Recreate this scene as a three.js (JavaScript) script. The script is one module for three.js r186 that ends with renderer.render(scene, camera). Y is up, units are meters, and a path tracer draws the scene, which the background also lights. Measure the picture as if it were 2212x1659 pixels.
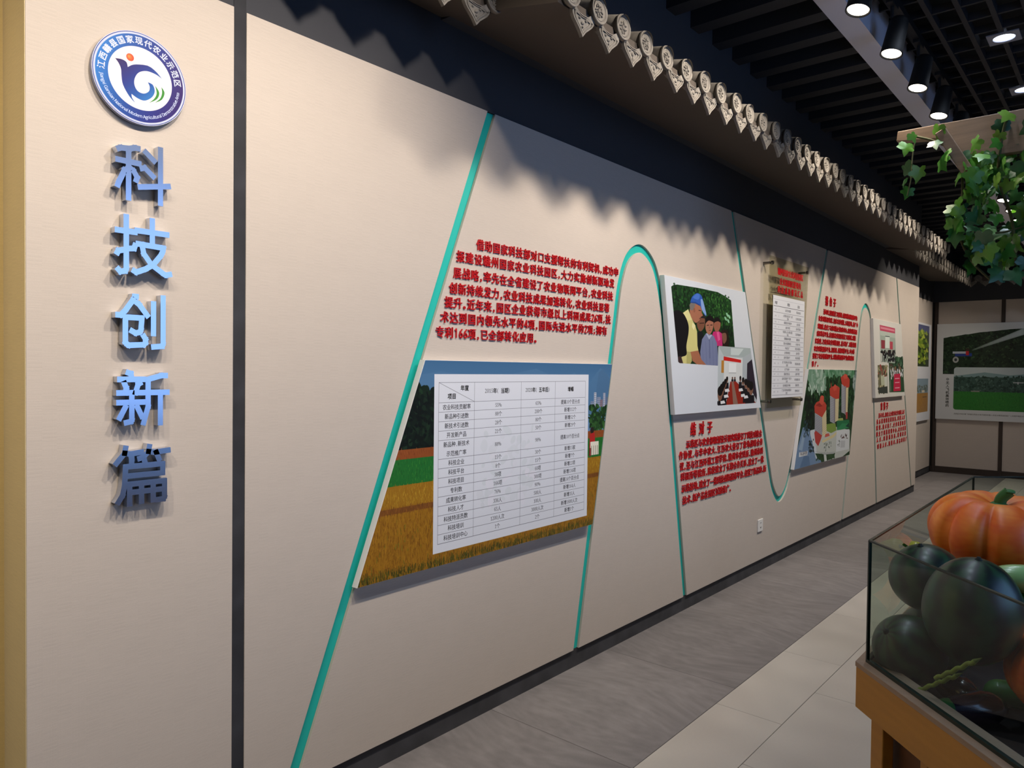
import * as THREE from 'three';
import { mergeGeometries, mergeVertices } from 'three/addons/utils/BufferGeometryUtils.js';
import { RoundedBoxGeometry } from 'three/addons/geometries/RoundedBoxGeometry.js';
import { ImprovedNoise } from 'three/addons/math/ImprovedNoise.js';
import { RectAreaLightUniformsLib } from 'three/addons/lights/RectAreaLightUniformsLib.js';

// ------------------------------------------------------------------ camera, exposure
// x = out of the exhibition wall into the room, y = up, z = towards the camera's back; "a" below is the distance along the wall, a = -z.
const scene = new THREE.Scene();
scene.background = new THREE.Color(0x000000);
const camera = new THREE.PerspectiveCamera(2 * THREE.MathUtils.radToDeg(Math.atan(1659 / 2 / 1579.77)), 2212 / 1659, 0.05, 60);
camera.rotation.order = 'YXZ';
camera.position.set(2.04726, 1.45, 0);
camera.rotation.set(-0.02028379, 0.70673539, 0.01126213);
const renderer = new THREE.WebGLRenderer({ antialias: true });
renderer.toneMapping = THREE.LinearToneMapping;
renderer.toneMappingExposure = 1.0;
renderer.shadowMap.enabled = true;
RectAreaLightUniformsLib.init();
const SPOT_CD = 6.6, SPOT_COL = new THREE.Color(1.0, 0.875, 0.735);
const SPOT_ANG = 0.84, SPOT_PEN = 1.0, SPOT_TILT = 0.72;
const DOWN_CD = 2.3, DOWN_COL = new THREE.Color(0.74, 0.84, 1.0);
const SCREEN_L = 1.5, SCREEN_COL = new THREE.Color(0.30, 0.52, 1.0);

// ------------------------------------------------------------------ helpers
let seed = 20240611;
const rnd = () => { seed = (seed * 1664525 + 1013904223) >>> 0; return seed / 4294967296; };
const rr = (a, b) => a + (b - a) * rnd();
const noise = new ImprovedNoise();
const taken = new Map();
function numbered(name) { const n = taken.get(name) || 0; taken.set(name, n + 1); return n ? name + '_' + String(n).padStart(3, '0') : name; }
function tag(o, label, category, group) { o.userData = { ...o.userData, label, category }; if (group) o.userData.group = group; return o; }
function structure(o) { o.userData.kind = 'structure'; return o; }
function lit(o) { o.castShadow = true; o.receiveShadow = true; return o; }
function obj(name, geo, mat, parent = scene) {
  const g = Array.isArray(geo) ? mergeGeometries(geo.map(x => { const y = x.index ? x.toNonIndexed() : x; for (const k of Object.keys(y.attributes)) if (!['position', 'normal', 'uv'].includes(k)) y.deleteAttribute(k); return y; })) : geo;
  const m = lit(new THREE.Mesh(g, mat)); m.name = numbered(name); parent.add(m); return m;
}
function group(name, parent = scene) { const g = new THREE.Group(); g.name = numbered(name); parent.add(g); return g; }
function copy(src, label) { const c = src.clone(); c.name = numbered(src.name.replace(/_\d{3}$/, '')); c.userData = { ...src.userData }; if (label) c.userData.label = label; scene.add(c); return c; }
const box = (x0, x1, y0, y1, z0, z1) => new THREE.BoxGeometry(x1 - x0, y1 - y0, z1 - z0).translate((x0 + x1) / 2, (y0 + y1) / 2, (z0 + z1) / 2);
const abox = (x0, x1, y0, y1, a0, a1) => box(x0, x1, y0, y1, -a1, -a0);
function uvBox(g, s = 1) { // metre uv from the dominant axis of each face
  const p = g.attributes.position, n = g.attributes.normal, u = new Float32Array(p.count * 2);
  for (let i = 0; i < p.count; i++) {
    const X = Math.abs(n.getX(i)), Y = Math.abs(n.getY(i)), Z = Math.abs(n.getZ(i));
    const [a, b] = X >= Y && X >= Z ? [-p.getZ(i), p.getY(i)] : Y >= Z ? [p.getX(i), -p.getZ(i)] : [p.getX(i), p.getY(i)];
    u[2 * i] = a * s; u[2 * i + 1] = b * s;
  }
  g.setAttribute('uv', new THREE.BufferAttribute(u, 2)); return g;
}
// a shape drawn in wall coordinates (a, y), extruded by t out of the wall plane x = x0
function wallPiece(pts, x0, t, bevel = 0, holes = []) {
  const s = pts.isShape ? pts : new THREE.Shape(pts.map(p => new THREE.Vector2(p[0], p[1])));
  for (const h of holes) s.holes.push(h);
  const g = new THREE.ExtrudeGeometry(s, { depth: t - 2 * bevel, bevelEnabled: bevel > 0, bevelThickness: bevel, bevelSize: bevel, bevelOffset: -bevel, bevelSegments: 2, curveSegments: 24 });
  g.translate(0, 0, bevel).rotateY(Math.PI / 2).translate(x0, 0, 0);
  return g;
}
const rect = (a0, a1, y0, y1) => [[a0, y0], [a1, y0], [a1, y1], [a0, y1]];
// a flat print on the wall: shape in (a, y), texture spread over the given rectangle
function printGeo(pts, x, [a0, a1, y0, y1]) {
  const g = new THREE.ShapeGeometry(new THREE.Shape(pts.map(p => new THREE.Vector2(p[0], p[1]))));
  const p = g.attributes.position, u = g.attributes.uv;
  for (let i = 0; i < p.count; i++) u.setXY(i, (p.getX(i) - a0) / (a1 - a0), (p.getY(i) - y0) / (y1 - y0));
  return g.rotateY(Math.PI / 2).translate(x, 0, 0);
}
function canvasTex(w, h, draw, srgb = true) {
  const c = document.createElement('canvas'); c.width = w; c.height = h; const ctx = c.getContext('2d'); draw(ctx, w, h);
  const t = new THREE.CanvasTexture(c); if (srgb) t.colorSpace = THREE.SRGBColorSpace; t.anisotropy = 8; return t;
}
function dataTex(w, h, f, srgb) { // f(u, v) -> [r, g, b] 0..255, tiling
  const d = new Uint8Array(w * h * 4);
  for (let y = 0; y < h; y++) for (let x = 0; x < w; x++) { const c = f(x / w, y / h, x, y), i = (y * w + x) * 4; d[i] = c[0]; d[i + 1] = c[1]; d[i + 2] = c[2]; d[i + 3] = 255; }
  const t = new THREE.DataTexture(d, w, h); t.wrapS = t.wrapT = THREE.RepeatWrapping; t.magFilter = THREE.LinearFilter; t.minFilter = THREE.LinearMipmapLinearFilter; t.generateMipmaps = true;
  if (srgb) t.colorSpace = THREE.SRGBColorSpace; t.needsUpdate = true; return t;
}
const cl = v => Math.max(0, Math.min(255, v));
// tiling noise on the unit square
function tn(u, v, fx, fy, z = 0) { const T = Math.PI * 2, r = 1 / T; return noise.noise(Math.cos(u * T) * fx * r + 9.1 + z, Math.sin(u * T) * fx * r + Math.cos(v * T) * fy * r * 1.0 + 3.7, Math.sin(v * T) * fy * r + z * 1.3); }
const mat = (o) => new THREE.MeshStandardMaterial(o);
const phys = (o) => new THREE.MeshPhysicalMaterial(o);
const hex = (h) => new THREE.Color(h);
// maps points sketched in one four-cornered frame into another (plane to plane)
function sketch(src, dst) {
  const A = [], B = [];
  src.forEach(([x, y], i) => { const [X, Y] = dst[i]; A.push([x, y, 1, 0, 0, 0, -x * X, -y * X], [0, 0, 0, x, y, 1, -x * Y, -y * Y]); B.push(X, Y); });
  for (let i = 0; i < 8; i++) { let p = i; for (let r = i + 1; r < 8; r++) if (Math.abs(A[r][i]) > Math.abs(A[p][i])) p = r; [A[i], A[p]] = [A[p], A[i]]; [B[i], B[p]] = [B[p], B[i]]; for (let r = 0; r < 8; r++) if (r !== i) { const f = A[r][i] / A[i][i]; for (let c = i; c < 8; c++) A[r][c] -= f * A[i][c]; B[r] -= f * B[i]; } }
  const h = B.map((b, i) => b / A[i][i]);
  return (x, y) => { const w = h[6] * x + h[7] * y + 1; return [(h[0] * x + h[1] * y + h[2]) / w, (h[3] * x + h[4] * y + h[5]) / w]; };
}
function wrapTex(t, sx, sy) { const c = t.clone(); c.repeat.set(sx, sy); c.needsUpdate = true; return c; }

// ------------------------------------------------------------------ stroke lettering: every character is a few pen strokes, lists of x, y on a 60-unit square
const GLYPH = {
'一': [[3, 29, 57, 29]],
'上': [[28, 24, 52, 24], [28, 3, 28, 52], [57, 52, 3, 52]],
'与': [[52, 13, 16, 12], [13, 28, 10, 30], [13, 28, 51, 28, 49, 44, 46, 53, 43, 55, 36, 55, 33, 55, 30, 52], [3, 41, 40, 41], [18, 4, 13, 28]],
'专': [[45, 34, 44, 38, 34, 48, 33, 50], [20, 22, 18, 34], [8, 11, 51, 11], [22, 22, 24, 11, 26, 10, 27, 4, 29, 3], [15, 36, 18, 34, 45, 34, 50, 33], [3, 22, 55, 22], [44, 55, 34, 51, 32, 50, 19, 46, 16, 46]],
'业': [[22, 3, 22, 52], [53, 17, 43, 38], [37, 3, 37, 52], [13, 38, 14, 35, 7, 17], [4, 52, 56, 52]],
'个': [[33, 4, 31, 4, 30, 8], [30, 20, 30, 57], [2, 26, 6, 26, 12, 23, 22, 15, 28, 9, 30, 8], [30, 8, 46, 22, 54, 26, 58, 26]],
'中': [[52, 36, 8, 36], [30, 2, 30, 57], [52, 41, 52, 15, 8, 15, 7, 41]],
'了': [[15, 53, 19, 56, 29, 54, 30, 52, 30, 25, 45, 14, 48, 10], [6, 9, 52, 9]],
'五': [[52, 10, 7, 10], [26, 10, 25, 28, 24, 28, 20, 52], [11, 28, 44, 28, 42, 52], [3, 52, 56, 52]],
'产': [[43, 16, 40, 23, 39, 27], [31, 11, 30, 7, 29, 4, 26, 3], [18, 15, 23, 23], [6, 57, 5, 54, 8, 48, 9, 41, 10, 27, 55, 27], [54, 12, 7, 12]],
'人': [[3, 54, 7, 54, 16, 46, 22, 39, 26, 29, 28, 22, 30, 21], [30, 21, 30, 3], [30, 21, 32, 22, 36, 34, 44, 46, 54, 54, 58, 54]],
'代': [[3, 31, 4, 28, 9, 22, 13, 20], [43, 6, 46, 6, 53, 13], [55, 42, 56, 46, 56, 48, 54, 53, 53, 54, 48, 54, 43, 48, 40, 41, 38, 32, 35, 3], [57, 20, 20, 25], [14, 57, 14, 21, 13, 20, 14, 15, 20, 6, 22, 4]],
'以': [[55, 55, 48, 46, 42, 41], [20, 54, 25, 55, 30, 52, 37, 46, 40, 42, 42, 41], [32, 24, 32, 21, 29, 16, 25, 10, 23, 10], [48, 5, 46, 22, 42, 41], [12, 7, 12, 46], [7, 50, 12, 45, 16, 44, 28, 39]],
'企': [[50, 34, 30, 34], [14, 30, 14, 54], [30, 6, 44, 19, 54, 24, 57, 23], [30, 19, 30, 54], [2, 24, 6, 24, 15, 19, 28, 7, 30, 6, 31, 4, 33, 3], [5, 54, 56, 54]],
'作': [[56, 27, 37, 27], [37, 41, 57, 41], [21, 27, 28, 15, 30, 14], [30, 14, 31, 10, 34, 4], [4, 30, 5, 27, 8, 23, 12, 21], [57, 14, 30, 14], [37, 14, 37, 57], [12, 57, 12, 22, 12, 20, 13, 15, 18, 6, 21, 4]],
'促': [[54, 37, 38, 37], [10, 21, 6, 22, 3, 28, 3, 32], [38, 24, 51, 23, 51, 7, 25, 7, 25, 23, 38, 24], [38, 24, 38, 52], [17, 3, 15, 5, 11, 14, 10, 20, 11, 22, 11, 57], [17, 56, 21, 51, 23, 44, 25, 44, 26, 32], [25, 44, 27, 45, 32, 51, 38, 52, 40, 54, 54, 54, 57, 52]],
'借': [[3, 30, 4, 26, 8, 22, 10, 21], [25, 43, 50, 43], [25, 53, 50, 53], [19, 4, 16, 5, 12, 14, 10, 20, 11, 22, 11, 57], [45, 3, 45, 24], [17, 24, 58, 24], [30, 24, 30, 3], [20, 12, 56, 12], [25, 58, 26, 33, 50, 33, 51, 57]],
'先': [[53, 44, 55, 47, 55, 51, 53, 54, 39, 54, 38, 50, 38, 30], [21, 30, 20, 40, 17, 48, 13, 52, 8, 54, 7, 55, 3, 54], [30, 30, 30, 2], [52, 14, 14, 14], [16, 4, 14, 14, 13, 14, 9, 22, 6, 23], [4, 30, 56, 30]],
'全': [[30, 26, 30, 54], [12, 40, 48, 40], [30, 6, 47, 21, 54, 26, 58, 25], [50, 23, 47, 26, 30, 26, 13, 26, 10, 23], [55, 54, 5, 54], [30, 6, 28, 6, 22, 14, 10, 23, 5, 26, 2, 25]],
'关': [[20, 17, 20, 11, 15, 4], [39, 17, 40, 13, 43, 6, 44, 5, 47, 4], [30, 17, 30, 34], [8, 17, 52, 17], [3, 54, 7, 55, 19, 48, 25, 43, 28, 36, 32, 32, 56, 32], [57, 53, 52, 54, 42, 49, 38, 44, 28, 32, 4, 32]],
'内': [[47, 43, 32, 28, 29, 27], [8, 57, 8, 14, 52, 14, 52, 54, 50, 55, 47, 56, 42, 56, 40, 53], [30, 2, 29, 27, 24, 35, 19, 40, 16, 42, 12, 42]],
'农': [[33, 3, 31, 6, 31, 12], [38, 36, 49, 28, 52, 27], [17, 33, 13, 34, 6, 38, 2, 37], [28, 19, 29, 12], [57, 53, 54, 53, 50, 52, 41, 42, 38, 39, 38, 36, 36, 36, 34, 32, 30, 20, 28, 19], [17, 53, 17, 32, 26, 20, 28, 19], [34, 47, 32, 50, 18, 53, 14, 56], [7, 22, 8, 12, 30, 12, 52, 12, 52, 22]],
'况': [[54, 44, 56, 47, 56, 49, 55, 53, 54, 54, 45, 55, 43, 54, 43, 28], [6, 7, 16, 17], [14, 29, 14, 32, 4, 49], [14, 54, 18, 55, 21, 54, 27, 48, 30, 40, 31, 28], [31, 28, 24, 28, 24, 7, 52, 7, 52, 28, 31, 28]],
'分': [[57, 25, 54, 25, 49, 20, 41, 10, 39, 4], [4, 54, 8, 55, 12, 53, 20, 46, 24, 37, 25, 27], [23, 5, 20, 6, 14, 18, 10, 24, 4, 27], [10, 24, 13, 27, 46, 27, 45, 45, 43, 53, 42, 54, 39, 55, 30, 54]],
'划': [[19, 40, 22, 38, 30, 25], [41, 41, 41, 9], [52, 3, 52, 53, 51, 55, 42, 56], [26, 10, 20, 5], [3, 53, 6, 53, 16, 45, 19, 44], [13, 3, 14, 20, 17, 38, 19, 40, 19, 44, 25, 54, 30, 55, 32, 54, 33, 50, 33, 47, 32, 44], [2, 22, 35, 18]],
'创': [[41, 56, 51, 55, 52, 52, 52, 3], [19, 8, 25, 12, 34, 23], [41, 10, 41, 42], [17, 40, 21, 42, 26, 41, 27, 38, 28, 26, 10, 26, 10, 52, 12, 54, 14, 55, 30, 54, 32, 52, 32, 48, 30, 45], [22, 4, 20, 4, 19, 8, 18, 8, 10, 19, 5, 24, 2, 24]],
'利': [[29, 41, 21, 32, 18, 32], [41, 56, 50, 55, 52, 52, 52, 4], [16, 29, 13, 31, 3, 48], [38, 42, 38, 10], [3, 22, 31, 22], [30, 6, 26, 5, 18, 8, 3, 10], [17, 57, 18, 31, 16, 29, 17, 8]],
'到': [[40, 43, 40, 8], [43, 54, 51, 54, 52, 51, 52, 3], [29, 22, 10, 23], [20, 28, 20, 49], [33, 36, 6, 36], [33, 26, 31, 22, 29, 22, 28, 18, 25, 13], [34, 46, 4, 53], [7, 26, 10, 23, 10, 20, 15, 12, 16, 8], [4, 8, 35, 8]],
'力': [[33, 53, 36, 55, 44, 55, 46, 54, 48, 52, 51, 38, 52, 18, 5, 18], [27, 3, 26, 23, 22, 38, 17, 46, 12, 51, 7, 55, 3, 54]],
'功': [[14, 40, 14, 11], [26, 18, 54, 18, 54, 37, 52, 51, 50, 54, 48, 55, 41, 55, 38, 53], [19, 54, 22, 54, 26, 52, 30, 47, 34, 40, 37, 27, 38, 3], [24, 11, 3, 11], [3, 44, 13, 42, 14, 40, 24, 38, 25, 36]],
'加': [[36, 50, 52, 50], [36, 56, 36, 12, 52, 12, 52, 56], [3, 16, 27, 16, 26, 39, 25, 52, 24, 54, 21, 54, 17, 54, 14, 52], [14, 3, 13, 22, 12, 36, 9, 46, 4, 54, 5, 57]],
'务': [[28, 23, 34, 23], [28, 23, 26, 24, 22, 26, 4, 29], [28, 23, 26, 21, 19, 16, 17, 13], [27, 3, 24, 4, 21, 10], [57, 26, 54, 28, 48, 28, 37, 26, 35, 25, 34, 23], [8, 38, 49, 38, 48, 49, 45, 54, 36, 55, 32, 53], [4, 54, 7, 55, 11, 54, 20, 48, 25, 42, 26, 38, 28, 38, 29, 31], [34, 23, 34, 21, 46, 14, 46, 10, 21, 10, 18, 10, 17, 14, 14, 14, 9, 18, 6, 18]],
'动': [[5, 9, 28, 9], [28, 46, 30, 48], [26, 43, 8, 46], [5, 50, 8, 46, 13, 29, 14, 24], [30, 56, 36, 47, 39, 36, 41, 22, 41, 4], [39, 53, 42, 55, 50, 54, 52, 51, 54, 36, 54, 18, 31, 18], [3, 24, 29, 24], [28, 46, 23, 32]],
'助': [[24, 20, 8, 20], [24, 33, 8, 33], [28, 18, 54, 18, 53, 36, 52, 51, 50, 55, 40, 55], [40, 2, 40, 18, 38, 36, 33, 47, 30, 52, 24, 56], [24, 44, 24, 7, 8, 7, 8, 48], [2, 50, 8, 48, 13, 47, 27, 44, 29, 42]],
'化': [[54, 13, 49, 19, 40, 28, 38, 30, 34, 31], [14, 20, 10, 21, 4, 29], [33, 35, 29, 36, 23, 40, 20, 39], [33, 4, 33, 35, 34, 53, 37, 54, 53, 54, 54, 50, 55, 46, 55, 43, 54, 40], [22, 3, 20, 5, 15, 14, 14, 19, 14, 20, 14, 57]],
'区': [[55, 7, 8, 8, 8, 54, 57, 54], [17, 17, 36, 33, 48, 45], [14, 44, 18, 44, 21, 42, 34, 30, 46, 14]],
'升': [[42, 4, 42, 57], [5, 15, 6, 14, 18, 11, 19, 10, 28, 6, 32, 7], [3, 28, 57, 28], [2, 54, 6, 55, 8, 53, 13, 48, 16, 42, 18, 34, 18, 11]],
'华': [[15, 14, 11, 15, 6, 19, 3, 19], [54, 10, 51, 9, 40, 14, 34, 16], [34, 17, 24, 19, 22, 18], [30, 33, 30, 57], [57, 42, 3, 42], [21, 3, 16, 10, 15, 13, 15, 32], [34, 3, 34, 23, 35, 28, 38, 29, 52, 28, 53, 28, 55, 22]],
'协': [[26, 25, 24, 27, 19, 41], [55, 42, 56, 40, 53, 28, 54, 25], [33, 53, 36, 55, 43, 55, 44, 54, 46, 51, 48, 16, 23, 16], [23, 52, 30, 42, 34, 31, 35, 18, 35, 3], [11, 2, 11, 57], [20, 18, 3, 18]],
'县': [[46, 51, 46, 48, 41, 44, 37, 43], [12, 52, 14, 50, 22, 42, 22, 38], [46, 17, 14, 17], [46, 28, 14, 28], [3, 38, 56, 38], [14, 38, 15, 7, 46, 7, 46, 38], [8, 53, 47, 51, 49, 52, 54, 56]],
'发': [[36, 46, 44, 38, 46, 33, 46, 29, 24, 28], [36, 46, 34, 46], [36, 46, 40, 50, 46, 53, 53, 55, 57, 54], [18, 55, 29, 51, 34, 46], [18, 55, 15, 54], [16, 5, 12, 13, 11, 18], [41, 5, 43, 5, 50, 13], [2, 50, 6, 50, 10, 46, 16, 39, 20, 33, 23, 32], [34, 46, 23, 32], [55, 18, 11, 18], [29, 3, 27, 17, 26, 18, 23, 32]],
'口': [[50, 49, 10, 49], [50, 56, 50, 11, 10, 10, 9, 56]],
'台': [[47, 22, 46, 18, 40, 12, 37, 11], [47, 22, 50, 22, 53, 28], [27, 3, 12, 20, 11, 24], [47, 52, 12, 52], [47, 22, 7, 24], [12, 57, 13, 34, 46, 34, 47, 57]],
'合': [[34, 4, 32, 4, 31, 8], [14, 21, 17, 24, 43, 24, 46, 20], [47, 52, 14, 52], [14, 57, 14, 35, 46, 35, 47, 57], [31, 8, 28, 8, 14, 21, 7, 24, 3, 24], [31, 8, 46, 20, 54, 24, 57, 23]],
'后': [[11, 21, 57, 21], [20, 52, 50, 52], [52, 6, 48, 5, 33, 8, 11, 10, 10, 34, 8, 45, 5, 54, 5, 57], [20, 57, 21, 34, 50, 34, 51, 57]],
'员': [[11, 47, 11, 27, 49, 27, 49, 46], [56, 54, 52, 55, 36, 48, 32, 48], [4, 54, 9, 55, 14, 54, 26, 48, 29, 43, 30, 34], [14, 18, 46, 18, 46, 7, 14, 6, 14, 18]],
'和': [[16, 28, 21, 30, 26, 38, 26, 41], [16, 28, 12, 30, 8, 40, 4, 45, 4, 48], [34, 48, 52, 48], [29, 22, 3, 22], [5, 11, 6, 9, 17, 8, 25, 5, 28, 6], [52, 54, 52, 10, 34, 10, 34, 55], [16, 57, 16, 29, 16, 28, 16, 8]],
'品': [[24, 52, 7, 52], [35, 52, 53, 52], [16, 9, 16, 7, 44, 7, 44, 22, 16, 22, 16, 9], [53, 57, 53, 34, 35, 34, 35, 57], [24, 57, 24, 34, 7, 34, 7, 57]],
'喷': [[51, 47, 51, 29, 27, 29, 26, 47], [19, 54, 22, 55, 26, 54, 35, 50, 38, 46, 39, 36], [57, 56, 42, 48], [30, 14, 30, 25], [6, 40, 16, 39, 16, 10, 6, 10, 6, 47], [48, 14, 48, 25], [57, 20, 21, 20], [54, 9, 23, 9], [38, 15, 38, 3]],
'园': [[6, 53, 53, 53], [10, 46, 14, 46, 20, 42, 22, 36, 23, 28], [44, 17, 16, 17], [34, 28, 35, 44, 39, 46, 46, 45, 46, 40, 45, 38], [6, 57, 7, 7, 53, 7, 53, 57], [12, 28, 47, 28]],
'国': [[7, 53, 52, 53], [44, 39, 42, 38, 37, 33], [43, 29, 16, 29], [30, 43, 30, 16], [7, 57, 7, 7, 52, 7, 52, 57], [14, 43, 46, 43], [45, 16, 15, 16]],
'在': [[23, 14, 24, 6, 27, 3], [3, 37, 9, 32, 13, 31], [14, 57, 13, 30, 14, 26, 20, 18, 20, 14], [20, 54, 56, 54], [38, 19, 38, 54], [54, 33, 23, 33], [56, 14, 4, 14]],
'地': [[45, 38, 48, 40, 50, 40, 52, 37, 53, 16, 40, 19], [40, 22, 28, 24], [20, 28, 28, 27], [54, 44, 56, 48, 55, 52, 53, 54, 32, 54, 29, 53, 28, 50, 28, 8], [3, 19, 21, 19], [12, 41, 12, 3], [40, 44, 40, 2], [3, 46, 12, 42, 13, 40, 21, 38]],
'培': [[30, 25, 31, 21, 29, 14], [40, 11, 38, 2], [28, 53, 50, 53], [45, 28, 48, 16, 51, 15], [55, 11, 23, 11], [21, 40, 12, 43, 11, 44, 3, 48], [12, 43, 12, 3], [20, 19, 3, 19], [57, 28, 21, 28], [51, 57, 50, 37, 28, 37, 27, 57]],
'基': [[16, 18, 43, 18], [43, 25, 16, 25], [15, 44, 44, 44], [30, 54, 30, 38], [8, 54, 53, 54], [3, 33, 57, 33], [2, 45, 6, 46, 12, 42, 17, 36, 16, 2], [43, 3, 43, 33, 42, 34, 43, 36, 48, 41, 54, 45, 57, 44], [54, 10, 6, 10]],
'境': [[18, 54, 22, 56, 28, 52, 32, 48, 33, 41], [44, 19, 46, 13, 49, 12], [38, 2, 39, 8], [54, 47, 55, 52, 54, 55, 44, 54, 43, 41], [32, 12, 31, 20], [27, 33, 50, 33], [24, 8, 54, 8], [20, 39, 19, 41, 12, 43, 11, 44, 4, 47, 3, 49], [22, 20, 55, 20], [19, 19, 3, 19], [11, 3, 11, 43], [27, 33, 27, 26, 50, 27, 50, 40, 27, 40, 27, 33]],
'增': [[29, 3, 32, 10], [42, 25, 48, 17], [51, 4, 48, 4, 44, 12], [38, 12, 38, 29], [50, 45, 27, 45], [27, 53, 50, 53], [33, 25, 29, 16], [19, 39, 18, 42, 12, 43, 11, 44, 3, 47], [12, 3, 12, 43], [19, 19, 3, 19], [38, 29, 24, 29, 24, 12, 44, 12, 52, 13, 52, 29, 38, 29], [50, 57, 49, 36, 28, 36, 27, 57]],
'大': [[30, 23, 28, 22, 4, 22], [3, 54, 7, 54, 18, 46, 24, 36, 28, 26, 31, 22, 56, 22], [30, 3, 29, 22, 32, 26, 37, 38, 41, 44, 48, 51, 53, 54, 57, 53]],
'契': [[32, 41, 34, 46, 41, 52, 51, 55, 54, 55, 57, 54], [29, 30, 32, 28, 36, 24, 39, 16, 40, 8], [3, 55, 10, 55, 20, 51, 26, 46, 27, 41], [29, 30, 29, 40], [26, 18, 6, 18], [28, 26, 4, 26], [42, 29, 45, 30, 49, 30, 51, 30, 52, 26, 54, 8, 30, 8], [16, 2, 16, 33], [27, 9, 4, 9], [56, 40, 4, 40]],
'子': [[46, 9, 44, 13, 30, 22, 30, 52, 29, 54, 24, 56, 17, 55], [57, 31, 3, 31], [52, 9, 9, 8]],
'学': [[10, 4, 12, 5, 16, 10, 16, 14], [30, 14, 31, 10, 28, 2], [44, 14, 44, 10, 49, 3], [18, 56, 29, 54, 30, 34, 31, 32, 39, 28, 40, 25], [4, 38, 56, 38], [6, 24, 7, 14, 44, 14, 53, 14, 54, 24], [47, 24, 14, 24]],
'实': [[19, 34, 10, 27], [55, 55, 36, 46, 32, 46], [28, 40, 27, 44, 23, 48, 17, 52, 8, 55], [32, 17, 30, 39], [28, 3, 31, 11], [15, 18, 24, 24], [56, 39, 4, 39], [53, 21, 52, 11, 32, 11, 7, 11, 7, 21]],
'室': [[24, 19, 24, 22, 17, 28, 16, 31], [44, 29, 42, 26, 40, 24, 37, 24], [44, 29, 46, 30, 48, 32, 51, 33], [29, 2, 30, 9], [50, 19, 10, 19], [56, 54, 4, 54], [6, 18, 6, 10, 30, 9, 54, 10, 54, 18], [30, 54, 30, 34], [51, 42, 9, 42], [44, 29, 41, 30, 16, 31, 12, 32, 12, 34]],
'家': [[26, 25, 28, 20], [26, 25, 9, 31, 5, 30], [33, 40, 30, 41, 17, 48, 7, 52, 6, 55], [6, 42, 18, 38, 29, 31], [33, 36, 40, 34], [40, 34, 42, 31, 48, 27, 51, 27], [40, 34, 42, 40, 46, 46, 53, 52, 57, 52], [30, 9, 28, 3], [13, 19, 47, 19], [7, 19, 7, 10, 30, 9, 53, 10, 53, 19], [26, 25, 28, 28, 29, 31, 31, 32, 33, 36, 34, 46, 33, 52, 30, 54, 21, 56]],
'对': [[32, 28, 38, 40, 37, 42], [19, 38, 22, 40, 26, 46, 26, 49], [19, 38, 12, 48, 7, 54, 2, 54], [7, 24, 16, 34, 19, 34], [4, 12, 24, 12, 23, 24, 20, 33, 19, 34, 19, 38], [48, 2, 48, 54, 46, 55, 40, 55, 36, 53], [29, 19, 57, 19]],
'展': [[42, 48, 50, 42, 53, 42], [22, 54, 22, 38], [22, 54, 20, 55, 19, 57], [22, 54, 26, 54, 35, 51, 37, 49], [26, 20, 26, 37], [34, 38, 37, 44, 40, 47, 42, 48, 43, 50, 50, 54, 54, 55, 57, 54], [42, 20, 42, 37], [54, 27, 15, 27], [57, 37, 13, 37], [10, 17, 51, 16, 51, 7, 11, 7, 10, 38, 8, 46, 4, 56]],
'州': [[44, 34, 45, 30, 39, 18], [16, 4, 16, 27, 15, 36, 12, 45, 5, 56], [33, 5, 33, 53], [22, 19, 26, 30, 25, 34], [3, 33, 6, 28, 9, 18], [52, 3, 52, 57]],
'工': [[30, 11, 30, 51], [54, 11, 6, 11], [3, 51, 57, 51]],
'已': [[47, 28, 10, 28], [10, 17, 10, 46, 12, 51, 13, 52, 18, 54, 49, 53, 53, 50, 55, 41], [6, 8, 47, 8, 47, 33]],
'市': [[57, 13, 3, 13], [11, 50, 11, 26, 49, 26, 49, 47, 47, 48, 39, 48], [30, 57, 30, 13, 31, 13, 31, 12, 27, 2]],
'帮': [[42, 28, 45, 30, 49, 30, 53, 28, 53, 22, 48, 16, 48, 14, 51, 10, 52, 7, 37, 6, 37, 34], [4, 34, 8, 35, 12, 32, 16, 28, 16, 25], [30, 57, 30, 33], [11, 54, 11, 39, 49, 39, 50, 48, 49, 52, 41, 52, 38, 51], [30, 16, 5, 16], [4, 8, 31, 8], [18, 2, 18, 25], [32, 25, 3, 25]],
'幅': [[26, 7, 57, 7], [34, 26, 52, 26, 52, 16, 31, 15, 31, 25, 34, 26], [13, 57, 13, 3], [5, 45, 6, 16, 22, 16, 22, 41, 21, 42, 18, 43], [28, 44, 54, 44], [41, 34, 41, 54], [54, 54, 28, 54], [28, 57, 28, 34, 54, 34, 54, 54]],
'平': [[39, 27, 42, 26, 48, 14], [16, 28, 17, 25, 12, 14], [30, 8, 30, 57], [57, 34, 3, 34], [6, 8, 53, 8]],
'年': [[57, 42, 3, 42], [18, 3, 16, 11, 14, 12, 10, 19, 4, 24], [53, 25, 15, 25, 14, 42], [33, 12, 33, 57], [54, 12, 16, 11]],
'广': [[31, 3, 33, 9, 33, 13], [6, 58, 5, 54, 8, 48, 10, 40, 11, 13, 56, 13]],
'应': [[18, 23, 24, 40, 23, 43], [34, 12, 31, 2], [32, 19, 31, 22, 35, 36, 34, 40], [39, 52, 40, 49, 46, 36, 52, 19], [13, 53, 57, 53], [6, 57, 5, 54, 7, 47, 9, 38, 9, 12, 56, 12]],
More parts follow.
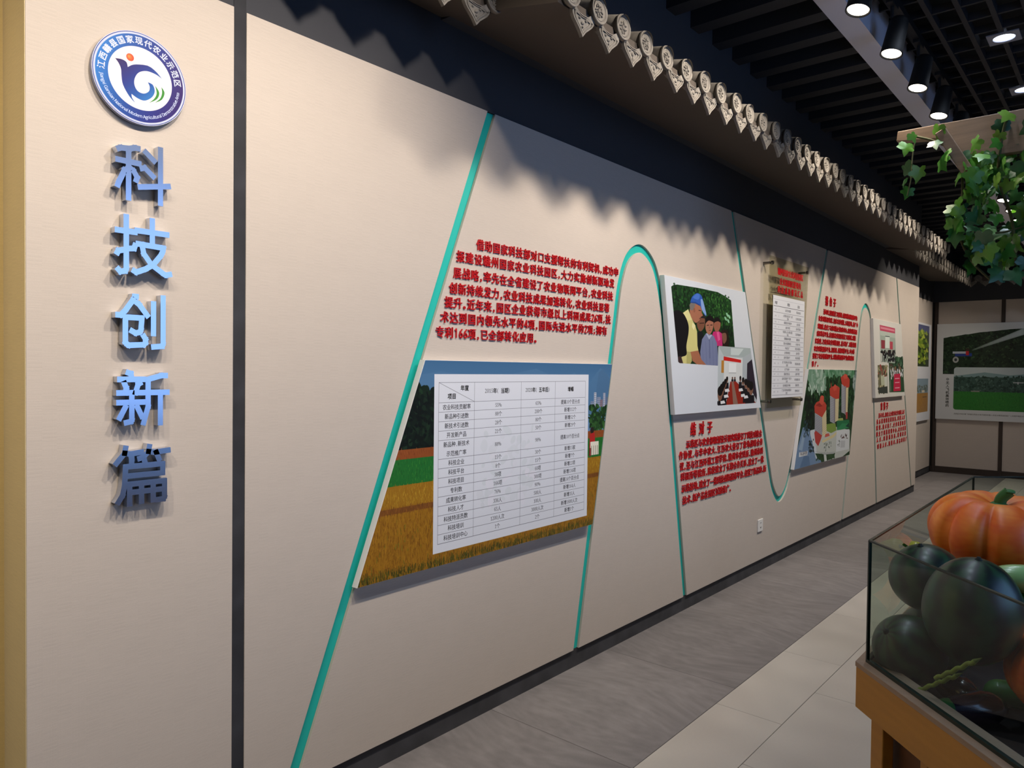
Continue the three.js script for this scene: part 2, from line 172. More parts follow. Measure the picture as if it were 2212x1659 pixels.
'度': [[23, 39, 23, 42], [33, 10, 31, 3], [32, 50, 31, 52, 29, 52, 13, 56], [32, 50, 23, 42], [2, 56, 5, 54], [5, 54, 6, 57], [57, 10, 10, 10, 9, 36, 8, 46, 5, 54], [25, 14, 26, 31, 44, 31, 44, 14], [14, 21, 56, 21], [38, 50, 38, 48, 47, 42, 47, 39, 15, 39], [57, 54, 53, 56, 40, 53, 37, 50, 32, 50]],
'建': [[7, 33, 6, 35, 8, 38, 10, 42, 12, 44], [12, 44, 13, 43, 15, 39, 17, 25], [57, 52, 54, 54, 30, 54, 21, 52, 12, 46], [9, 25, 10, 22, 16, 12, 16, 8, 4, 8], [5, 28, 6, 26, 9, 25, 19, 25], [23, 34, 54, 34], [56, 42, 20, 42], [37, 49, 37, 2], [56, 17, 20, 17], [24, 9, 50, 9, 50, 25, 23, 26], [2, 55, 5, 55, 9, 51, 12, 46, 12, 44]],
'开': [[41, 8, 41, 57], [3, 30, 57, 30], [20, 8, 20, 30, 18, 41, 12, 50, 7, 55, 3, 55], [55, 8, 5, 8]],
'引': [[13, 53, 16, 55, 24, 55, 26, 54, 29, 47, 30, 34], [49, 3, 49, 57], [5, 36, 8, 34], [30, 34, 8, 34], [6, 7, 30, 7, 30, 20, 10, 20, 8, 34]],
'当': [[7, 53, 50, 53], [30, 2, 30, 26], [10, 39, 50, 39], [43, 20, 50, 7, 53, 6], [9, 6, 16, 17, 15, 20], [50, 57, 50, 26, 8, 26]],
'得': [[4, 16, 17, 3], [26, 14, 51, 14], [3, 36, 4, 33, 8, 28, 12, 27], [33, 51, 28, 44, 25, 44], [56, 30, 21, 30], [26, 14, 26, 6, 27, 6, 50, 6, 51, 22, 27, 22, 26, 14], [19, 17, 16, 18, 14, 22, 12, 27, 13, 57], [20, 39, 57, 39], [37, 56, 44, 56, 46, 54, 46, 30]],
'心': [[22, 6, 38, 19], [20, 19, 20, 50, 21, 54, 25, 54, 41, 54, 44, 51, 45, 42], [48, 23, 54, 40, 55, 43, 54, 46], [10, 24, 5, 45], [7, 48, 5, 45]],
'总': [[16, 4, 19, 5, 22, 11, 22, 16], [10, 40, 6, 51, 3, 52], [54, 53, 55, 50, 48, 39], [37, 45, 30, 38, 26, 36], [46, 49, 44, 54, 41, 55, 21, 54, 19, 52, 19, 39], [43, 3, 38, 12, 37, 16], [37, 16, 14, 16, 13, 31, 46, 31, 47, 17, 37, 16]],
'情': [[11, 57, 11, 2], [24, 38, 51, 38], [51, 46, 24, 46], [17, 20, 18, 18, 15, 12], [3, 30, 6, 14], [54, 16, 22, 16], [57, 23, 18, 23], [55, 8, 20, 8], [38, 2, 38, 23], [24, 57, 25, 30, 51, 31, 50, 54, 49, 55, 42, 56]],
'成': [[40, 40, 44, 39, 50, 24, 53, 23], [10, 27, 25, 27, 25, 39, 24, 46, 22, 47, 16, 47, 14, 45], [41, 5, 44, 4, 52, 10], [40, 45, 38, 46, 28, 54, 24, 54], [54, 42, 56, 46, 55, 51, 54, 54, 51, 55, 46, 54, 40, 45, 40, 40, 38, 38, 36, 26, 35, 3], [6, 58, 5, 54, 8, 48, 9, 39, 10, 14, 57, 14]],
'战': [[27, 51, 6, 51], [45, 41, 47, 40, 49, 38, 55, 26], [45, 46, 42, 47, 34, 54, 31, 53], [47, 6, 52, 10, 53, 12, 52, 15], [16, 16, 30, 16], [16, 32, 16, 3], [57, 20, 31, 24], [40, 3, 41, 20, 43, 38, 45, 41, 45, 46, 49, 53, 53, 55, 56, 52, 56, 47, 55, 44], [6, 56, 6, 32, 27, 32, 27, 56]],
'所': [[8, 33, 24, 33, 24, 19, 8, 19], [48, 57, 48, 25], [27, 56, 32, 47, 34, 38, 34, 10, 52, 6, 56, 7], [57, 25, 34, 25], [5, 57, 4, 54, 6, 49, 8, 38, 8, 10, 25, 6, 28, 7]],
'才': [[34, 18, 29, 26, 17, 39, 6, 47, 2, 46], [56, 16, 38, 16, 36, 18, 34, 18, 33, 16, 4, 16], [38, 2, 38, 51, 36, 54, 26, 55]],
'扶': [[39, 33, 38, 32, 24, 32], [56, 31, 40, 32, 38, 36, 34, 44, 31, 48, 24, 55, 20, 54], [22, 16, 3, 16], [40, 3, 40, 34, 42, 36, 48, 48, 53, 54, 57, 54], [54, 16, 27, 16], [5, 55, 12, 55, 12, 53, 12, 2], [4, 38, 4, 36, 12, 34, 13, 33, 20, 32, 21, 29]],
'批': [[27, 24, 37, 24], [37, 46, 36, 49], [38, 50, 36, 49], [55, 18, 46, 25, 42, 26], [25, 56, 26, 52, 36, 49], [27, 3, 27, 52], [3, 36, 12, 34, 13, 32, 20, 32, 22, 29], [54, 44, 56, 47, 54, 54, 46, 54, 43, 54, 42, 52, 42, 3], [21, 16, 3, 16], [13, 2, 13, 52, 12, 55, 5, 55]],
'技': [[21, 16, 3, 16], [55, 14, 23, 14], [39, 2, 39, 27], [51, 28, 50, 32, 48, 36, 40, 46, 32, 51, 25, 54, 22, 55, 20, 54], [58, 54, 54, 55, 51, 54, 38, 46, 30, 36, 28, 27], [24, 27, 51, 28], [4, 54, 6, 56, 11, 55, 12, 52, 12, 2], [3, 38, 4, 36, 12, 34, 13, 33, 20, 32, 21, 29]],
'报': [[22, 16, 3, 16], [2, 54, 6, 56, 10, 56, 12, 55, 13, 53, 13, 2], [21, 29, 21, 31, 14, 32, 13, 34, 2, 36], [52, 27, 50, 36, 44, 47, 35, 54, 31, 55], [57, 54, 54, 54, 44, 47, 36, 36, 34, 27], [52, 27, 27, 27], [27, 57, 27, 6, 51, 6, 51, 12, 50, 18, 48, 19, 37, 19]],
'拥': [[20, 16, 3, 16], [4, 56, 11, 55, 12, 52, 12, 3], [2, 37, 8, 34, 11, 34, 12, 32, 18, 31, 20, 29], [54, 22, 26, 22], [25, 36, 54, 36], [40, 56, 40, 8], [20, 57, 20, 54, 24, 44, 26, 35, 26, 8, 54, 8, 54, 52, 53, 55, 45, 56]],
'持': [[29, 40, 35, 50], [2, 37, 8, 34, 11, 34, 12, 32, 18, 31, 20, 29], [54, 12, 25, 12], [40, 24, 40, 3], [12, 3, 12, 52, 11, 55, 4, 56], [20, 16, 3, 16], [57, 24, 22, 24], [23, 35, 57, 35], [38, 56, 46, 55, 48, 54, 48, 24]],
'接': [[31, 35, 28, 44], [48, 14, 44, 21, 44, 24], [42, 49, 47, 41, 48, 35], [24, 44, 28, 44], [38, 49, 38, 50, 35, 52, 21, 56], [37, 28, 34, 31, 34, 35], [39, 10, 37, 3], [29, 14, 33, 21], [55, 10, 23, 10], [21, 24, 57, 24], [2, 36, 10, 34, 12, 33, 17, 32, 19, 29], [19, 16, 2, 16], [11, 3, 11, 52, 10, 55, 4, 56], [54, 56, 42, 49, 38, 49, 37, 47, 28, 44], [20, 35, 57, 35]],
'推': [[12, 32, 19, 31, 21, 25, 24, 21, 27, 20], [3, 37, 7, 35, 12, 34], [55, 27, 28, 27], [20, 16, 2, 16], [28, 39, 55, 39], [4, 56, 11, 55, 12, 52, 12, 3], [57, 52, 28, 52], [28, 15, 56, 15], [41, 4, 44, 10, 42, 15, 42, 52], [28, 57, 28, 20, 27, 19, 31, 6, 34, 4]],
'提': [[2, 37, 7, 35, 11, 34], [26, 14, 51, 14], [20, 29, 18, 32, 12, 32], [53, 41, 38, 41], [26, 45, 28, 46, 34, 52, 38, 53, 39, 54, 55, 55, 58, 53], [20, 16, 2, 16], [26, 14, 27, 6, 51, 6, 51, 22, 27, 22, 26, 14], [28, 36, 26, 45, 20, 56], [56, 30, 22, 30], [38, 30, 38, 53], [12, 3, 12, 52, 10, 55, 4, 55]],
'援': [[43, 50, 49, 41, 50, 37], [43, 50, 45, 52, 52, 55, 58, 54], [43, 50, 40, 50], [54, 6, 50, 4, 22, 7], [37, 17, 38, 14, 37, 10], [40, 50, 38, 52, 31, 55, 29, 56, 26, 54], [40, 50, 30, 39], [30, 39, 29, 40, 24, 50, 17, 56], [27, 20, 28, 16, 26, 12, 27, 10], [51, 9, 47, 17, 46, 20], [20, 16, 3, 16], [2, 39, 4, 37, 11, 36, 12, 34, 18, 33, 20, 30], [4, 56, 11, 55, 12, 52, 12, 3], [32, 20, 30, 39], [57, 29, 21, 29], [52, 36, 50, 37, 49, 36, 32, 36, 31, 37], [23, 20, 55, 20]],
'搭': [[12, 34, 6, 35, 4, 38], [28, 28, 30, 31, 46, 31, 49, 28], [27, 54, 50, 54], [19, 27, 18, 30], [38, 20, 49, 28, 54, 31, 58, 31], [46, 18, 46, 3], [50, 57, 50, 40, 27, 40, 27, 57], [12, 3, 12, 52, 11, 55, 4, 55], [19, 16, 3, 16], [12, 31, 18, 30, 22, 32, 28, 28, 40, 17], [30, 18, 30, 3], [20, 10, 57, 10]],
'支': [[57, 53, 53, 55, 43, 52, 33, 48, 32, 46], [32, 46, 28, 46], [15, 27, 15, 31, 17, 34, 28, 46], [2, 54, 6, 55, 14, 53, 24, 50, 28, 46], [5, 14, 55, 14], [30, 2, 30, 27], [7, 27, 46, 28, 46, 31, 44, 34, 38, 41, 33, 44, 32, 46]],
'效': [[13, 3, 15, 4, 17, 8, 17, 13], [22, 18, 28, 27], [24, 51, 25, 48, 20, 41, 18, 40], [52, 15, 51, 21, 48, 33, 46, 39, 44, 40], [12, 18, 4, 31], [44, 44, 44, 40], [44, 44, 34, 53, 30, 55, 27, 55], [44, 44, 52, 53, 54, 54, 57, 54], [3, 53, 6, 53, 8, 51, 18, 40], [24, 27, 22, 29, 20, 34, 18, 37], [18, 37, 18, 40], [18, 37, 12, 33], [36, 25, 37, 26, 42, 39, 44, 40], [36, 25, 34, 26, 32, 29, 32, 33], [57, 15, 38, 15], [41, 3, 38, 15, 38, 16, 36, 20, 36, 25], [30, 13, 4, 13]],
'数': [[28, 4, 24, 12], [7, 43, 10, 43], [44, 43, 44, 38], [44, 43, 42, 44, 34, 52, 30, 55, 28, 54], [44, 43, 52, 52, 54, 54, 58, 54], [7, 4, 10, 12], [10, 43, 12, 35], [17, 31, 15, 31, 14, 35], [44, 38, 46, 38, 48, 32, 51, 16], [44, 38, 42, 37, 38, 23, 36, 22], [31, 31, 34, 23, 36, 22], [3, 55, 13, 52, 16, 50, 18, 48], [20, 48, 24, 42, 26, 36], [16, 18, 14, 20, 8, 26, 5, 27, 3, 27], [31, 15, 19, 15, 17, 17], [3, 15, 16, 15, 19, 19, 29, 24], [57, 16, 38, 16], [10, 43, 16, 46, 18, 48, 20, 48, 26, 51], [36, 22, 39, 5, 42, 3], [4, 35, 26, 36, 29, 34], [17, 28, 17, 19, 16, 18, 17, 2]],
'新': [[21, 24, 24, 15, 26, 14], [49, 57, 49, 24], [4, 50, 10, 39], [9, 14, 11, 19, 10, 24], [23, 39, 28, 49], [13, 3, 16, 4, 17, 10], [30, 34, 3, 34], [17, 24, 17, 52, 16, 54, 11, 55], [30, 24, 3, 24], [55, 6, 50, 6, 35, 10, 35, 39, 30, 56], [57, 24, 35, 24], [30, 10, 4, 10]],
'施': [[42, 29, 33, 32], [57, 13, 33, 12], [11, 27, 22, 27, 21, 52, 19, 55, 12, 56], [48, 43, 52, 42, 52, 41, 53, 24, 43, 27], [14, 3, 16, 9, 15, 14], [27, 35, 32, 34], [11, 14, 10, 39, 7, 48, 4, 54, 5, 57], [42, 47, 42, 17], [33, 22, 33, 52, 34, 54, 37, 56, 54, 55, 57, 48], [35, 3, 33, 12, 32, 13, 27, 23], [26, 14, 3, 14]],
'无': [[33, 26, 33, 50, 34, 53, 36, 54, 52, 54, 54, 52, 56, 44], [7, 8, 53, 8], [29, 8, 28, 26, 27, 26, 26, 31, 22, 40, 15, 50, 6, 55, 3, 54], [57, 26, 3, 26]],
'显': [[42, 45, 44, 45, 51, 34], [12, 16, 48, 16], [9, 34, 16, 46], [23, 53, 23, 31], [36, 31, 36, 52], [12, 16, 12, 7, 48, 7, 48, 26, 47, 26, 12, 26, 12, 16], [2, 53, 57, 53]],
'有': [[16, 26, 13, 27, 6, 34, 3, 35], [27, 3, 24, 6, 23, 12], [17, 34, 47, 34], [17, 44, 47, 44], [56, 12, 4, 12], [36, 56, 45, 55, 47, 54, 47, 23, 18, 23], [17, 57, 16, 25, 21, 12]],
'服': [[21, 35, 8, 35], [46, 46, 48, 44, 51, 38, 54, 27], [46, 46, 46, 47], [46, 46, 40, 36, 37, 27], [22, 20, 8, 20], [56, 56, 46, 47], [46, 47, 38, 54, 34, 54], [43, 19, 52, 18, 52, 6, 31, 6, 31, 57], [31, 27, 54, 27], [5, 57, 4, 54, 7, 44, 8, 35, 8, 6, 22, 6, 22, 52, 21, 55, 16, 56, 13, 54]],
'期': [[21, 46, 26, 52, 25, 55], [54, 21, 37, 21], [25, 31, 10, 31], [4, 56, 11, 47, 14, 46], [37, 35, 54, 35], [25, 21, 10, 21], [10, 41, 10, 3], [2, 41, 31, 41], [25, 3, 25, 41], [31, 12, 3, 12], [44, 53, 46, 56, 51, 55, 53, 54, 54, 7, 37, 7, 37, 35, 35, 46, 32, 54, 33, 57]],
'末': [[53, 30, 33, 30, 32, 31], [29, 31, 14, 46, 8, 50, 3, 51], [57, 50, 54, 51, 46, 46, 32, 31, 28, 31, 27, 30, 7, 30], [56, 14, 4, 14], [30, 2, 30, 57]],
'术': [[2, 47, 6, 47, 12, 43, 20, 35, 25, 28, 29, 26], [49, 13, 40, 6, 37, 6], [30, 22, 32, 20, 55, 20], [4, 20, 28, 20, 32, 24, 34, 25, 42, 36, 55, 48], [30, 3, 30, 22, 29, 26, 30, 26, 30, 57]],
'机': [[14, 26, 11, 28, 4, 42, 3, 46], [23, 38, 24, 35, 19, 30, 15, 28], [56, 42, 57, 45, 56, 54, 51, 55, 49, 54, 48, 53, 48, 8, 32, 8, 31, 38, 28, 48, 23, 56], [14, 26, 15, 2], [26, 17, 3, 17], [14, 26, 15, 27, 15, 57]],
'来': [[3, 31, 26, 31, 29, 32], [42, 28, 47, 17, 50, 16], [11, 17, 14, 18, 18, 25], [32, 32, 36, 38, 44, 46, 53, 52, 57, 52], [20, 26, 18, 25], [17, 28, 18, 25], [2, 51, 6, 52, 12, 48, 18, 43, 28, 33, 32, 32, 34, 31, 56, 31], [54, 12, 6, 12], [30, 2, 30, 32, 28, 33, 30, 34, 30, 57]],
'林': [[4, 46, 4, 42, 8, 37, 12, 27, 15, 26], [27, 47, 36, 34, 38, 27, 42, 25], [25, 35, 25, 32, 20, 25, 15, 24], [42, 25, 43, 24, 46, 26, 49, 33, 55, 44, 55, 47], [56, 17, 44, 17, 43, 18, 42, 17, 30, 17], [42, 57, 42, 2], [16, 2, 15, 24, 16, 26, 16, 57], [26, 17, 3, 17]],
'果': [[27, 38, 22, 43, 14, 49, 6, 53, 2, 52], [33, 37, 35, 40, 44, 48, 54, 52, 57, 52], [30, 7, 12, 7, 12, 27, 48, 27, 48, 7, 30, 7], [48, 17, 12, 17], [30, 7, 30, 57], [56, 36, 34, 36, 33, 37, 30, 38, 27, 38, 26, 36, 4, 36]],
'校': [[40, 13, 40, 8, 38, 4, 35, 3], [20, 36, 20, 33, 17, 27, 13, 25, 12, 26], [55, 30, 45, 18], [12, 26, 9, 29, 7, 36, 4, 42, 4, 46], [57, 13, 24, 13], [27, 27, 31, 30, 36, 40, 43, 48, 54, 54, 57, 53], [50, 29, 47, 30, 44, 38, 38, 46, 28, 54, 26, 55, 22, 54], [23, 30, 27, 27, 34, 18], [13, 2, 12, 24, 13, 27, 13, 57], [4, 17, 22, 17]],
'次': [[36, 20, 36, 34], [48, 29, 52, 19, 52, 15, 27, 14], [16, 15, 5, 8], [57, 54, 52, 53, 47, 50, 43, 44, 39, 36, 36, 34], [15, 54, 18, 55, 25, 50, 30, 46, 33, 41, 35, 35, 36, 34], [16, 32, 5, 50], [32, 3, 29, 5, 27, 14, 26, 15, 20, 28]],
'水': [[50, 16, 42, 25, 38, 29], [4, 20, 21, 20], [4, 50, 11, 44, 15, 37, 20, 24, 21, 20], [19, 53, 23, 56, 27, 55, 29, 55, 30, 53, 30, 24, 31, 23, 30, 3], [31, 23, 34, 25, 36, 28, 38, 29, 38, 32, 40, 35, 49, 44, 54, 48, 58, 47]],
'汇': [[3, 23, 6, 22, 14, 28], [56, 8, 23, 8, 23, 52, 57, 52], [17, 12, 9, 6, 6, 6], [7, 56, 6, 53, 14, 39, 14, 36]],
'江': [[17, 11, 10, 6, 6, 6], [38, 10, 38, 52], [16, 35, 16, 38, 6, 55], [14, 27, 4, 21], [23, 10, 54, 10], [57, 52, 20, 52]],
'派': [[5, 6, 8, 6, 16, 11], [7, 56, 6, 53, 13, 39, 13, 35], [55, 29, 49, 34, 46, 35], [18, 57, 18, 54, 21, 48, 23, 36, 24, 10, 50, 5, 54, 6], [45, 49, 34, 52], [12, 28, 12, 26, 3, 21], [34, 52, 31, 56], [42, 18, 46, 40, 51, 48, 55, 53], [53, 17, 48, 16, 42, 18, 34, 20, 34, 52]],
'点': [[46, 45, 49, 46, 55, 56], [14, 45, 12, 46, 6, 55, 3, 56], [29, 22, 48, 22, 48, 38, 12, 38, 12, 22, 29, 22], [29, 10, 54, 10], [23, 46, 24, 54, 22, 57], [37, 57, 38, 54, 35, 45], [29, 2, 29, 22]],
'物': [[24, 42, 28, 40, 33, 31, 37, 22, 39, 14], [27, 54, 30, 54, 33, 50, 40, 40, 46, 26, 48, 14], [24, 31, 15, 33, 14, 35, 4, 37, 3, 40], [8, 6, 6, 17, 3, 26], [34, 3, 31, 14, 30, 15, 25, 24, 22, 26], [23, 16, 6, 16], [15, 3, 15, 57], [41, 55, 49, 54, 52, 50, 54, 34, 55, 14, 31, 14]],
'特': [[29, 39, 35, 46, 35, 49], [54, 11, 27, 11], [40, 2, 40, 22], [22, 16, 7, 16], [3, 39, 22, 32], [14, 57, 14, 3], [25, 34, 57, 34], [48, 22, 48, 54, 46, 55, 38, 56], [24, 22, 57, 22], [5, 28, 4, 26, 6, 17, 7, 17, 7, 7]],
'献': [[12, 24, 15, 31], [20, 34, 23, 24], [53, 16, 54, 13, 52, 9, 48, 6], [34, 56, 40, 47, 43, 35, 44, 34], [44, 34, 47, 35, 49, 44, 54, 54, 54, 57], [34, 21, 57, 21], [44, 34, 44, 2], [25, 34, 10, 34], [18, 2, 18, 20], [32, 10, 3, 10], [9, 43, 26, 43], [18, 54, 18, 34], [24, 55, 29, 55, 30, 53, 30, 20, 17, 20, 6, 21, 6, 57]],
'率': [[31, 21, 30, 24, 24, 30, 23, 32], [31, 9, 30, 6, 27, 3], [53, 16, 50, 16, 43, 22], [4, 34, 18, 27], [41, 28, 44, 28, 55, 35], [28, 10, 28, 13, 24, 17, 23, 21], [6, 16, 8, 17, 16, 22], [35, 26, 38, 31, 39, 32, 41, 36], [30, 36, 30, 57], [57, 43, 3, 43], [19, 35, 23, 32, 38, 31], [20, 21, 32, 21, 34, 20, 39, 15], [56, 10, 4, 10]],
'环': [[20, 8, 2, 8], [56, 8, 24, 8], [19, 41, 18, 44, 11, 45, 10, 46, 4, 48, 3, 51], [23, 38, 34, 25, 38, 23, 44, 23, 55, 38], [41, 8, 38, 22, 38, 24, 38, 57], [11, 8, 11, 45], [18, 26, 3, 26]],
'现': [[38, 37, 42, 38, 42, 52, 43, 54, 54, 54, 55, 50, 55, 44], [28, 37, 28, 7, 50, 7, 50, 37], [3, 8, 22, 8], [13, 45, 13, 8], [21, 26, 4, 26], [23, 41, 21, 44, 13, 45, 12, 46, 5, 48, 3, 51], [39, 15, 39, 32, 36, 41, 32, 48, 28, 52, 23, 55, 20, 55]],
'用': [[51, 22, 11, 22], [30, 57, 30, 8], [51, 37, 11, 37], [39, 55, 48, 55, 51, 54, 51, 8, 11, 8, 11, 37, 9, 45, 5, 54, 5, 57]],
'申': [[51, 25, 8, 25], [51, 39, 8, 39], [30, 2, 30, 57], [8, 44, 9, 12, 51, 12, 51, 44]],
'略': [[30, 35, 22, 35], [36, 10, 38, 4, 40, 3], [52, 38, 31, 38], [52, 53, 31, 53], [59, 34, 54, 35], [33, 14, 44, 28, 54, 35], [30, 35, 45, 22, 50, 14, 51, 11], [30, 35, 31, 38, 31, 57], [22, 20, 27, 20, 31, 15, 33, 14, 34, 12, 36, 10], [36, 10, 50, 10, 51, 11, 54, 10], [6, 24, 22, 24], [14, 43, 14, 8], [54, 35, 52, 38, 52, 57], [6, 43, 22, 43, 22, 8, 6, 8, 6, 50]],
'百': [[48, 36, 12, 36], [12, 52, 48, 52], [27, 21, 29, 8], [4, 8, 56, 8], [12, 57, 12, 21, 27, 21, 48, 21, 48, 57]],
'的': [[37, 52, 40, 54, 47, 54, 49, 54, 50, 51, 52, 39, 54, 14, 35, 14], [24, 30, 7, 30], [35, 27, 44, 40], [14, 14, 16, 4, 18, 3], [29, 25, 34, 14, 35, 14, 37, 4, 40, 3], [7, 49, 24, 49, 24, 14, 7, 14, 7, 56]],
'目': [[11, 22, 48, 22], [11, 36, 48, 36], [11, 51, 48, 51], [11, 57, 12, 8, 48, 8, 48, 57]],
'省': [[41, 7, 45, 9, 54, 18], [48, 45, 16, 45], [16, 53, 48, 53], [16, 37, 48, 37], [18, 7, 14, 13, 8, 19, 5, 20], [29, 23, 29, 3], [3, 28, 6, 30, 22, 28, 25, 29, 47, 29, 48, 57], [45, 15, 43, 16, 33, 22, 29, 23, 28, 24, 25, 25, 24, 28], [16, 28, 16, 57]],
'研': [[8, 48, 21, 48, 21, 26, 8, 26], [8, 31, 4, 33, 3, 37], [23, 8, 3, 8], [27, 56, 31, 50, 34, 40, 34, 8], [8, 55, 8, 32, 8, 30, 12, 8], [49, 8, 49, 57], [57, 29, 26, 29], [56, 8, 28, 8]],
'示': [[30, 24, 29, 54, 26, 55, 20, 55, 17, 53], [54, 51, 43, 33], [51, 8, 9, 8], [18, 33, 15, 34, 11, 42, 6, 49, 2, 50], [56, 23, 4, 23]],
'种': [[14, 28, 18, 28, 19, 30, 22, 34, 22, 38], [3, 46, 4, 42, 10, 30, 14, 28], [54, 36, 28, 36], [41, 57, 41, 3], [54, 41, 54, 17, 28, 17, 28, 41], [14, 8, 14, 57], [24, 21, 3, 21], [23, 6, 20, 6, 13, 8, 6, 9, 4, 11]],
'科': [[14, 28, 15, 27, 19, 29, 23, 35, 22, 38], [28, 25, 31, 24, 40, 31], [14, 28, 10, 30, 4, 43, 3, 46], [32, 8, 41, 15], [48, 57, 48, 2], [26, 44, 57, 38], [14, 8, 14, 57], [3, 21, 25, 21], [24, 6, 21, 6, 15, 8, 6, 9, 4, 10]],
'程': [[23, 38, 22, 35, 20, 32, 14, 29], [14, 29, 14, 28, 10, 30, 4, 43, 3, 46], [52, 16, 52, 6, 30, 6, 30, 22, 52, 22, 52, 16], [14, 8, 14, 57], [3, 21, 24, 21], [4, 10, 6, 9, 15, 8, 20, 6, 24, 6], [23, 54, 57, 54], [56, 31, 26, 31], [55, 42, 27, 42], [41, 31, 41, 54]],
'究': [[54, 24, 51, 24, 38, 17, 34, 17], [30, 10, 28, 3], [6, 24, 10, 25, 23, 17, 26, 17], [53, 18, 53, 10, 30, 10, 7, 10, 6, 18], [54, 44, 56, 47, 54, 54, 44, 54, 42, 51, 42, 33, 7, 33], [25, 26, 25, 37, 24, 42, 21, 46, 12, 53, 8, 55, 4, 54]],
'立': [[28, 2, 30, 9, 29, 12], [35, 53, 36, 48, 43, 24, 46, 23], [22, 47, 16, 22], [6, 16, 54, 16], [56, 53, 3, 53]],
'等': [[25, 53, 17, 45, 14, 45], [14, 3, 12, 5, 11, 8], [16, 17, 18, 15, 16, 9], [3, 17, 11, 8], [44, 18, 44, 15, 42, 9], [29, 9, 11, 8], [56, 9, 35, 8], [5, 40, 55, 40], [42, 32, 42, 54, 39, 56, 33, 56, 30, 54], [51, 22, 9, 22], [30, 31, 29, 15, 33, 9, 35, 8, 36, 4, 38, 3], [57, 31, 3, 31]],
'签': [[47, 18, 44, 13, 43, 10], [12, 37, 18, 46, 17, 49], [30, 13, 28, 13], [28, 37, 32, 45, 31, 48], [28, 37, 26, 36], [49, 37, 47, 37, 40, 49, 39, 54], [42, 30, 19, 30, 16, 27], [19, 18, 17, 10], [56, 9, 34, 9], [30, 13, 31, 19, 38, 24, 52, 30, 57, 30], [56, 54, 4, 54], [28, 9, 11, 9], [12, 3, 11, 9, 10, 10, 4, 19], [30, 13, 34, 8, 36, 3], [2, 30, 6, 32, 16, 27, 33, 16]],
'篇': [[43, 9, 46, 16], [36, 3, 35, 8], [30, 13, 35, 8], [30, 13, 32, 20], [30, 13, 26, 14], [11, 8, 12, 3], [11, 8, 3, 17], [18, 16, 18, 14, 17, 9], [40, 38, 40, 56], [11, 8, 17, 9, 28, 8], [16, 57, 16, 38, 52, 38, 52, 54, 51, 56, 44, 56], [12, 30, 50, 30, 50, 21, 12, 21, 11, 39, 9, 48, 5, 54], [16, 46, 52, 46], [28, 38, 28, 56], [56, 8, 42, 9, 35, 8]],
'系': [[28, 23, 27, 26, 18, 31, 16, 34], [41, 26, 43, 26, 46, 29, 47, 32], [26, 8, 25, 12, 16, 19, 16, 22], [52, 50, 42, 42, 39, 42], [30, 34, 30, 54, 23, 55, 20, 53], [4, 51, 8, 51, 18, 42, 21, 41], [47, 32, 49, 33, 54, 38], [45, 16, 42, 16, 34, 22, 30, 23, 28, 22, 10, 23], [7, 36, 16, 34, 30, 34, 31, 34, 47, 32], [51, 6, 46, 5, 26, 8, 7, 9]],
'级': [[3, 53, 6, 50, 20, 45, 23, 43], [17, 4, 14, 5, 6, 21, 6, 24], [6, 24, 14, 24, 14, 25], [44, 24, 47, 8], [14, 25, 18, 22, 21, 16], [14, 25, 15, 24, 14, 27, 10, 33, 8, 37], [22, 33, 12, 37, 8, 37, 3, 41], [33, 8, 32, 29, 31, 30, 27, 46, 23, 54, 20, 55], [57, 54, 54, 54, 53, 54, 44, 46, 38, 38, 35, 30, 32, 29], [40, 26, 43, 24, 52, 25, 50, 34, 43, 46, 34, 54, 32, 55, 29, 54], [24, 8, 47, 8, 50, 6]],
'结': [[3, 54, 4, 52, 22, 48, 24, 46], [15, 24, 18, 23, 22, 16], [15, 24, 14, 28, 9, 34, 8, 38], [15, 24, 6, 24], [30, 53, 52, 53], [3, 26, 6, 24, 6, 20, 15, 4], [3, 41, 5, 39, 8, 38, 23, 36], [29, 57, 30, 36, 52, 36, 52, 57], [55, 26, 26, 26], [25, 12, 56, 12], [40, 26, 40, 2]],
'续': [[41, 24, 40, 40], [39, 40, 38, 44, 36, 47, 30, 52, 23, 56], [3, 52, 20, 44], [53, 19, 51, 28], [37, 29, 29, 25], [4, 40, 9, 36], [42, 46, 44, 46, 56, 56], [9, 36, 9, 37, 11, 37, 20, 35], [32, 35, 27, 31, 24, 31], [6, 24, 14, 24], [3, 27, 6, 24, 6, 21, 16, 3], [20, 16, 10, 33, 9, 36], [53, 10, 27, 10], [39, 2, 39, 19], [56, 18, 54, 19, 24, 19], [56, 40, 23, 40]],
'网': [[13, 19, 19, 28, 22, 29], [39, 34, 42, 35, 46, 42, 45, 45], [39, 34, 29, 49], [7, 57, 7, 8, 53, 8, 52, 53, 52, 55, 50, 55, 44, 56, 41, 53], [13, 48, 22, 34], [22, 34, 26, 37, 28, 40, 27, 43], [39, 29, 37, 28, 31, 20], [28, 15, 26, 16, 24, 27, 22, 29, 22, 34], [39, 34, 39, 29, 40, 28, 43, 15]],
'联': [[20, 32, 8, 32], [30, 5, 33, 6, 37, 13], [53, 5, 50, 6, 46, 13, 45, 16], [57, 54, 54, 54, 51, 52, 47, 48, 42, 40, 40, 38], [24, 55, 27, 55, 32, 50, 36, 46, 39, 39, 40, 38], [20, 19, 8, 19], [40, 17, 40, 38], [26, 32, 57, 32], [25, 6, 3, 6], [20, 6, 20, 57], [55, 17, 27, 17], [3, 47, 20, 44, 25, 43, 27, 42], [8, 46, 8, 7]],
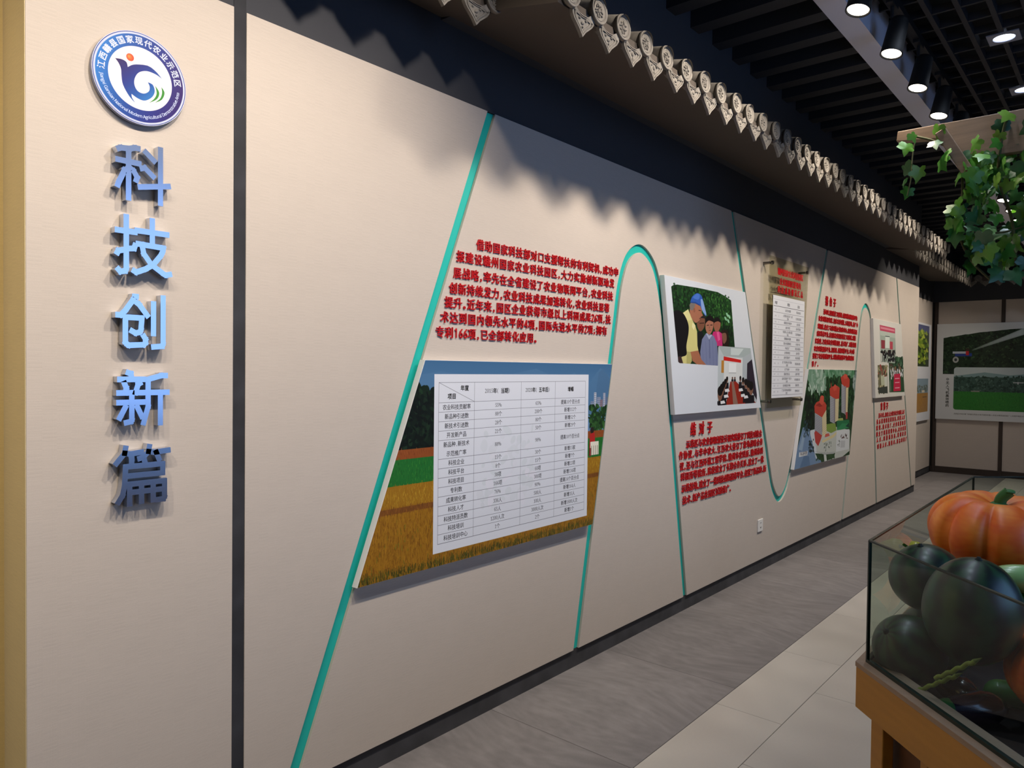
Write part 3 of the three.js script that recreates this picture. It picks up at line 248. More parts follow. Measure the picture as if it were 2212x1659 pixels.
'育': [[44, 20, 43, 17, 39, 14], [39, 10, 39, 14], [18, 21, 18, 20, 16, 18], [14, 38, 46, 38], [39, 14, 36, 14], [31, 10, 29, 3], [14, 46, 46, 46], [56, 10, 31, 10, 22, 11, 21, 10, 4, 10], [14, 57, 14, 29, 46, 29, 46, 51, 46, 55, 34, 56], [22, 11, 21, 14, 16, 18, 14, 21], [53, 24, 44, 20, 9, 22]],
'苗': [[40, 20, 40, 2], [49, 38, 11, 38], [30, 53, 30, 24], [19, 2, 19, 20], [3, 11, 56, 11], [49, 53, 11, 53], [49, 57, 49, 24, 11, 24, 11, 57]],
'范': [[6, 55, 20, 40], [16, 36, 6, 32, 3, 32], [57, 46, 55, 48], [8, 20, 19, 26], [39, 39, 47, 38, 50, 38, 50, 22, 27, 22, 27, 50, 28, 54, 32, 54, 52, 54, 54, 53, 55, 48], [55, 48, 54, 45], [19, 2, 19, 17], [40, 17, 40, 2], [56, 10, 4, 10]],
'药': [[39, 45, 40, 42, 40, 40, 36, 34, 33, 33], [4, 54, 25, 50], [17, 17, 15, 18, 8, 27, 8, 30], [40, 55, 48, 55, 50, 52, 53, 24, 34, 23], [10, 42, 10, 38, 15, 34, 16, 30], [5, 43, 9, 42, 22, 40, 25, 39], [40, 2, 40, 14], [19, 2, 19, 15], [4, 9, 56, 9], [4, 32, 7, 30, 16, 30, 19, 30, 24, 24], [36, 15, 34, 23, 27, 32]],
'获': [[2, 43, 6, 44, 14, 37, 18, 36], [44, 19, 46, 20, 52, 25], [57, 54, 52, 54, 47, 49, 43, 42, 41, 37, 38, 36], [56, 30, 23, 30], [3, 29, 6, 30, 13, 26, 20, 20, 22, 19], [40, 15, 40, 2], [21, 55, 25, 55, 30, 50, 34, 46, 37, 37, 38, 36, 38, 17], [20, 15, 20, 2], [4, 9, 56, 9], [6, 54, 9, 56, 12, 56, 15, 55, 16, 53, 18, 48, 18, 37, 15, 26, 10, 20, 6, 18]],
'著': [[29, 30, 28, 32, 26, 34, 24, 36], [49, 46, 17, 46], [49, 54, 17, 54], [17, 38, 17, 54], [40, 2, 40, 15], [52, 16, 45, 22, 43, 22, 39, 28], [4, 29, 26, 28, 29, 30, 39, 28, 40, 29, 56, 29], [26, 13, 26, 28], [43, 22, 41, 19, 9, 19], [19, 2, 19, 15], [4, 8, 56, 8], [3, 40, 5, 41, 23, 36, 25, 37, 48, 37, 49, 54]],
'西': [[52, 52, 8, 52], [36, 8, 36, 36, 40, 37, 52, 37], [23, 8, 23, 25, 21, 31, 19, 35, 14, 38, 8, 38], [8, 57, 9, 21, 51, 21, 52, 57], [4, 8, 56, 8]],
'规': [[54, 44, 56, 46, 54, 54, 53, 54, 45, 54, 44, 54, 43, 51, 43, 38, 40, 38], [23, 48, 23, 45, 18, 38, 14, 36], [30, 37, 31, 7, 52, 7, 52, 37], [41, 15, 40, 38], [23, 55, 27, 54, 34, 48, 39, 38, 40, 38], [25, 28, 3, 28], [4, 14, 24, 14], [14, 3, 14, 36, 11, 46, 5, 55]],
'计': [[11, 6, 19, 13], [14, 50, 18, 48, 23, 45, 24, 42], [57, 24, 23, 24], [40, 3, 40, 57], [3, 23, 14, 24, 14, 50, 12, 53, 11, 56]],
'订': [[32, 55, 43, 54, 44, 53, 44, 10], [26, 41, 25, 44, 19, 48, 15, 49], [11, 7, 17, 14], [24, 9, 57, 9], [3, 23, 15, 23, 15, 50, 12, 53, 12, 56]],
'训': [[40, 7, 40, 49], [16, 16, 16, 13, 8, 6], [13, 49, 17, 48, 20, 45, 20, 42], [53, 57, 53, 4], [22, 56, 26, 47, 28, 36, 28, 4], [10, 56, 10, 53, 13, 49, 13, 23, 2, 23]],
'议': [[19, 54, 22, 55, 26, 53, 38, 43], [38, 42, 40, 40, 46, 30, 53, 7], [38, 42, 38, 43], [38, 42, 34, 36, 29, 26, 25, 10, 26, 7], [22, 43, 22, 45, 18, 48, 13, 50], [35, 4, 40, 16], [8, 5, 14, 12, 14, 15], [58, 54, 54, 55, 50, 53, 38, 43], [10, 54, 13, 50, 13, 23, 3, 23]],
'设': [[16, 14, 16, 12, 10, 6], [22, 56, 31, 53, 38, 48], [57, 54, 54, 55, 50, 54, 42, 50, 40, 48], [40, 48, 38, 48], [56, 22, 49, 22, 47, 21, 46, 6, 32, 6, 30, 18, 26, 23, 21, 25], [13, 50, 17, 48, 20, 46, 22, 43], [38, 48, 30, 38, 28, 35, 28, 31], [40, 48, 48, 38, 50, 35, 50, 31, 23, 31], [3, 23, 13, 23, 13, 50, 10, 55]],
'试': [[3, 23, 13, 23, 13, 50], [31, 48, 31, 30], [48, 4, 55, 12], [17, 13, 9, 5], [13, 50, 17, 49, 21, 46, 22, 44], [13, 50, 10, 55], [42, 3, 44, 34, 47, 49, 50, 54, 54, 53, 56, 48, 55, 43], [57, 17, 21, 17], [40, 45, 38, 47, 31, 48, 24, 51, 23, 53], [38, 30, 23, 30]],
'贡': [[32, 48, 36, 48, 52, 55, 56, 54], [47, 46, 46, 28, 13, 28, 13, 46], [4, 54, 8, 55, 14, 54, 25, 48, 29, 44, 30, 34], [30, 19, 30, 8], [56, 19, 4, 19], [52, 8, 8, 8]],
'赣': [[42, 16, 45, 16], [42, 16, 36, 10], [33, 50, 34, 38, 52, 38, 52, 50], [57, 56, 45, 51], [7, 32, 25, 32], [45, 16, 50, 10, 51, 8, 37, 7], [45, 16, 46, 17, 54, 20, 58, 19], [16, 9, 14, 3], [23, 12, 20, 19], [28, 55, 33, 55, 39, 52, 42, 48, 43, 42], [43, 31, 43, 24], [10, 19, 9, 12], [4, 9, 28, 9], [29, 32, 57, 32], [16, 40, 7, 40, 7, 26, 24, 25, 25, 26, 25, 40, 16, 40], [29, 48, 2, 48], [16, 40, 16, 57], [30, 13, 36, 10, 39, 2], [52, 24, 36, 24, 34, 21], [3, 20, 28, 20, 31, 22, 40, 18, 42, 16]],
'转': [[42, 48, 43, 50, 49, 55], [42, 48, 35, 45, 32, 45], [26, 22, 57, 22], [24, 11, 3, 11], [3, 45, 26, 41], [55, 11, 28, 11], [42, 3, 41, 10, 40, 12, 38, 22, 36, 23, 34, 34], [24, 30, 6, 30], [16, 19, 16, 57], [42, 48, 50, 38, 50, 34, 34, 34, 31, 36], [5, 32, 11, 16, 11, 12, 13, 10, 14, 3]],
'达': [[14, 16, 7, 5], [36, 25, 39, 26, 54, 45], [58, 51, 54, 54, 28, 54, 21, 52, 13, 47], [3, 27, 13, 27, 13, 47], [13, 47, 10, 48, 6, 51, 5, 53, 5, 56], [20, 16, 56, 16], [19, 43, 23, 43, 29, 38, 36, 25, 37, 3]],
'近': [[13, 47, 13, 26, 3, 26], [13, 47, 21, 52, 28, 54, 52, 54, 54, 53, 58, 51], [13, 47, 10, 48, 7, 51, 5, 53, 5, 56], [6, 5, 15, 14], [44, 48, 44, 22], [27, 22, 57, 22], [55, 5, 50, 4, 27, 8, 27, 27, 25, 38, 22, 44, 23, 48]],
'还': [[54, 34, 45, 25], [12, 48, 12, 25, 3, 25], [12, 48, 6, 51, 4, 54, 4, 57], [12, 48, 21, 53, 30, 55, 54, 54, 58, 52], [17, 34, 21, 34, 32, 23, 36, 22], [15, 14, 7, 5], [40, 8, 36, 21, 37, 22, 37, 48], [55, 8, 20, 8]],
'进': [[3, 26, 13, 26, 13, 47], [58, 51, 54, 54, 28, 54, 21, 52, 13, 47], [5, 56, 5, 53, 8, 49, 13, 47], [15, 14, 6, 5], [31, 4, 30, 34, 28, 41, 25, 45, 22, 46], [56, 30, 20, 30], [46, 4, 46, 48], [55, 15, 21, 15]],
'速': [[14, 48, 14, 26, 3, 26], [14, 48, 8, 51, 4, 56], [14, 48, 23, 53, 31, 54, 54, 54, 57, 52], [14, 15, 7, 7, 5, 7], [56, 10, 19, 10], [37, 49, 37, 3], [19, 45, 22, 45, 25, 44, 34, 35, 40, 30, 52, 30, 51, 19, 24, 19, 24, 30, 35, 30, 44, 36, 54, 45]],
'部': [[45, 47, 52, 46, 54, 42, 53, 34, 48, 25, 54, 8], [17, 3, 19, 11], [57, 7, 54, 8], [54, 8, 52, 7, 40, 8, 40, 57], [14, 24, 10, 15], [30, 15, 27, 16, 24, 28], [8, 52, 29, 52], [3, 28, 34, 28], [33, 11, 5, 11], [29, 56, 29, 37, 8, 37, 8, 57]],
'长': [[33, 47, 32, 50, 17, 53], [24, 19, 28, 20, 31, 18, 49, 5], [14, 56, 17, 53], [58, 52, 54, 53, 51, 52, 40, 44, 34, 36, 32, 28], [17, 3, 17, 53], [56, 28, 3, 28]],
'际': [[32, 55, 38, 55, 40, 53, 40, 23], [49, 33, 54, 47, 54, 51], [22, 49, 24, 49, 26, 47, 31, 33], [28, 9, 54, 9], [13, 42, 18, 41, 20, 38, 20, 29, 16, 22, 20, 8], [7, 57, 7, 7, 23, 7], [57, 23, 25, 23]],
'院': [[19, 54, 22, 55, 24, 54, 30, 48, 33, 41, 34, 34], [44, 34, 45, 54, 47, 55, 54, 55, 56, 52, 56, 47], [6, 57, 6, 7, 18, 6, 18, 8, 14, 22, 18, 30, 19, 37, 17, 41, 13, 42, 11, 40], [28, 22, 52, 22], [38, 2, 40, 8, 40, 12], [55, 20, 54, 12, 25, 12, 25, 20], [57, 33, 24, 33]],
'项': [[12, 40, 12, 11], [20, 54, 23, 55, 27, 54, 33, 50, 36, 46, 39, 38, 39, 23], [37, 17, 39, 7], [42, 48, 45, 48, 56, 56], [57, 7, 23, 7], [22, 38, 12, 40, 11, 41, 4, 43, 3, 46], [27, 43, 27, 17, 37, 17, 51, 17, 51, 43], [21, 11, 3, 11]],
'领': [[4, 23, 10, 16, 14, 9, 16, 8], [27, 55, 30, 56, 34, 54, 38, 50, 41, 46, 43, 39, 44, 23], [44, 8, 42, 17], [19, 26, 13, 19], [6, 32, 23, 32, 24, 32, 22, 37, 15, 48], [45, 46, 55, 54], [15, 48, 16, 50, 21, 56], [15, 48, 7, 44], [19, 3, 17, 4, 16, 8], [16, 8, 18, 9, 24, 16, 27, 20, 27, 23], [31, 7, 57, 7], [53, 44, 53, 18, 42, 17, 34, 18, 34, 44]],
'飞': [[39, 25, 38, 24, 37, 8, 4, 8], [55, 36, 52, 32, 39, 25], [54, 42, 56, 45, 54, 52, 52, 54, 47, 52, 43, 49, 41, 44, 38, 28, 38, 26, 54, 12]],
'驱': [[17, 40, 16, 42, 2, 46], [46, 28, 48, 26, 52, 16, 54, 14], [46, 28, 46, 32], [46, 28, 43, 27, 35, 16], [56, 7, 29, 8, 29, 53, 57, 53], [46, 32, 48, 33, 52, 40, 54, 43, 53, 46], [46, 32, 44, 33, 35, 46], [4, 6, 20, 6, 18, 32], [8, 54, 11, 55, 17, 55, 20, 53, 22, 44, 22, 32, 6, 32, 8, 14]],
'验': [[46, 53, 46, 49, 54, 32, 56, 31], [56, 25, 56, 22, 48, 16, 42, 8, 40, 8], [3, 47, 4, 45, 16, 42, 17, 40], [49, 23, 32, 23], [40, 8, 42, 3], [40, 8, 38, 8, 32, 16, 25, 23, 25, 25], [41, 30, 43, 43], [30, 31, 34, 45], [18, 32, 20, 6, 4, 6], [56, 53, 26, 53], [8, 14, 6, 32, 22, 32, 21, 47, 19, 54, 17, 55, 11, 55, 9, 54]],
'高': [[8, 57, 8, 33, 52, 33, 52, 54, 51, 55, 44, 56], [30, 10, 29, 3], [43, 26, 46, 25, 46, 18, 45, 17, 15, 17, 14, 18, 14, 26, 15, 26, 43, 26], [19, 50, 40, 50, 40, 49, 40, 40, 19, 40, 19, 54], [4, 10, 56, 10]],
};
const wob = (cx, cy, rx, ry, n = 10, a0 = 0, a1 = 6.2832) => Array.from({ length: n + 1 }, (_, i) => [cx + rx * Math.cos(a0 + (a1 - a0) * i / n), cy + ry * Math.sin(a0 + (a1 - a0) * i / n)]);
for (const c of Object.keys(GLYPH)) GLYPH[c] = GLYPH[c].map(s => Array.from({ length: s.length / 2 }, (_, i) => [s[2 * i], s[2 * i + 1]]));
Object.assign(GLYPH, {
  ',': [[[14, 46], [17, 50], [12, 57]]], '。': [wob(14, 50, 5, 5)], '、': [[[10, 46], [18, 55]]], ';': [[[14, 28], [15, 31]], [[14, 46], [17, 50], [12, 57]]],
  '1': [[[9, 16], [16, 9], [16, 53]]], '2': [[...wob(16, 20, 10, 11, 7, 3.4, 6.6), [6, 53], [28, 53]]], '4': [[[22, 53], [22, 9], [4, 40], [29, 40]]],
  '6': [[[24, 10], [12, 22], [6, 40]], wob(16, 41, 10, 12)],
});
const ADV = (c) => ',。、; '.includes(c) ? 0.5 : '0123456789'.includes(c) ? 0.52 : 1;
const glyphGeo = new Map();
// one raised character, its middle at the origin, facing +x, reading along -z
function charGeo(c, size, weight, depth) {
  const key = [c, size, weight, depth].join();
  if (glyphGeo.has(key)) return glyphGeo.get(key);
  const out = [], k = size / 60, half = ADV(c) === 1 ? 30 : 16;
  let j = 0;
  for (const s of GLYPH[c] || GLYPH['口']) for (let i = 0; i + 1 < s.length; i++) {
    const [x0, y0] = s[i], [x1, y1] = s[i + 1], L = Math.hypot(x1 - x0, y1 - y0) * k; if (L < 1e-6) continue;
    const g = new THREE.BoxGeometry(L + weight * (i === 0 || i + 2 === s.length ? 0.9 : 0.8), weight, depth - (j++ % 5) * depth * 0.004);
    g.rotateZ(-Math.atan2(y1 - y0, x1 - x0)).translate(((x0 + x1) / 2 - half) * k, (30 - (y0 + y1) / 2) * k, depth / 2);
    out.push(g);
  }
  const g = mergeGeometries(out).rotateY(Math.PI / 2);
  glyphGeo.set(key, g); return g;
}
function penText(ctx, str, x, y, size, color, weight = 0.09, align = 'left', squash = 1) { // flat lettering on a print; y is the middle of the line
  let w = 0; for (const c of str) w += ADV(c) * size * squash;
  if (align === 'center') x -= w / 2;
  ctx.strokeStyle = color; ctx.fillStyle = color; ctx.lineWidth = size * weight; ctx.lineCap = 'butt'; ctx.lineJoin = 'miter';
  for (const c of str) {
    if (GLYPH[c] && !/[0-9]/.test(c)) {
      for (const s of GLYPH[c]) { ctx.beginPath(); s.forEach(([px, py], i) => { const X = x + (px / 60) * size * squash, Y = y + (py / 60 - 0.5) * size; i ? ctx.lineTo(X, Y) : ctx.moveTo(X, Y); }); ctx.stroke(); }
    } else { ctx.font = (size * 0.92) + 'px serif'; ctx.textAlign = 'left'; ctx.textBaseline = 'middle'; ctx.fillText(c, x + size * 0.02, y + size * 0.02); }
    x += ADV(c) * size * squash;
  }
  return w;
}
// ------------------------------------------------------------------ surface materials
const rowJ = Array.from({ length: 512 }, () => rnd()), colJ = Array.from({ length: 512 }, () => rnd());
const weave = dataTex(512, 512, (u, v, x, y) => { const h = 120 + 46 * (rowJ[y] - 0.5) + 22 * (colJ[x] - 0.5) + 50 * (rowJ[(y * 7 + (x >> 5) * 3) & 511] - 0.5) + 16 * (rnd() - 0.5); return [cl(h), cl(h), cl(h)]; });
const weaveCol = dataTex(512, 512, (u, v, x, y) => { const k = 1 + 0.05 * (rowJ[(y * 3 + (x >> 6) * 5) & 511] - 0.5) + 0.04 * (rnd() - 0.5) + 0.006 * tn(u, v, 3, 3); return [cl(238 * k), cl(238 * k), cl(238 * k)]; }, true);
const speckle = dataTex(256, 256, () => { const v = 128 + 90 * (rnd() - 0.5); return [v, v, v]; });
const grime = dataTex(512, 512, (u, v) => { const k = 215 + 42 * tn(u, v, 5, 5) + 30 * tn(u, v, 14, 12, 4) + 14 * (rnd() - 0.5); return [cl(k), cl(k), cl(k)]; }, true);
const M = {
  beige: mat({ color: hex('#d0c4b8'), roughness: 0.82, map: wrapTex(weaveCol, 1 / 0.26, 1 / 0.26), bumpMap: wrapTex(weave, 1 / 0.26, 1 / 0.26), bumpScale: 0.00022 }),
  mustard: mat({ color: hex('#cdb477'), roughness: 0.85, map: wrapTex(weaveCol, 1 / 0.26, 1 / 0.26), bumpMap: wrapTex(weave, 1 / 0.26, 1 / 0.26), bumpScale: 0.0006 }),
  sand: mat({ color: hex('#e2d2a8'), roughness: 0.85, map: wrapTex(weaveCol, 1 / 0.26, 1 / 0.26) }),
  backing: mat({ color: hex('#4a4740'), roughness: 0.9 }),
  charcoal: mat({ color: hex('#35363c'), roughness: 0.85, map: wrapTex(grime, 1.6, 1.6), bumpMap: wrapTex(speckle, 8, 8), bumpScale: 0.0005 }),
  band: mat({ color: hex('#3a3b40'), roughness: 0.9, bumpMap: wrapTex(speckle, 6, 6), bumpScale: 0.0004 }),
  soffit: mat({ color: hex('#4b433c'), roughness: 0.95, bumpMap: wrapTex(speckle, 6, 6), bumpScale: 0.0004 }),
  black: mat({ color: hex('#1b1b1d'), roughness: 0.9 }),
  slat: mat({ color: hex('#26262a'), roughness: 0.75 }),
  lightbeam: mat({ color: hex('#d2d3e2'), roughness: 0.6 }),
  teal: mat({ color: hex('#14b3a6'), roughness: 0.55 }),
  skirting: mat({ color: hex('#49494d'), roughness: 0.7, map: wrapTex(grime, 1.3, 1.3) }),
  tile: mat({ color: hex('#938d84'), roughness: 0.95, map: wrapTex(grime, 3, 3), bumpMap: wrapTex(speckle, 14, 14), bumpScale: 0.0003 }),
  postwood: mat({ color: hex('#3a2f28'), roughness: 0.7 }),
  metal: mat({ color: hex('#c9ccd2'), roughness: 0.28, metalness: 1 }),
  board: mat({ color: hex('#dedede'), roughness: 0.6 }),
};
const concrete = dataTex(512, 512, (u, v) => { const k = 1 + 0.07 * tn(u, v, 5, 7) + 0.08 * tn(u, v, 12, 30, 3) + 0.06 * tn(u, v, 30, 60, 6) + 0.04 * (rnd() - 0.5); return [cl(150 * k), cl(146 * k), cl(144 * k)]; }, true);
M.grey = [0.92, 1, 1.07].map(k => mat({ color: hex('#d0cecf').multiplyScalar(k), roughness: 0.5, map: wrapTex(concrete, 0.8, 0.8) }));
const cream = dataTex(512, 512, (u, v) => { const k = 1 + 0.05 * tn(u, v, 3, 5) + 0.04 * tn(u, v, 9, 8, 2) + 0.015 * (rnd() - 0.5); return [cl(224 * k), cl(220 * k), cl(213 * k)]; }, true);
M.cream = [0.97, 1, 1.02].map(k => mat({ color: hex('#d2cfcb').multiplyScalar(k), roughness: 0.3, map: wrapTex(cream, 0.7, 0.7) }));

// ------------------------------------------------------------------ the room shell
const A_END = 10.06, A_FAR = 12.3, CEIL = 3.62, X_R = 4.0, A_BACK = -2.2;
const floor = structure(obj('floor', abox(-0.4, X_R + 0.2, -0.12, -0.012, A_BACK - 0.1, A_FAR + 0.3), M.backing));
{ // floor tiles: a grey strip along the wall, pale polished tiles beyond it
  const bev = (x0, x1, a0, a1) => { const g = new RoundedBoxGeometry(x1 - x0, 0.014, a1 - a0, 1, 0.002).translate((x0 + x1) / 2, -0.007, -(a0 + a1) / 2); return uvBox(g); };
  let i = 0;
  for (let a = A_BACK; a < A_FAR; a += 0.9) { obj('tile', bev(-0.02, 0.6795, a + 0.0008, Math.min(a + 0.8992, A_FAR)), M.grey[(i++ * 7) % 3], floor); }
  for (let a = A_END + 0.04; a < A_FAR; a += 0.9) obj('tile', bev(-0.26, -0.021, a, Math.min(a + 0.8985, A_FAR)), M.grey[(i++ * 5) % 3], floor);
  for (let x = 0.6805, first = true; x < X_R; first = false) {
    const x1 = Math.min(first ? 0.968 : x + 0.8, X_R);
    for (let a = A_BACK + (first ? 0.4 : 0); a < A_FAR; a += 0.8) obj('tile', bev(x + 0.0008, x1 - 0.0008, a + 0.0008, Math.min(a + 0.7992, A_FAR)), M.cream[(i++ * 11) % 3], floor);
    x = x1;
  }
}
const ceiling = structure(obj('ceiling', abox(-0.4, X_R + 0.2, CEIL, CEIL + 0.1, A_BACK - 0.1, A_FAR + 0.3), M.black));
structure(obj('wall_back', abox(-0.4, X_R + 0.2, 0, CEIL, A_BACK - 0.1, A_BACK), M.charcoal));
structure(obj('wall_right', abox(X_R, X_R + 0.12, 0, CEIL, A_BACK, A_FAR), M.charcoal));

// wall_left: a dark backing with cream fabric panels in front of it; the teal strips lie in the gaps between the panels
const WT = 0.013; // panel thickness
const wallLeft = structure(obj('wall_left', abox(-0.17, -WT - 0.004, 0, CEIL, 0.583, A_END), M.backing));
const P_BOT = 0.09, P_TOP = 2.507, GAP = 0.022;
const lineAt = (p, q, y) => [p[0] + (q[0] - p[0]) * (y - p[1]) / (q[1] - p[1]), y];
const smooth = (pts, n) => new THREE.SplineCurve(pts.map(p => new THREE.Vector2(p[0], p[1]))).getPoints(n).map(p => [p.x, p.y]);
const teal = {
  a: [[2.2485, P_TOP], [1.317, P_BOT]],
  b: [[2.901, P_BOT], ...smooth([[3.215, 1.72], [3.252, 1.90], [3.325, 2.045], [3.450, 2.107], [3.578, 2.050], [3.655, 1.930], [3.712, 1.76]], 40), [4.031, P_BOT]],
  c: [[4.620, P_TOP], ...smooth([[5.270, 0.90], [5.335, 0.735], [5.412, 0.582], [5.535, 0.486], [5.672, 0.545], [5.775, 0.700], [5.855, 0.86]], 40), [6.560, P_TOP]],
  d: [[7.130, P_BOT], ...smooth([[7.535, 1.765], [7.578, 1.925], [7.650, 2.058], [7.768, 2.117], [7.892, 2.060], [7.965, 1.940], [8.020, 1.76]], 40), [8.303, P_BOT]],
  e: [[8.950, P_TOP], [9.856, P_BOT]],
};
function offset(line, d) { // parallel curve, ends kept on their height
  const n = line.length, out = [];
  for (let i = 0; i < n; i++) {
    const p = line[Math.max(0, i - 1)], q = line[Math.min(n - 1, i + 1)], tx = q[0] - p[0], ty = q[1] - p[1], L = Math.hypot(tx, ty);
    if (i === 0 || i === n - 1) out.push([line[i][0] - d * L / ty, line[i][1]]); else out.push([line[i][0] - ty / L * d, line[i][1] + tx / L * d]);
  }
  return out;
}
// offset(+d) lies to the left of the direction of travel
const T = teal, rev = (l) => l.slice().reverse();
const panels = [
  rect(0.583, 1.117, P_BOT, P_TOP + 0.003),
  [[1.157, P_BOT], ...rev(offset(T.a, -GAP)), [1.157, P_TOP]],
  [...offset(T.a, GAP), ...offset(T.b, GAP), ...offset(T.d, GAP), ...rev(offset(T.e, -GAP)), ...rev(offset(T.c, -GAP))],
  offset(T.b, -GAP), offset(T.c, GAP), offset(T.d, -GAP),
  [[9.856 + 0.019, P_BOT], [A_END, P_BOT], [A_END, P_TOP], [8.950 + 0.019, P_TOP]],
];
for (const p of panels) obj('panel', wallPiece(p, -WT, WT, 0.0012), M.beige, wallLeft);
const tealLabels = [
  'straight teal strip slanting from the dark band to the floor, left of the table poster', 'teal strip rising in a round arch just right of the table poster',
  'teal strip hanging in a deep U beneath the clear acrylic panel', 'narrow teal arch between the housing poster and the last photo board', 'last straight teal strip, near the far end of the wall',
];
Object.values(teal).forEach((l, i) => tag(obj('teal_strip', wallPiece([...offset(l, GAP + 0.0015), ...rev(offset(l, -GAP - 0.0015))], -WT - 0.004, 0.004), M.teal), tealLabels[i], 'strip', 'teal strips inlaid in the exhibition wall'));
// dark post between the logo panel and the long wall, skirting, dark band above the panels
structure(obj('trim_1', wallPiece(rect(1.117, 1.157, 0, P_TOP + 0.3), -WT - 0.003, WT + 0.001, 0.001), M.charcoal));
structure(obj('baseboard_left', uvBox(abox(-0.04, -0.012, 0, 0.088, 0.59, A_END)), M.skirting));
structure(obj('trim_2', uvBox(abox(-0.02, -0.004, P_TOP + 0.001, 2.83, 0.583, A_END)), M.band));

// left of the logo panel the wall steps back
const wallNear = structure(obj('wall_near', uvBox(abox(-0.4, -0.17, 0, CEIL, A_BACK, 0.7)), M.mustard));
structure(obj('trim_3', uvBox(abox(-0.17, -0.002, P_BOT, P_TOP, 0.5815, 0.5835)), M.sand));
// beyond the end of the long wall it steps back as well, then the end wall crosses
const wallSet = structure(obj('wall_setback', abox(-0.4, -0.278, 0, CEIL, A_END - 0.2, A_FAR + 0.2), M.backing));
obj('panel', wallPiece(rect(A_END, 11.325, P_BOT, P_TOP), -0.276, WT, 0.0012), M.beige, wallSet);
obj('panel', wallPiece(rect(11.333, A_FAR - 0.06, P_BOT, P_TOP), -0.276, WT, 0.0012), M.beige, wallSet);
structure(obj('baseboard_setback', uvBox(abox(-0.29, -0.272, 0, 0.088, A_END, A_FAR)), M.skirting));
structure(obj('trim_4', uvBox(abox(-0.278, -0.262, P_TOP + 0.001, 2.83, A_END, A_FAR)), M.band));
structure(obj('trim_5', uvBox(abox(-0.26, -0.02, 0, 2.83, A_END - 0.02, A_END - 0.001)), M.beige));
const wallFar = structure(obj('wall_far', abox(-0.4, X_R + 0.2, 0, CEIL, A_FAR + 0.02, A_FAR + 0.2), M.backing));
const farPanel = (x0, x1) => obj('panel', uvBox(new RoundedBoxGeometry(x1 - x0, P_TOP - P_BOT, 0.018, 1, 0.002).translate((x0 + x1) / 2, (P_TOP + P_BOT) / 2, -A_FAR - 0.011)), M.beige, wallFar);
for (let x = -0.2; x < X_R; x += 0.825) farPanel(x + 0.004, Math.min(x + 0.783, X_R));
let trimN = 6;
for (let x = -0.241; x < X_R; x += 0.825) structure(obj('trim_' + trimN++, abox(x, x + 0.042, 0, P_TOP, A_FAR - 0.012, A_FAR + 0.02), M.postwood));
structure(obj('baseboard_far', uvBox(abox(-0.262, X_R, 0, 0.088, A_FAR - 0.006, A_FAR + 0.02)), M.postwood));
structure(obj('trim_far', uvBox(abox(-0.262, X_R, P_TOP, 2.85, A_FAR - 0.008, A_FAR + 0.02)), M.band));

// ------------------------------------------------------------------ tiled eaves
// one round cap tile with a moulded end disc, one pointed drip tile; both sit at the eave line (x = 0 outwards, y = 0 at the disc's middle)
function capGeo(v, len) {
  const parts = [];
  const tube = new THREE.CylinderGeometry(0.043, 0.043, len, 20, 1, true, 0, Math.PI * 2).rotateZ(Math.PI / 2 - 0.26).translate(-len / 2 * Math.cos(0.26) + 0.002, len / 2 * Math.sin(0.26), 0);
  parts.push(tube);
  const prof = [[0.0005, -0.004], [0.028, -0.004], [0.030, 0.000], [0.0335, 0.000], [0.035, -0.004], [0.038, -0.004], [0.0395, 0.003], [0.0455, 0.003], [0.0465, 0.0], [0.0465, -0.012], [0.0005, -0.012]].map(p => new THREE.Vector2(p[0], p[1]));
  parts.push(new THREE.LatheGeometry(prof, 28).rotateZ(-Math.PI / 2));
  const bump = (r, t, w, h, rot) => parts.push(new THREE.SphereGeometry(1, 8, 5).scale(0.005, h, w).rotateX(rot).translate(-0.003, r * Math.sin(t), r * Math.cos(t)));
  bump(0, 0, 0.008, 0.008, 0);
  const n = v ? 5 : 4;
  for (let k = 0; k < n; k++) { const t = k / n * Math.PI * 2 + 0.4; bump(0.018, t, 0.0095, 0.004, -t + 0.6); bump(0.019, t + Math.PI / n, 0.0035, 0.006, -t); bump(0.0095, t + 0.5, 0.003, 0.0045, -t); }
  return mergeGeometries(parts.map(g => g.index ? g.toNonIndexed() : g));
}
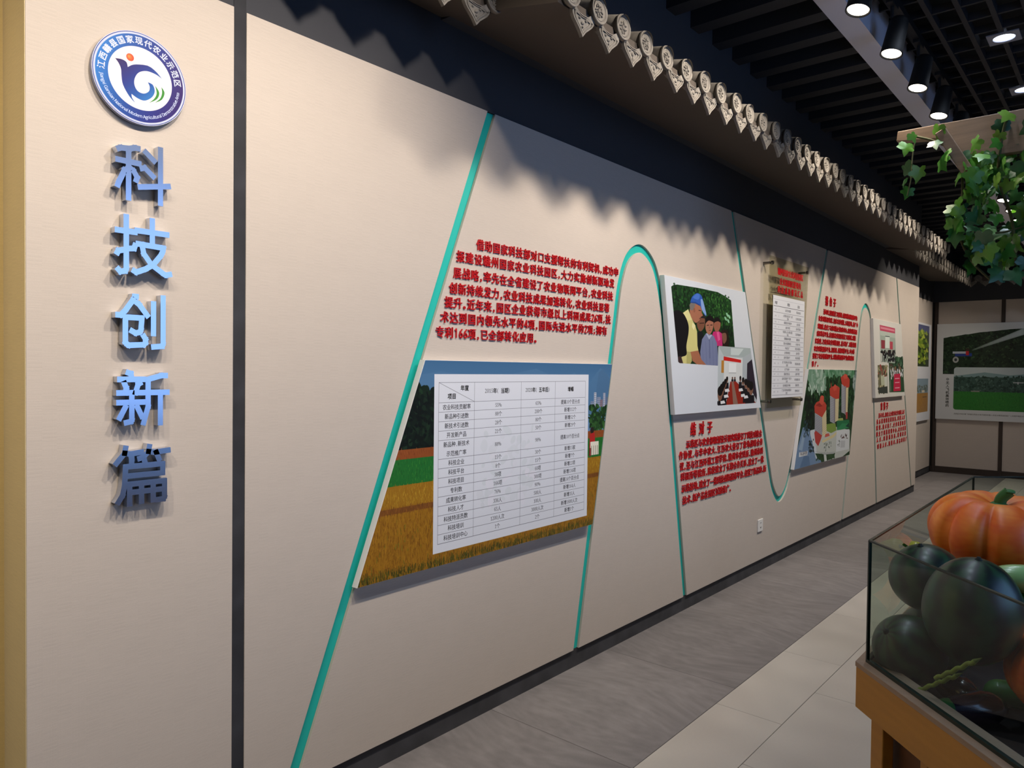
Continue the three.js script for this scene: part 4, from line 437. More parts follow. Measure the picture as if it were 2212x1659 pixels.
function dripGeo(v) {
  const out = (k, dy) => { const s = new THREE.Shape(), f = (x, y) => [x * k, (y + 0.038) * k - 0.038 + dy];
    const P = [[-0.058, 0.006], [-0.044, -0.008], [-0.02, -0.017], [0, -0.019], [0.02, -0.017], [0.044, -0.008], [0.058, 0.006], [0.063, -0.014], [0.060, -0.031], [0.050, -0.045], [0.034, -0.058], [0.017, -0.072], [0, -0.092], [-0.017, -0.072], [-0.034, -0.058], [-0.050, -0.045], [-0.060, -0.031], [-0.063, -0.014]];
    P.forEach((p, i) => { const q = f(p[0], p[1]); i ? s.lineTo(q[0], q[1]) : s.moveTo(q[0], q[1]); }); return s; };
  const hole = (k, dy) => new THREE.Path(out(k, dy).getPoints());
  const ex = (s, d, z) => new THREE.ExtrudeGeometry(s, { depth: d, bevelEnabled: false }).translate(0, 0, z);
  const ring = (k1, k2, z, d, dy) => { const s = out(k1, dy); s.holes.push(hole(k2, dy)); return ex(s, d, z); };
  const parts = [ex(out(1, 0), 0.009, -0.009), ring(1, 0.86, 0, 0.004, 0), ring(0.74, 0.62, 0, 0.0035, -0.001)];
  for (const [x, y, rx, ry, r] of v ? [[0, -0.042, 0.007, 0.009, 0], [-0.016, -0.033, 0.009, 0.003, 0.6], [0.016, -0.033, 0.009, 0.003, -0.6], [0, -0.060, 0.003, 0.007, 0]] : [[0, -0.044, 0.010, 0.006, 0.5], [-0.018, -0.032, 0.006, 0.005, 0], [0.018, -0.032, 0.006, 0.005, 0], [0, -0.058, 0.004, 0.004, 0]])
    parts.push(new THREE.SphereGeometry(1, 8, 5).scale(rx, ry, 0.005).rotateZ(r).translate(x, y, 0.0005));
  // the shallow trough of the tile running up behind the plate
  const c = []; for (let i = 0; i <= 8; i++) { const x = -0.056 + 0.112 * i / 8; c.push(new THREE.Vector2(x, 0.006 - 0.025 * (1 - (x / 0.058) ** 2))); }
  const s = new THREE.Shape([...c, ...c.slice().reverse().map(p => new THREE.Vector2(p.x, p.y + 0.008))]);
  parts.push(new THREE.ExtrudeGeometry(s, { depth: 0.03, bevelEnabled: false }).translate(0, 0, -0.039));
  return mergeGeometries(parts.map(g => { const q = g.index ? g.toNonIndexed() : g; q.deleteAttribute('uv'); return q; })).scale(1.06, 1.0, 1).rotateY(Math.PI / 2);
}
const capLong = [capGeo(0, 0.25), capGeo(1, 0.25)], dripG = [dripGeo(0), dripGeo(1)];
for (const g of [...capLong, ...dripG]) uvBox(g);
const TP = 0.1655;
// an eave along the wall: soffit board from the wall up to the eave line at x = xe, tiles from a0 to a1, upper wall standing on it
function eave(xw, xe, yd, a0, a1, first) {
  const e = structure(group('roof_eave'));
  const yc = yd, s0 = 2.79, xin = Math.max(xw - 0.02, -0.4), sl = (x) => s0 + (yc - 0.046 - s0) * (x - xw) / (xe - 0.02 - xw);
  const prof = new THREE.Shape([[xin, sl(xin)], [xe - 0.02, sl(xe - 0.02)], [xe - 0.02, yc - 0.010], [xe - 0.25, yc + 0.060], [xin, yc + 0.11]].filter(p => p[0] >= xin).map(p => new THREE.Vector2(p[0], p[1])));
  obj('soffit_board', uvBox(new THREE.ExtrudeGeometry(prof, { depth: a1 - a0, bevelEnabled: false }).translate(0, 0, -a1)), M.soffit, e);
  let i = 0;
  for (let a = first; a < a1; a += TP, i++) {
    const c = obj('cap_tile', capLong[(i * 3 + (i >> 2)) % 2], M.tile, e); c.position.set(xe + rr(-0.004, 0.004), yc + rr(-0.003, 0.003), -a); c.rotation.x = rr(-0.3, 0.3);
    if (a + TP / 2 > a1) break;
    const d = obj('drip_tile', dripG[(i >> 1) % 2], M.tile, e); d.position.set(xe - 0.013 + rr(-0.003, 0.003), yc - 0.025 + rr(-0.003, 0.003), -a - TP / 2); d.rotation.z = rr(-0.05, 0.05);
  }
  return e;
}
eave(0, 0.58, 2.716, 1.955, 8.48, 2.003);            // the deep middle eave
eave(0, 0.28, 2.768, -0.4, 1.955, 1.955 - 14 * TP);  // the shallow near one
eave(-0.26, 0.27, 2.785, 8.48, 11.95, 8.555);        // the shallow far one
{ // the eave of the end wall runs across
  const e = structure(group('roof_eave')), zf = -11.93, yc = 2.785;
  obj('soffit_board', uvBox(new THREE.ExtrudeGeometry(new THREE.Shape([[0, 2.83], [0.36, yc - 0.046], [0.36, yc + 0.024], [0.1, yc + 0.08], [0, yc + 0.1]].map(p => new THREE.Vector2(p[0], p[1]))), { depth: X_R - 0.24, bevelEnabled: false }).rotateY(-Math.PI / 2).translate(X_R, 0, -A_FAR)), M.soffit, e);
  let i = 0;
  for (let x = 0.18; x < 2.6; x += TP, i++) {
    const c = obj('cap_tile', capLong[i % 2], M.tile, e); c.position.set(x, yc, zf); c.rotation.y = -Math.PI / 2;
    const d = obj('drip_tile', dripG[i % 2], M.tile, e); d.position.set(x + TP / 2, yc - 0.025, zf - 0.013); d.rotation.y = -Math.PI / 2;
  }
}
// boards that close the eave's ends, and the dark upper wall the roof leans on
structure(obj('wall_upper_middle', uvBox(abox(-0.02, 0.33, 2.78, CEIL, 1.96, 8.475)), M.band));
structure(obj('wall_upper_near', uvBox(abox(-0.02, 0.03, 2.83, CEIL, A_BACK, 1.96)), M.band));
structure(obj('wall_upper_far', uvBox(abox(-0.02, 0.06, 2.83, CEIL, 8.475, A_FAR)), M.band));

// ------------------------------------------------------------------ ceiling: dark slats up to a pale beam, open grid beyond it
for (let a = 0.2, i = 0; a < A_FAR - 0.1; a += 0.245, i++) { const xs = a > 1.96 && a < 8.475 ? 0.33 : a < 1.96 ? 0.03 : 0.06; obj('slat', abox(xs, 0.886, 3.15, 3.28, a - 0.045, a + 0.045), M.slat, ceiling); }
structure(obj('trim_beam', uvBox(abox(0.886, 0.998, 3.15, 3.36, A_BACK, A_FAR)), M.lightbeam));
for (let x = 1.06; x < X_R; x += 0.13) obj('grid_bar', abox(x - 0.012, x + 0.012, 3.30, 3.35, A_BACK, A_FAR), M.slat, ceiling);
for (let a = 0.5; a < A_FAR; a += 0.2) obj('grid_bar', abox(1.0, X_R, 3.305, 3.345, a - 0.008, a + 0.008), M.slat, ceiling);
// ------------------------------------------------------------------ emblem and the five metal characters
{
  const g = group('round_emblem'); g.position.set(0, 2.211, -0.8445);
  tag(g, 'round blue and white emblem plate with a bird swirl, above the metal characters', 'emblem');
  const R = 0.121, tex = canvasTex(1024, 1024, (c) => {
    const P = ([x, y]) => [512 + x * 508, 512 - y * 508];
    const gr = c.createLinearGradient(60, 400, 960, 600); gr.addColorStop(0, '#2470bd'); gr.addColorStop(0.35, '#124896'); gr.addColorStop(0.7, '#1c2478'); gr.addColorStop(1, '#2a1260');
    c.fillStyle = '#e9ecf6'; c.fillRect(0, 0, 1024, 1024);
    c.fillStyle = '#1c2f86'; c.beginPath(); c.arc(512, 512, 508, 0, 7); c.fill();
    c.fillStyle = '#b9c0d4'; c.beginPath(); c.arc(512, 512, 500, 0, 7); c.fill();
    c.fillStyle = gr; c.beginPath(); c.arc(512, 512, 480, 0, 7); c.fill();
    c.fillStyle = '#d8d5da'; c.beginPath(); c.arc(512, 512, 349, 0, 7); c.fill();
    const curve = (pts, fill) => { c.fillStyle = fill; c.beginPath(); pts.forEach((p, i) => { const q = P(p); i ? c.lineTo(q[0], q[1]) : c.moveTo(q[0], q[1]); }); c.closePath(); c.fill(); };
    const sp = (a, n = 12) => smooth(a, n);
    const gb = c.createLinearGradient(260, 350, 660, 760); gb.addColorStop(0, '#280d50'); gb.addColorStop(0.35, '#1a2478'); gb.addColorStop(0.65, '#124896'); gb.addColorStop(1, '#2c80c4');
    curve([...sp([[-0.54, 0.28], [-0.41, 0.30], [-0.31, 0.27], [-0.28, 0.17]]), ...sp([[-0.28, 0.17], [-0.18, 0.25], [-0.05, 0.30], [0.16, 0.335], [0.33, 0.26], [0.46, 0.14]]), ...sp([[0.46, 0.14], [0.33, 0.195], [0.13, 0.21], [-0.04, 0.13], [-0.13, -0.02], [-0.14, -0.17], [-0.07, -0.29], [0.06, -0.31], [0.17, -0.23], [0.19, -0.12], [0.15, -0.03]], 40), ...sp([[0.15, -0.03], [0.26, -0.06], [0.30, -0.20], [0.23, -0.35], [0.08, -0.46], [-0.07, -0.45], [-0.20, -0.39]], 30), ...sp([[-0.20, -0.39], [-0.19, -0.47], [-0.13, -0.56], [-0.26, -0.44], [-0.38, -0.24], [-0.41, -0.05], [-0.42, 0.09], [-0.47, 0.20], [-0.54, 0.28]], 30)], gb);
    const rb = c.createRadialGradient(380, 300, 4, 395, 309, 42); rb.addColorStop(0, '#f08a3c'); rb.addColorStop(1, '#d9381c'); c.fillStyle = rb; c.beginPath(); c.arc(395, 309, 41, 0, 7); c.fill();
    for (const [o, i] of [[[[0.31, -0.06], [0.40, -0.19], [0.35, -0.35], [0.18, -0.48]], [[0.18, -0.48], [0.29, -0.36], [0.345, -0.22], [0.31, -0.06]]], [[[0.45, -0.05], [0.52, -0.16], [0.46, -0.33], [0.31, -0.44]], [[0.31, -0.44], [0.42, -0.32], [0.465, -0.18], [0.45, -0.05]]]]) curve([...sp(o), ...sp(i)], '#2f8028');
    const ring = '江西赣县国家现代农业示范区';
    [...ring].forEach((ch, k) => { const t = (176 - k * 13.83) / 180 * Math.PI; c.save(); c.translate(512 + Math.cos(t) * 420, 512 - Math.sin(t) * 420); c.rotate(Math.PI / 2 - t); penText(c, ch, -44, 0, 88, '#c3cbdb', 0.13); c.restore(); });
    const eng = 'Jiangxi Ganxian National Modern Agricultural Demonstrative Area'; c.fillStyle = '#c9d6ee'; c.font = '50px sans-serif'; c.textAlign = 'center'; c.textBaseline = 'middle';
    const w = [...eng].map(ch => c.measureText(ch).width), tot = w.reduce((x, y) => x + y, 0); let t = Math.PI * 1.045; const span = Math.PI * 0.93;
    [...eng].forEach((ch, k) => { t += span * w[k] / tot / 2; c.save(); c.translate(512 + Math.cos(t) * 420, 512 - Math.sin(t) * 420); c.rotate(Math.PI * 1.5 - t); c.fillText(ch, 0, 0); c.restore(); t += span * w[k] / tot / 2; });
  });
  obj('backing_disc', new THREE.CylinderGeometry(R, R, 0.012, 72).rotateZ(Math.PI / 2).translate(0.010, 0, 0), mat({ color: hex('#8f96b4'), roughness: 0.4 }), g);
  const f = new THREE.CircleGeometry(R * 0.995, 72).rotateY(Math.PI / 2).translate(0.0165, 0, 0);
  obj('printed_face', f, phys({ map: tex, roughness: 0.5, specularIntensity: 0.5, clearcoat: 0.25, clearcoatRoughness: 0.05 }), g);
}
{
  const face = mat({ color: hex('#c3cad8'), metalness: 1, roughness: 0.24 });
  const L = [['科', 1.959, 0.158, 'topmost blue-shining metal character, directly under the round emblem'], ['技', 1.763, 0.161, 'brightest blue metal character, second from the top of the column'], ['创', 1.565, 0.152, 'metal character in the middle of the vertical column of five'], ['新', 1.361, 0.152, 'metal character second from the bottom of the vertical column'], ['篇', 1.156, 0.166, 'lowest and darkest metal character of the vertical column']];
  for (const [ch, y, h, label] of L) {
    const o = obj('metal_character', charGeo(ch, h, 0.0150, 0.026), face); o.position.set(0.001, y, -0.848); o.scale.z = 0.92;
    tag(o, label, 'letter', 'metal characters on the logo panel');
  }
}
// ------------------------------------------------------------------ raised red paragraphs: one thing each, its characters are parts
const red = mat({ color: hex('#b80f18'), roughness: 0.4 });
function paragraph(name, label, category, lines, size, weight, depth, x0 = 0, squash = 1, m = red) {
  const g = group(name); tag(g, label, category); g.position.set(x0, lines[0][2], -lines[0][1]);
  for (const [str, a0, y, a1] of lines) {
    const cs = [...str], adv = cs.map(ADV); let at = 0; const mids = adv.map(w => { const p = at + w / 2; at += w; return p; });
    const end = mids[mids.length - 1], st = mids[0], k = end > st ? (a1 - a0) / (end - st) : 0;
    cs.forEach((c, i) => { if (c === ' ') return; const o = obj('character', charGeo(c, size, weight, depth), m, g); o.position.set(0, y - lines[0][2], -(a0 + (mids[i] - st) * k - lines[0][1])); o.scale.z = squash; });
  }
  return g;
}
paragraph('raised_paragraph', 'seven line paragraph of raised red characters above the table poster', 'lettering', [
  ['借助国家科技部对口支援帮扶的有利契机,成功申', 2.186, 1.954, 3.207], ['报建设赣州国家农业科技园区,大力实施创新驱动发', 2.073, 1.893, 3.169], ['展战略,率先在全省建设了农业物联网平台,农业科技', 2.055, 1.827, 3.158],
  ['创新持续发力,农业科技成果加速转化,农业科技显著', 2.034, 1.765, 3.126], ['提升。近年来,园区企业获得市级以上科研成果26项,技', 2.010, 1.708, 3.140], ['术达到国内领先水平的4项,国际先进水平的2项;拥有', 1.988, 1.649, 3.107], ['专利166项,已全部转化应用。', 1.964, 1.590, 2.552]], 0.0455, 0.0039, 0.006);
paragraph('raised_heading', 'three larger raised red characters heading the paragraph under the photo board of people', 'heading', [['结对子', 4.096, 1.099, 4.322]], 0.080, 0.0092, 0.008, 0, 0.8);
paragraph('raised_paragraph', 'six line red paragraph below the photo board of the man in the blue cap', 'lettering', [
  ['示范区与农业部规划设计研究院签订了科技对接合', 4.035, 1.010, 5.145], ['作协议,与华中农大、江西农大签订了校地战略合作', 3.945, 0.948, 5.164], ['议,还与江西环境工程学院、赣州市农科所、赣州林科', 3.957, 0.883, 5.173],
  ['科研所等院所,院校建立了长期合作关系,建立了一批', 3.971, 0.820, 5.188], ['示范基地,建立了一批科技创新服务平台,促进了新品种、新', 3.985, 0.748, 5.237], ['技术、新产品在园区试验推广。', 3.999, 0.676, 4.648]], 0.050, 0.0048, 0.006);
paragraph('raised_heading', 'three raised red characters heading the paragraph right of the acrylic panel', 'heading', [['搭台子', 6.556, 2.068, 6.771]], 0.080, 0.0092, 0.008, 0, 0.8);
paragraph('raised_paragraph', 'eight line red paragraph above the housing tower poster', 'lettering', [
  ['近年来,园区建立了国家级、省级科技创新服务平台', 6.505, 1.972, 7.447], ['农业科技研究院、国家农业科技、示范基地、推广中', 6.378, 1.908, 7.469], ['科研院,建立了农业科技企业研究中心,农业科技发展', 6.362, 1.841, 7.447], ['成果转化平台,在国家农业园区建设了研究院、科技', 6.339, 1.780, 7.408],
  ['实验室,已建成农业科技园区、技术推广、科技培训', 6.302, 1.716, 7.422], ['农业科技服务平台,国家级、省级科技平台、中心等', 6.280, 1.651, 7.375], ['建设了农业物联网平台,科技创新服务平台成果应用', 6.251, 1.590, 7.362], ['推广。', 6.235, 1.522, 6.36]], 0.046, 0.0048, 0.006);
paragraph('raised_heading', 'three raised red characters heading the paragraph near the far end of the wall', 'heading', [['育苗子', 8.411, 1.101, 8.643]], 0.080, 0.0092, 0.008, 0, 0.8);
paragraph('raised_paragraph', 'six line red paragraph under the last photo board on the long wall', 'lettering', [
  ['近年来,园区大力培育农业科技人才', 8.339, 1.007, 9.398], ['先后培训科技特派员,科技人才', 8.266, 0.944, 9.420], ['培训、技术推广、企业科技研发', 8.258, 0.880, 9.459], ['建立了科技培训中心,农业科技', 8.263, 0.815, 9.481], ['人才、科技特派员,培训农业', 8.281, 0.753, 9.486], ['科技人才、新技术、新品种推广', 8.313, 0.683, 9.542]], 0.050, 0.0052, 0.006);

// ------------------------------------------------------------------ printed boards
const brush = (c, n, f) => { for (let i = 0; i < n; i++) f(i, rnd(), rnd(), rnd()); };
const mix = (a, b, t) => a.map((v, i) => v + (b[i] - v) * t), css = (c) => 'rgb(' + c.map(v => Math.round(v)).join() + ')';
function foliage(c, x0, y0, x1, y1, n, dark, light, s0, s1) { brush(c, n, (i, u, v, w) => { c.fillStyle = css(mix(dark, light, w * w)); c.beginPath(); c.ellipse(x0 + u * (x1 - x0), y0 + v * (y1 - y0), s0 + (s1 - s0) * rnd(), (s0 + (s1 - s0) * rnd()) * 0.6, rnd() * 3, 0, 7); c.fill(); }); }
function blades(c, x0, y0, x1, y1, n, dark, light, len) { brush(c, n, (i, u, v, w) => { const x = x0 + u * (x1 - x0), y = y0 + v * (y1 - y0); c.strokeStyle = css(mix(dark, light, w)); c.lineWidth = 1 + 2 * rnd(); c.beginPath(); c.moveTo(x, y); c.lineTo(x + (rnd() - 0.5) * len * 0.5, y - len * (0.4 + rnd())); c.stroke(); }); }
const poly = (c, pts, fill) => { c.fillStyle = fill; c.beginPath(); pts.forEach((p, i) => i ? c.lineTo(p[0], p[1]) : c.moveTo(p[0], p[1])); c.closePath(); c.fill(); };
const oval = (c, x, y, rx, ry, fill, rot = 0) => { c.fillStyle = fill; c.beginPath(); c.ellipse(x, y, rx, ry, rot, 0, 7); c.fill(); };
const glossPrint = (t) => phys({ map: t, roughness: 0.5, specularIntensity: 0.6, clearcoat: 0.15, clearcoatRoughness: 0.1 });
function printedBoard(name, label, category, outline, ext, tex, x = 0.001, t = 0.029) {
  const g = group(name); tag(g, label, category);
  const b = obj('board', wallPiece(outline, x, t, 0.001), M.board, g);
  const cx = outline.reduce((s, p) => s + p[0], 0) / outline.length, cy = outline.reduce((s, p) => s + p[1], 0) / outline.length;
  const inset = outline.map(p => [cx + (p[0] - cx) * (1 - 0.002), cy + (p[1] - cy) * (1 - 0.003)]);
  obj('print', printGeo(inset, x + t + 0.0006, ext), glossPrint(tex), g);
  return g;
}
{ // the table poster
  const A0 = 1.55, A1 = 3.15, Y0 = 0.685, Y1 = 1.485, W = 2048, H = 1024, X = (a) => (a - A0) / (A1 - A0) * W, Y = (y) => (Y1 - y) / (Y1 - Y0) * H;
  const rows = [['农业科技贡献率', '55%', '65%', '提高10个百分点'], ['新品种引进数', '88个', '200个', '新增112个'], ['新技术引进数', '28个', '80个', '新增52个'], ['开发新产品', '21个', '50个', '新增29个'], ['新品种、新技术|示范推广率', '88%', '98%', '提高10个百分点'], ['科技企业', '15个', '30个', '新增15家'], ['科技平台', '8个', '15个', '新增7个'], ['科技项目', '38项', '60项', '新增22项'], ['专利数', '166项', '300项', '新增134项'], ['成果转化率', '76%', '90%', '提高14个百分点'], ['科技人才', '336人', '500人', '新增164人'], ['科技特派员数', '65人', '100人', '新增35人'], ['科技培训', '1200人次', '3000人次', '新增1800人次'], ['科技培训中心', '1个', '2个', '新增1个']];
  const tex = canvasTex(W, H, (c) => {
    const sky = c.createLinearGradient(0, 0, 0, 300); sky.addColorStop(0, '#3f688f'); sky.addColorStop(1, '#5f88b0'); c.fillStyle = sky; c.fillRect(0, 0, W, H);
    poly(c, [[0, 120], [500, 60], [900, 90], [1250, 40], [1500, 110], [1620, 60], [1760, 160], [1820, 90], [1900, 30], [2048, 110], [2048, 330], [0, 330]], '#4d759b');
    poly(c, [[1880, 60], [1930, 35], [2048, 130], [2048, 330], [1840, 330], [1850, 200]], '#4a6f93');
    foliage(c, 250, 150, 760, 190, 60, [10, 22, 14], [30, 60, 34], 20, 50); c.fillStyle = '#0b1710'; c.fillRect(0, 175, 900, 260); foliage(c, 150, 165, 900, 430, 900, [6, 14, 10], [26, 48, 30], 6, 24);
    for (const [x, y, w, h, f] of [[1832, 185, 26, 90, '#b9bec8'], [1865, 215, 40, 60, '#8f9ab0'], [1900, 232, 30, 46, '#86737a'], [1936, 190, 24, 90, '#b3b6c2'], [1965, 216, 50, 66, '#66748f'], [1795, 240, 34, 36, '#8593aa']]) { c.fillStyle = f; c.fillRect(x, y, w, h); c.fillStyle = 'rgba(70,80,110,.8)'; for (let j = 0; j < h - 8; j += 13) for (let k = 4; k < w - 6; k += 11) c.fillRect(x + k, y + j + 4, 6, 6); }
    foliage(c, 1780, 270, 2048, 420, 220, [20, 46, 24], [60, 110, 50], 8, 26);
    c.fillStyle = '#8c4a20'; c.fillRect(0, 425, W, 50); blades(c, 0, 430, W, 480, 500, [110, 50, 24], [170, 98, 50], 14);
    c.fillStyle = '#1e6a2a'; c.fillRect(0, 470, W, 130); blades(c, 0, 480, W, 605, 2600, [20, 80, 30], [58, 140, 52], 16);
    c.fillStyle = '#9a6c18'; c.fillRect(0, 590, W, 450); blades(c, 0, 600, W, 690, 2600, [138, 98, 22], [196, 156, 46], 16);
    c.fillStyle = '#7a4a1c'; c.fillRect(0, 692, W, 26); blades(c, 0, 700, W, 730, 900, [86, 48, 20], [150, 96, 36], 18);
    blades(c, 0, 735, W, 1030, 9000, [104, 62, 12], [178, 126, 34], 22); blades(c, 0, 760, W, 1000, 260, [70, 84, 20], [110, 120, 36], 20);
    blades(c, 0, 990, W, 1030, 1500, [36, 40, 12], [96, 96, 26], 26);
    // harvest workers and a white machine at the right
    oval(c, X(2.968), Y(1.155), 20, 22, '#27201c'); poly(c, [[X(2.95), Y(1.14)], [X(2.99), Y(1.145)], [X(3.0), Y(1.07)], [X(2.945), Y(1.07)]], '#b02724'); c.fillStyle = '#e6e0cd'; c.fillRect(X(2.955), Y(1.10), 92, 84); c.fillStyle = '#8b8674'; for (let k = 0; k < 4; k++) c.fillRect(X(2.955) + 10 + k * 22, Y(1.08), 6, 58); c.fillStyle = '#7c2020'; c.fillRect(X(2.945), Y(1.07), 20, 50);
    // the sheet with the table
    const l = X(1.910), r = X(2.932), t = Y(1.428), b = Y(0.743);
    c.fillStyle = '#dcdfe6'; c.fillRect(l, t, r - l, b - t);
    foliage(c, l + 330, t + 300, l + 780, b - 180, 70, [212, 217, 222], [224, 224, 232], 14, 46);
    const tl = X(1.934), tr = X(2.906), tt = Y(1.396), tb = Y(0.777), cols = [tl, X(2.131), X(2.424), X(2.666), tr], u = (tb - tt) / 17.2, ys = [tt, tt + u * 2.15];
    rows.forEach((row, i) => ys.push(ys[ys.length - 1] + (row[0].includes('|') ? 2.0 : 1.004) * u));
    c.strokeStyle = '#5a5c64'; c.lineWidth = 1.6; c.strokeRect(tl, tt, tr - tl, ys[ys.length - 1] - tt);
    for (const x of cols.slice(1, 4)) { c.beginPath(); c.moveTo(x, tt); c.lineTo(x, ys[ys.length - 1]); c.stroke(); }
    for (const y of ys.slice(1)) { c.beginPath(); c.moveTo(tl, y); c.lineTo(tr, y); c.stroke(); }
    c.beginPath(); c.moveTo(tl, tt); c.lineTo(cols[1], ys[1]); c.stroke();
    penText(c, '年度', tl + 150, tt + u * 0.62, 30, '#222', 0.13); penText(c, '项目', tl + 60, tt + u * 1.5, 30, '#222', 0.13);
    penText(c, '2015年(当期)', (cols[1] + cols[2]) / 2, tt + u, 31, '#222', 0.12, 'center'); penText(c, '2020年(五年后)', (cols[2] + cols[3]) / 2, tt + u, 31, '#222', 0.12, 'center', 0.95); penText(c, '增幅', (cols[3] + cols[4]) / 2, tt + u, 30, '#222', 0.13, 'center');
    rows.forEach((row, i) => { const y0 = ys[i + 1], y1 = ys[i + 2], n = row[0].split('|'); n.forEach((s, k) => penText(c, s, (cols[0] + cols[1]) / 2, y0 + (y1 - y0) * (k + 0.5) / n.length, 29, '#2c2c30', 0.085, 'center', 0.98)); for (let k = 1; k < 4; k++) penText(c, row[k], (cols[k] + cols[k + 1]) / 2, (y0 + y1) / 2, 29, '#2c2c30', 0.08, 'center', 0.95); });
  });
  printedBoard('table_poster', 'large poster of a golden rice field with a white figures table', 'poster', [[1.556, 0.692], [2.984, 0.692], [3.139, 1.481], [1.862, 1.481]], [A0, A1, Y0, Y1], tex);
}
function person(c, x, y, s, o) { // head at (x, y), painted as in a print: o = shirt, hair, skin, cap, turn
  const k = o.turn || 0;
  poly(c, [[x - 0.95 * s, y + 4.2 * s], [x - 1.05 * s, y + 2.0 * s], [x - 0.55 * s, y + 1.35 * s], [x + 0.5 * s, y + 1.35 * s], [x + 1.05 * s, y + 2.1 * s], [x + 1.0 * s, y + 4.2 * s]], o.shirt);
  poly(c, [[x - 0.28 * s, y + 0.6 * s], [x + 0.28 * s, y + 0.6 * s], [x + 0.36 * s, y + 1.5 * s], [x, y + 1.8 * s], [x - 0.36 * s, y + 1.5 * s]], o.skin);
  oval(c, x + 0.05 * k * s, y, 0.62 * s, 0.86 * s, o.skin);
  c.fillStyle = o.hair; c.beginPath(); c.ellipse(x - 0.12 * k * s, y - 0.18 * s, 0.68 * s, 0.82 * s, 0, Math.PI * 0.95, Math.PI * 2.05); c.fill(); oval(c, x - 0.5 * (k || 1) * s, y - 0.1 * s, 0.2 * s, 0.5 * s, o.hair);
  c.fillStyle = 'rgba(40,22,18,.75)'; for (const e of [-1, 1]) c.fillRect(x + (0.25 * e + 0.12 * k) * s - 0.1 * s, y + 0.02 * s, 0.2 * s, 0.07 * s); c.fillRect(x + 0.1 * k * s - 0.14 * s, y + 0.48 * s, 0.3 * s, 0.05 * s);
  poly(c, [[x - 0.36 * s, y + 1.4 * s], [x, y + 1.85 * s], [x - 0.2 * s, y + 2.2 * s]], o.collar || o.shirt); poly(c, [[x + 0.36 * s, y + 1.4 * s], [x, y + 1.85 * s], [x + 0.2 * s, y + 2.2 * s]], o.collar || o.shirt);
}
function meeting(c, x0, y0, w, h) { // a meeting room: long red table, people along both sides, banner on the far wall
  c.save(); c.beginPath(); c.roundRect(x0, y0, w, h, 14); c.clip();
  c.fillStyle = '#b9c2c4'; c.fillRect(x0, y0, w, h); const P = (u, v) => [x0 + u * w, y0 + v * h];
  poly(c, [P(0, 0), P(1, 0), P(0.62, 0.17), P(0.14, 0.17)], '#a7b3b2'); poly(c, [P(0.3, 0.02), P(0.62, 0.02), P(0.5, 0.14), P(0.3, 0.14)], '#c9d4d2');
  poly(c, [P(0.14, 0.17), P(0.6, 0.19), P(0.6, 0.6), P(0.14, 0.6)], '#d5d8d6'); poly(c, [P(1, 0), P(1, 1), P(0.86, 0.9), P(0.6, 0.6), P(0.6, 0.18)], '#aeb6ba'); poly(c, [P(0.72, 0.28), P(1, 0.1), P(1, 0.95), P(0.72, 0.62)], '#2c2430');
  poly(c, [P(0.13, 0.17), P(0.56, 0.22), P(0.56, 0.27), P(0.13, 0.24)], '#c8201c'); poly(c, [P(0.08, 0.24), P(0.14, 0.24), P(0.14, 0.45), P(0.08, 0.45)], '#b98033');
  c.fillStyle = '#e8ebea'; c.fillRect(x0 + 0.26 * w, y0 + 0.28 * h, 0.18 * w, 0.17 * h); c.fillStyle = '#9a9d9d'; c.fillRect(x0 + 0.26 * w, y0 + 0.445 * h, 0.18 * w, 4);
  poly(c, [P(0.30, 0.6), P(0.44, 0.6), P(0.98, 1), P(0.2, 1)], '#93281a'); poly(c, [P(0.33, 0.6), P(0.38, 0.6), P(0.5, 1), P(0.38, 1)], '#8b6a5c');
  for (let k = 0; k < 5; k++) { const t = k / 5, s = (0.03 + 0.05 * t) * w; const L = P(0.22 - 0.2 * t, 0.57 + 0.3 * t), R = P(0.55 + 0.36 * t, 0.56 + 0.22 * t); for (const q of [L, R]) { poly(c, [[q[0] - s * 1.4, q[1] + s * 4], [q[0] - s * 1.2, q[1] + s], [q[0] + s * 1.2, q[1] + s], [q[0] + s * 1.6, q[1] + s * 4]], '#16141a'); oval(c, q[0], q[1], s * 0.8, s, '#7d5745'); oval(c, q[0], q[1] - s * 0.45, s * 0.85, s * 0.7, '#14100f'); } }
  for (const [u, v] of [[0.22, 0.73], [0.2, 0.83], [0.56, 0.73], [0.62, 0.83], [0.7, 0.86], [0.12, 0.93]]) poly(c, [P(u - 0.05, v), P(u + 0.04, v - 0.01), P(u + 0.07, v + 0.04), P(u - 0.04, v + 0.05)], '#dfe0e0');
  for (const u of [0.35, 0.41]) { oval(c, x0 + u * w, y0 + 0.54 * h, 0.018 * w, 0.022 * h, '#6f4f41'); c.fillStyle = '#1b1a20'; c.fillRect(x0 + (u - 0.025) * w, y0 + 0.56 * h, 0.05 * w, 0.04 * h); }
  c.restore();
}
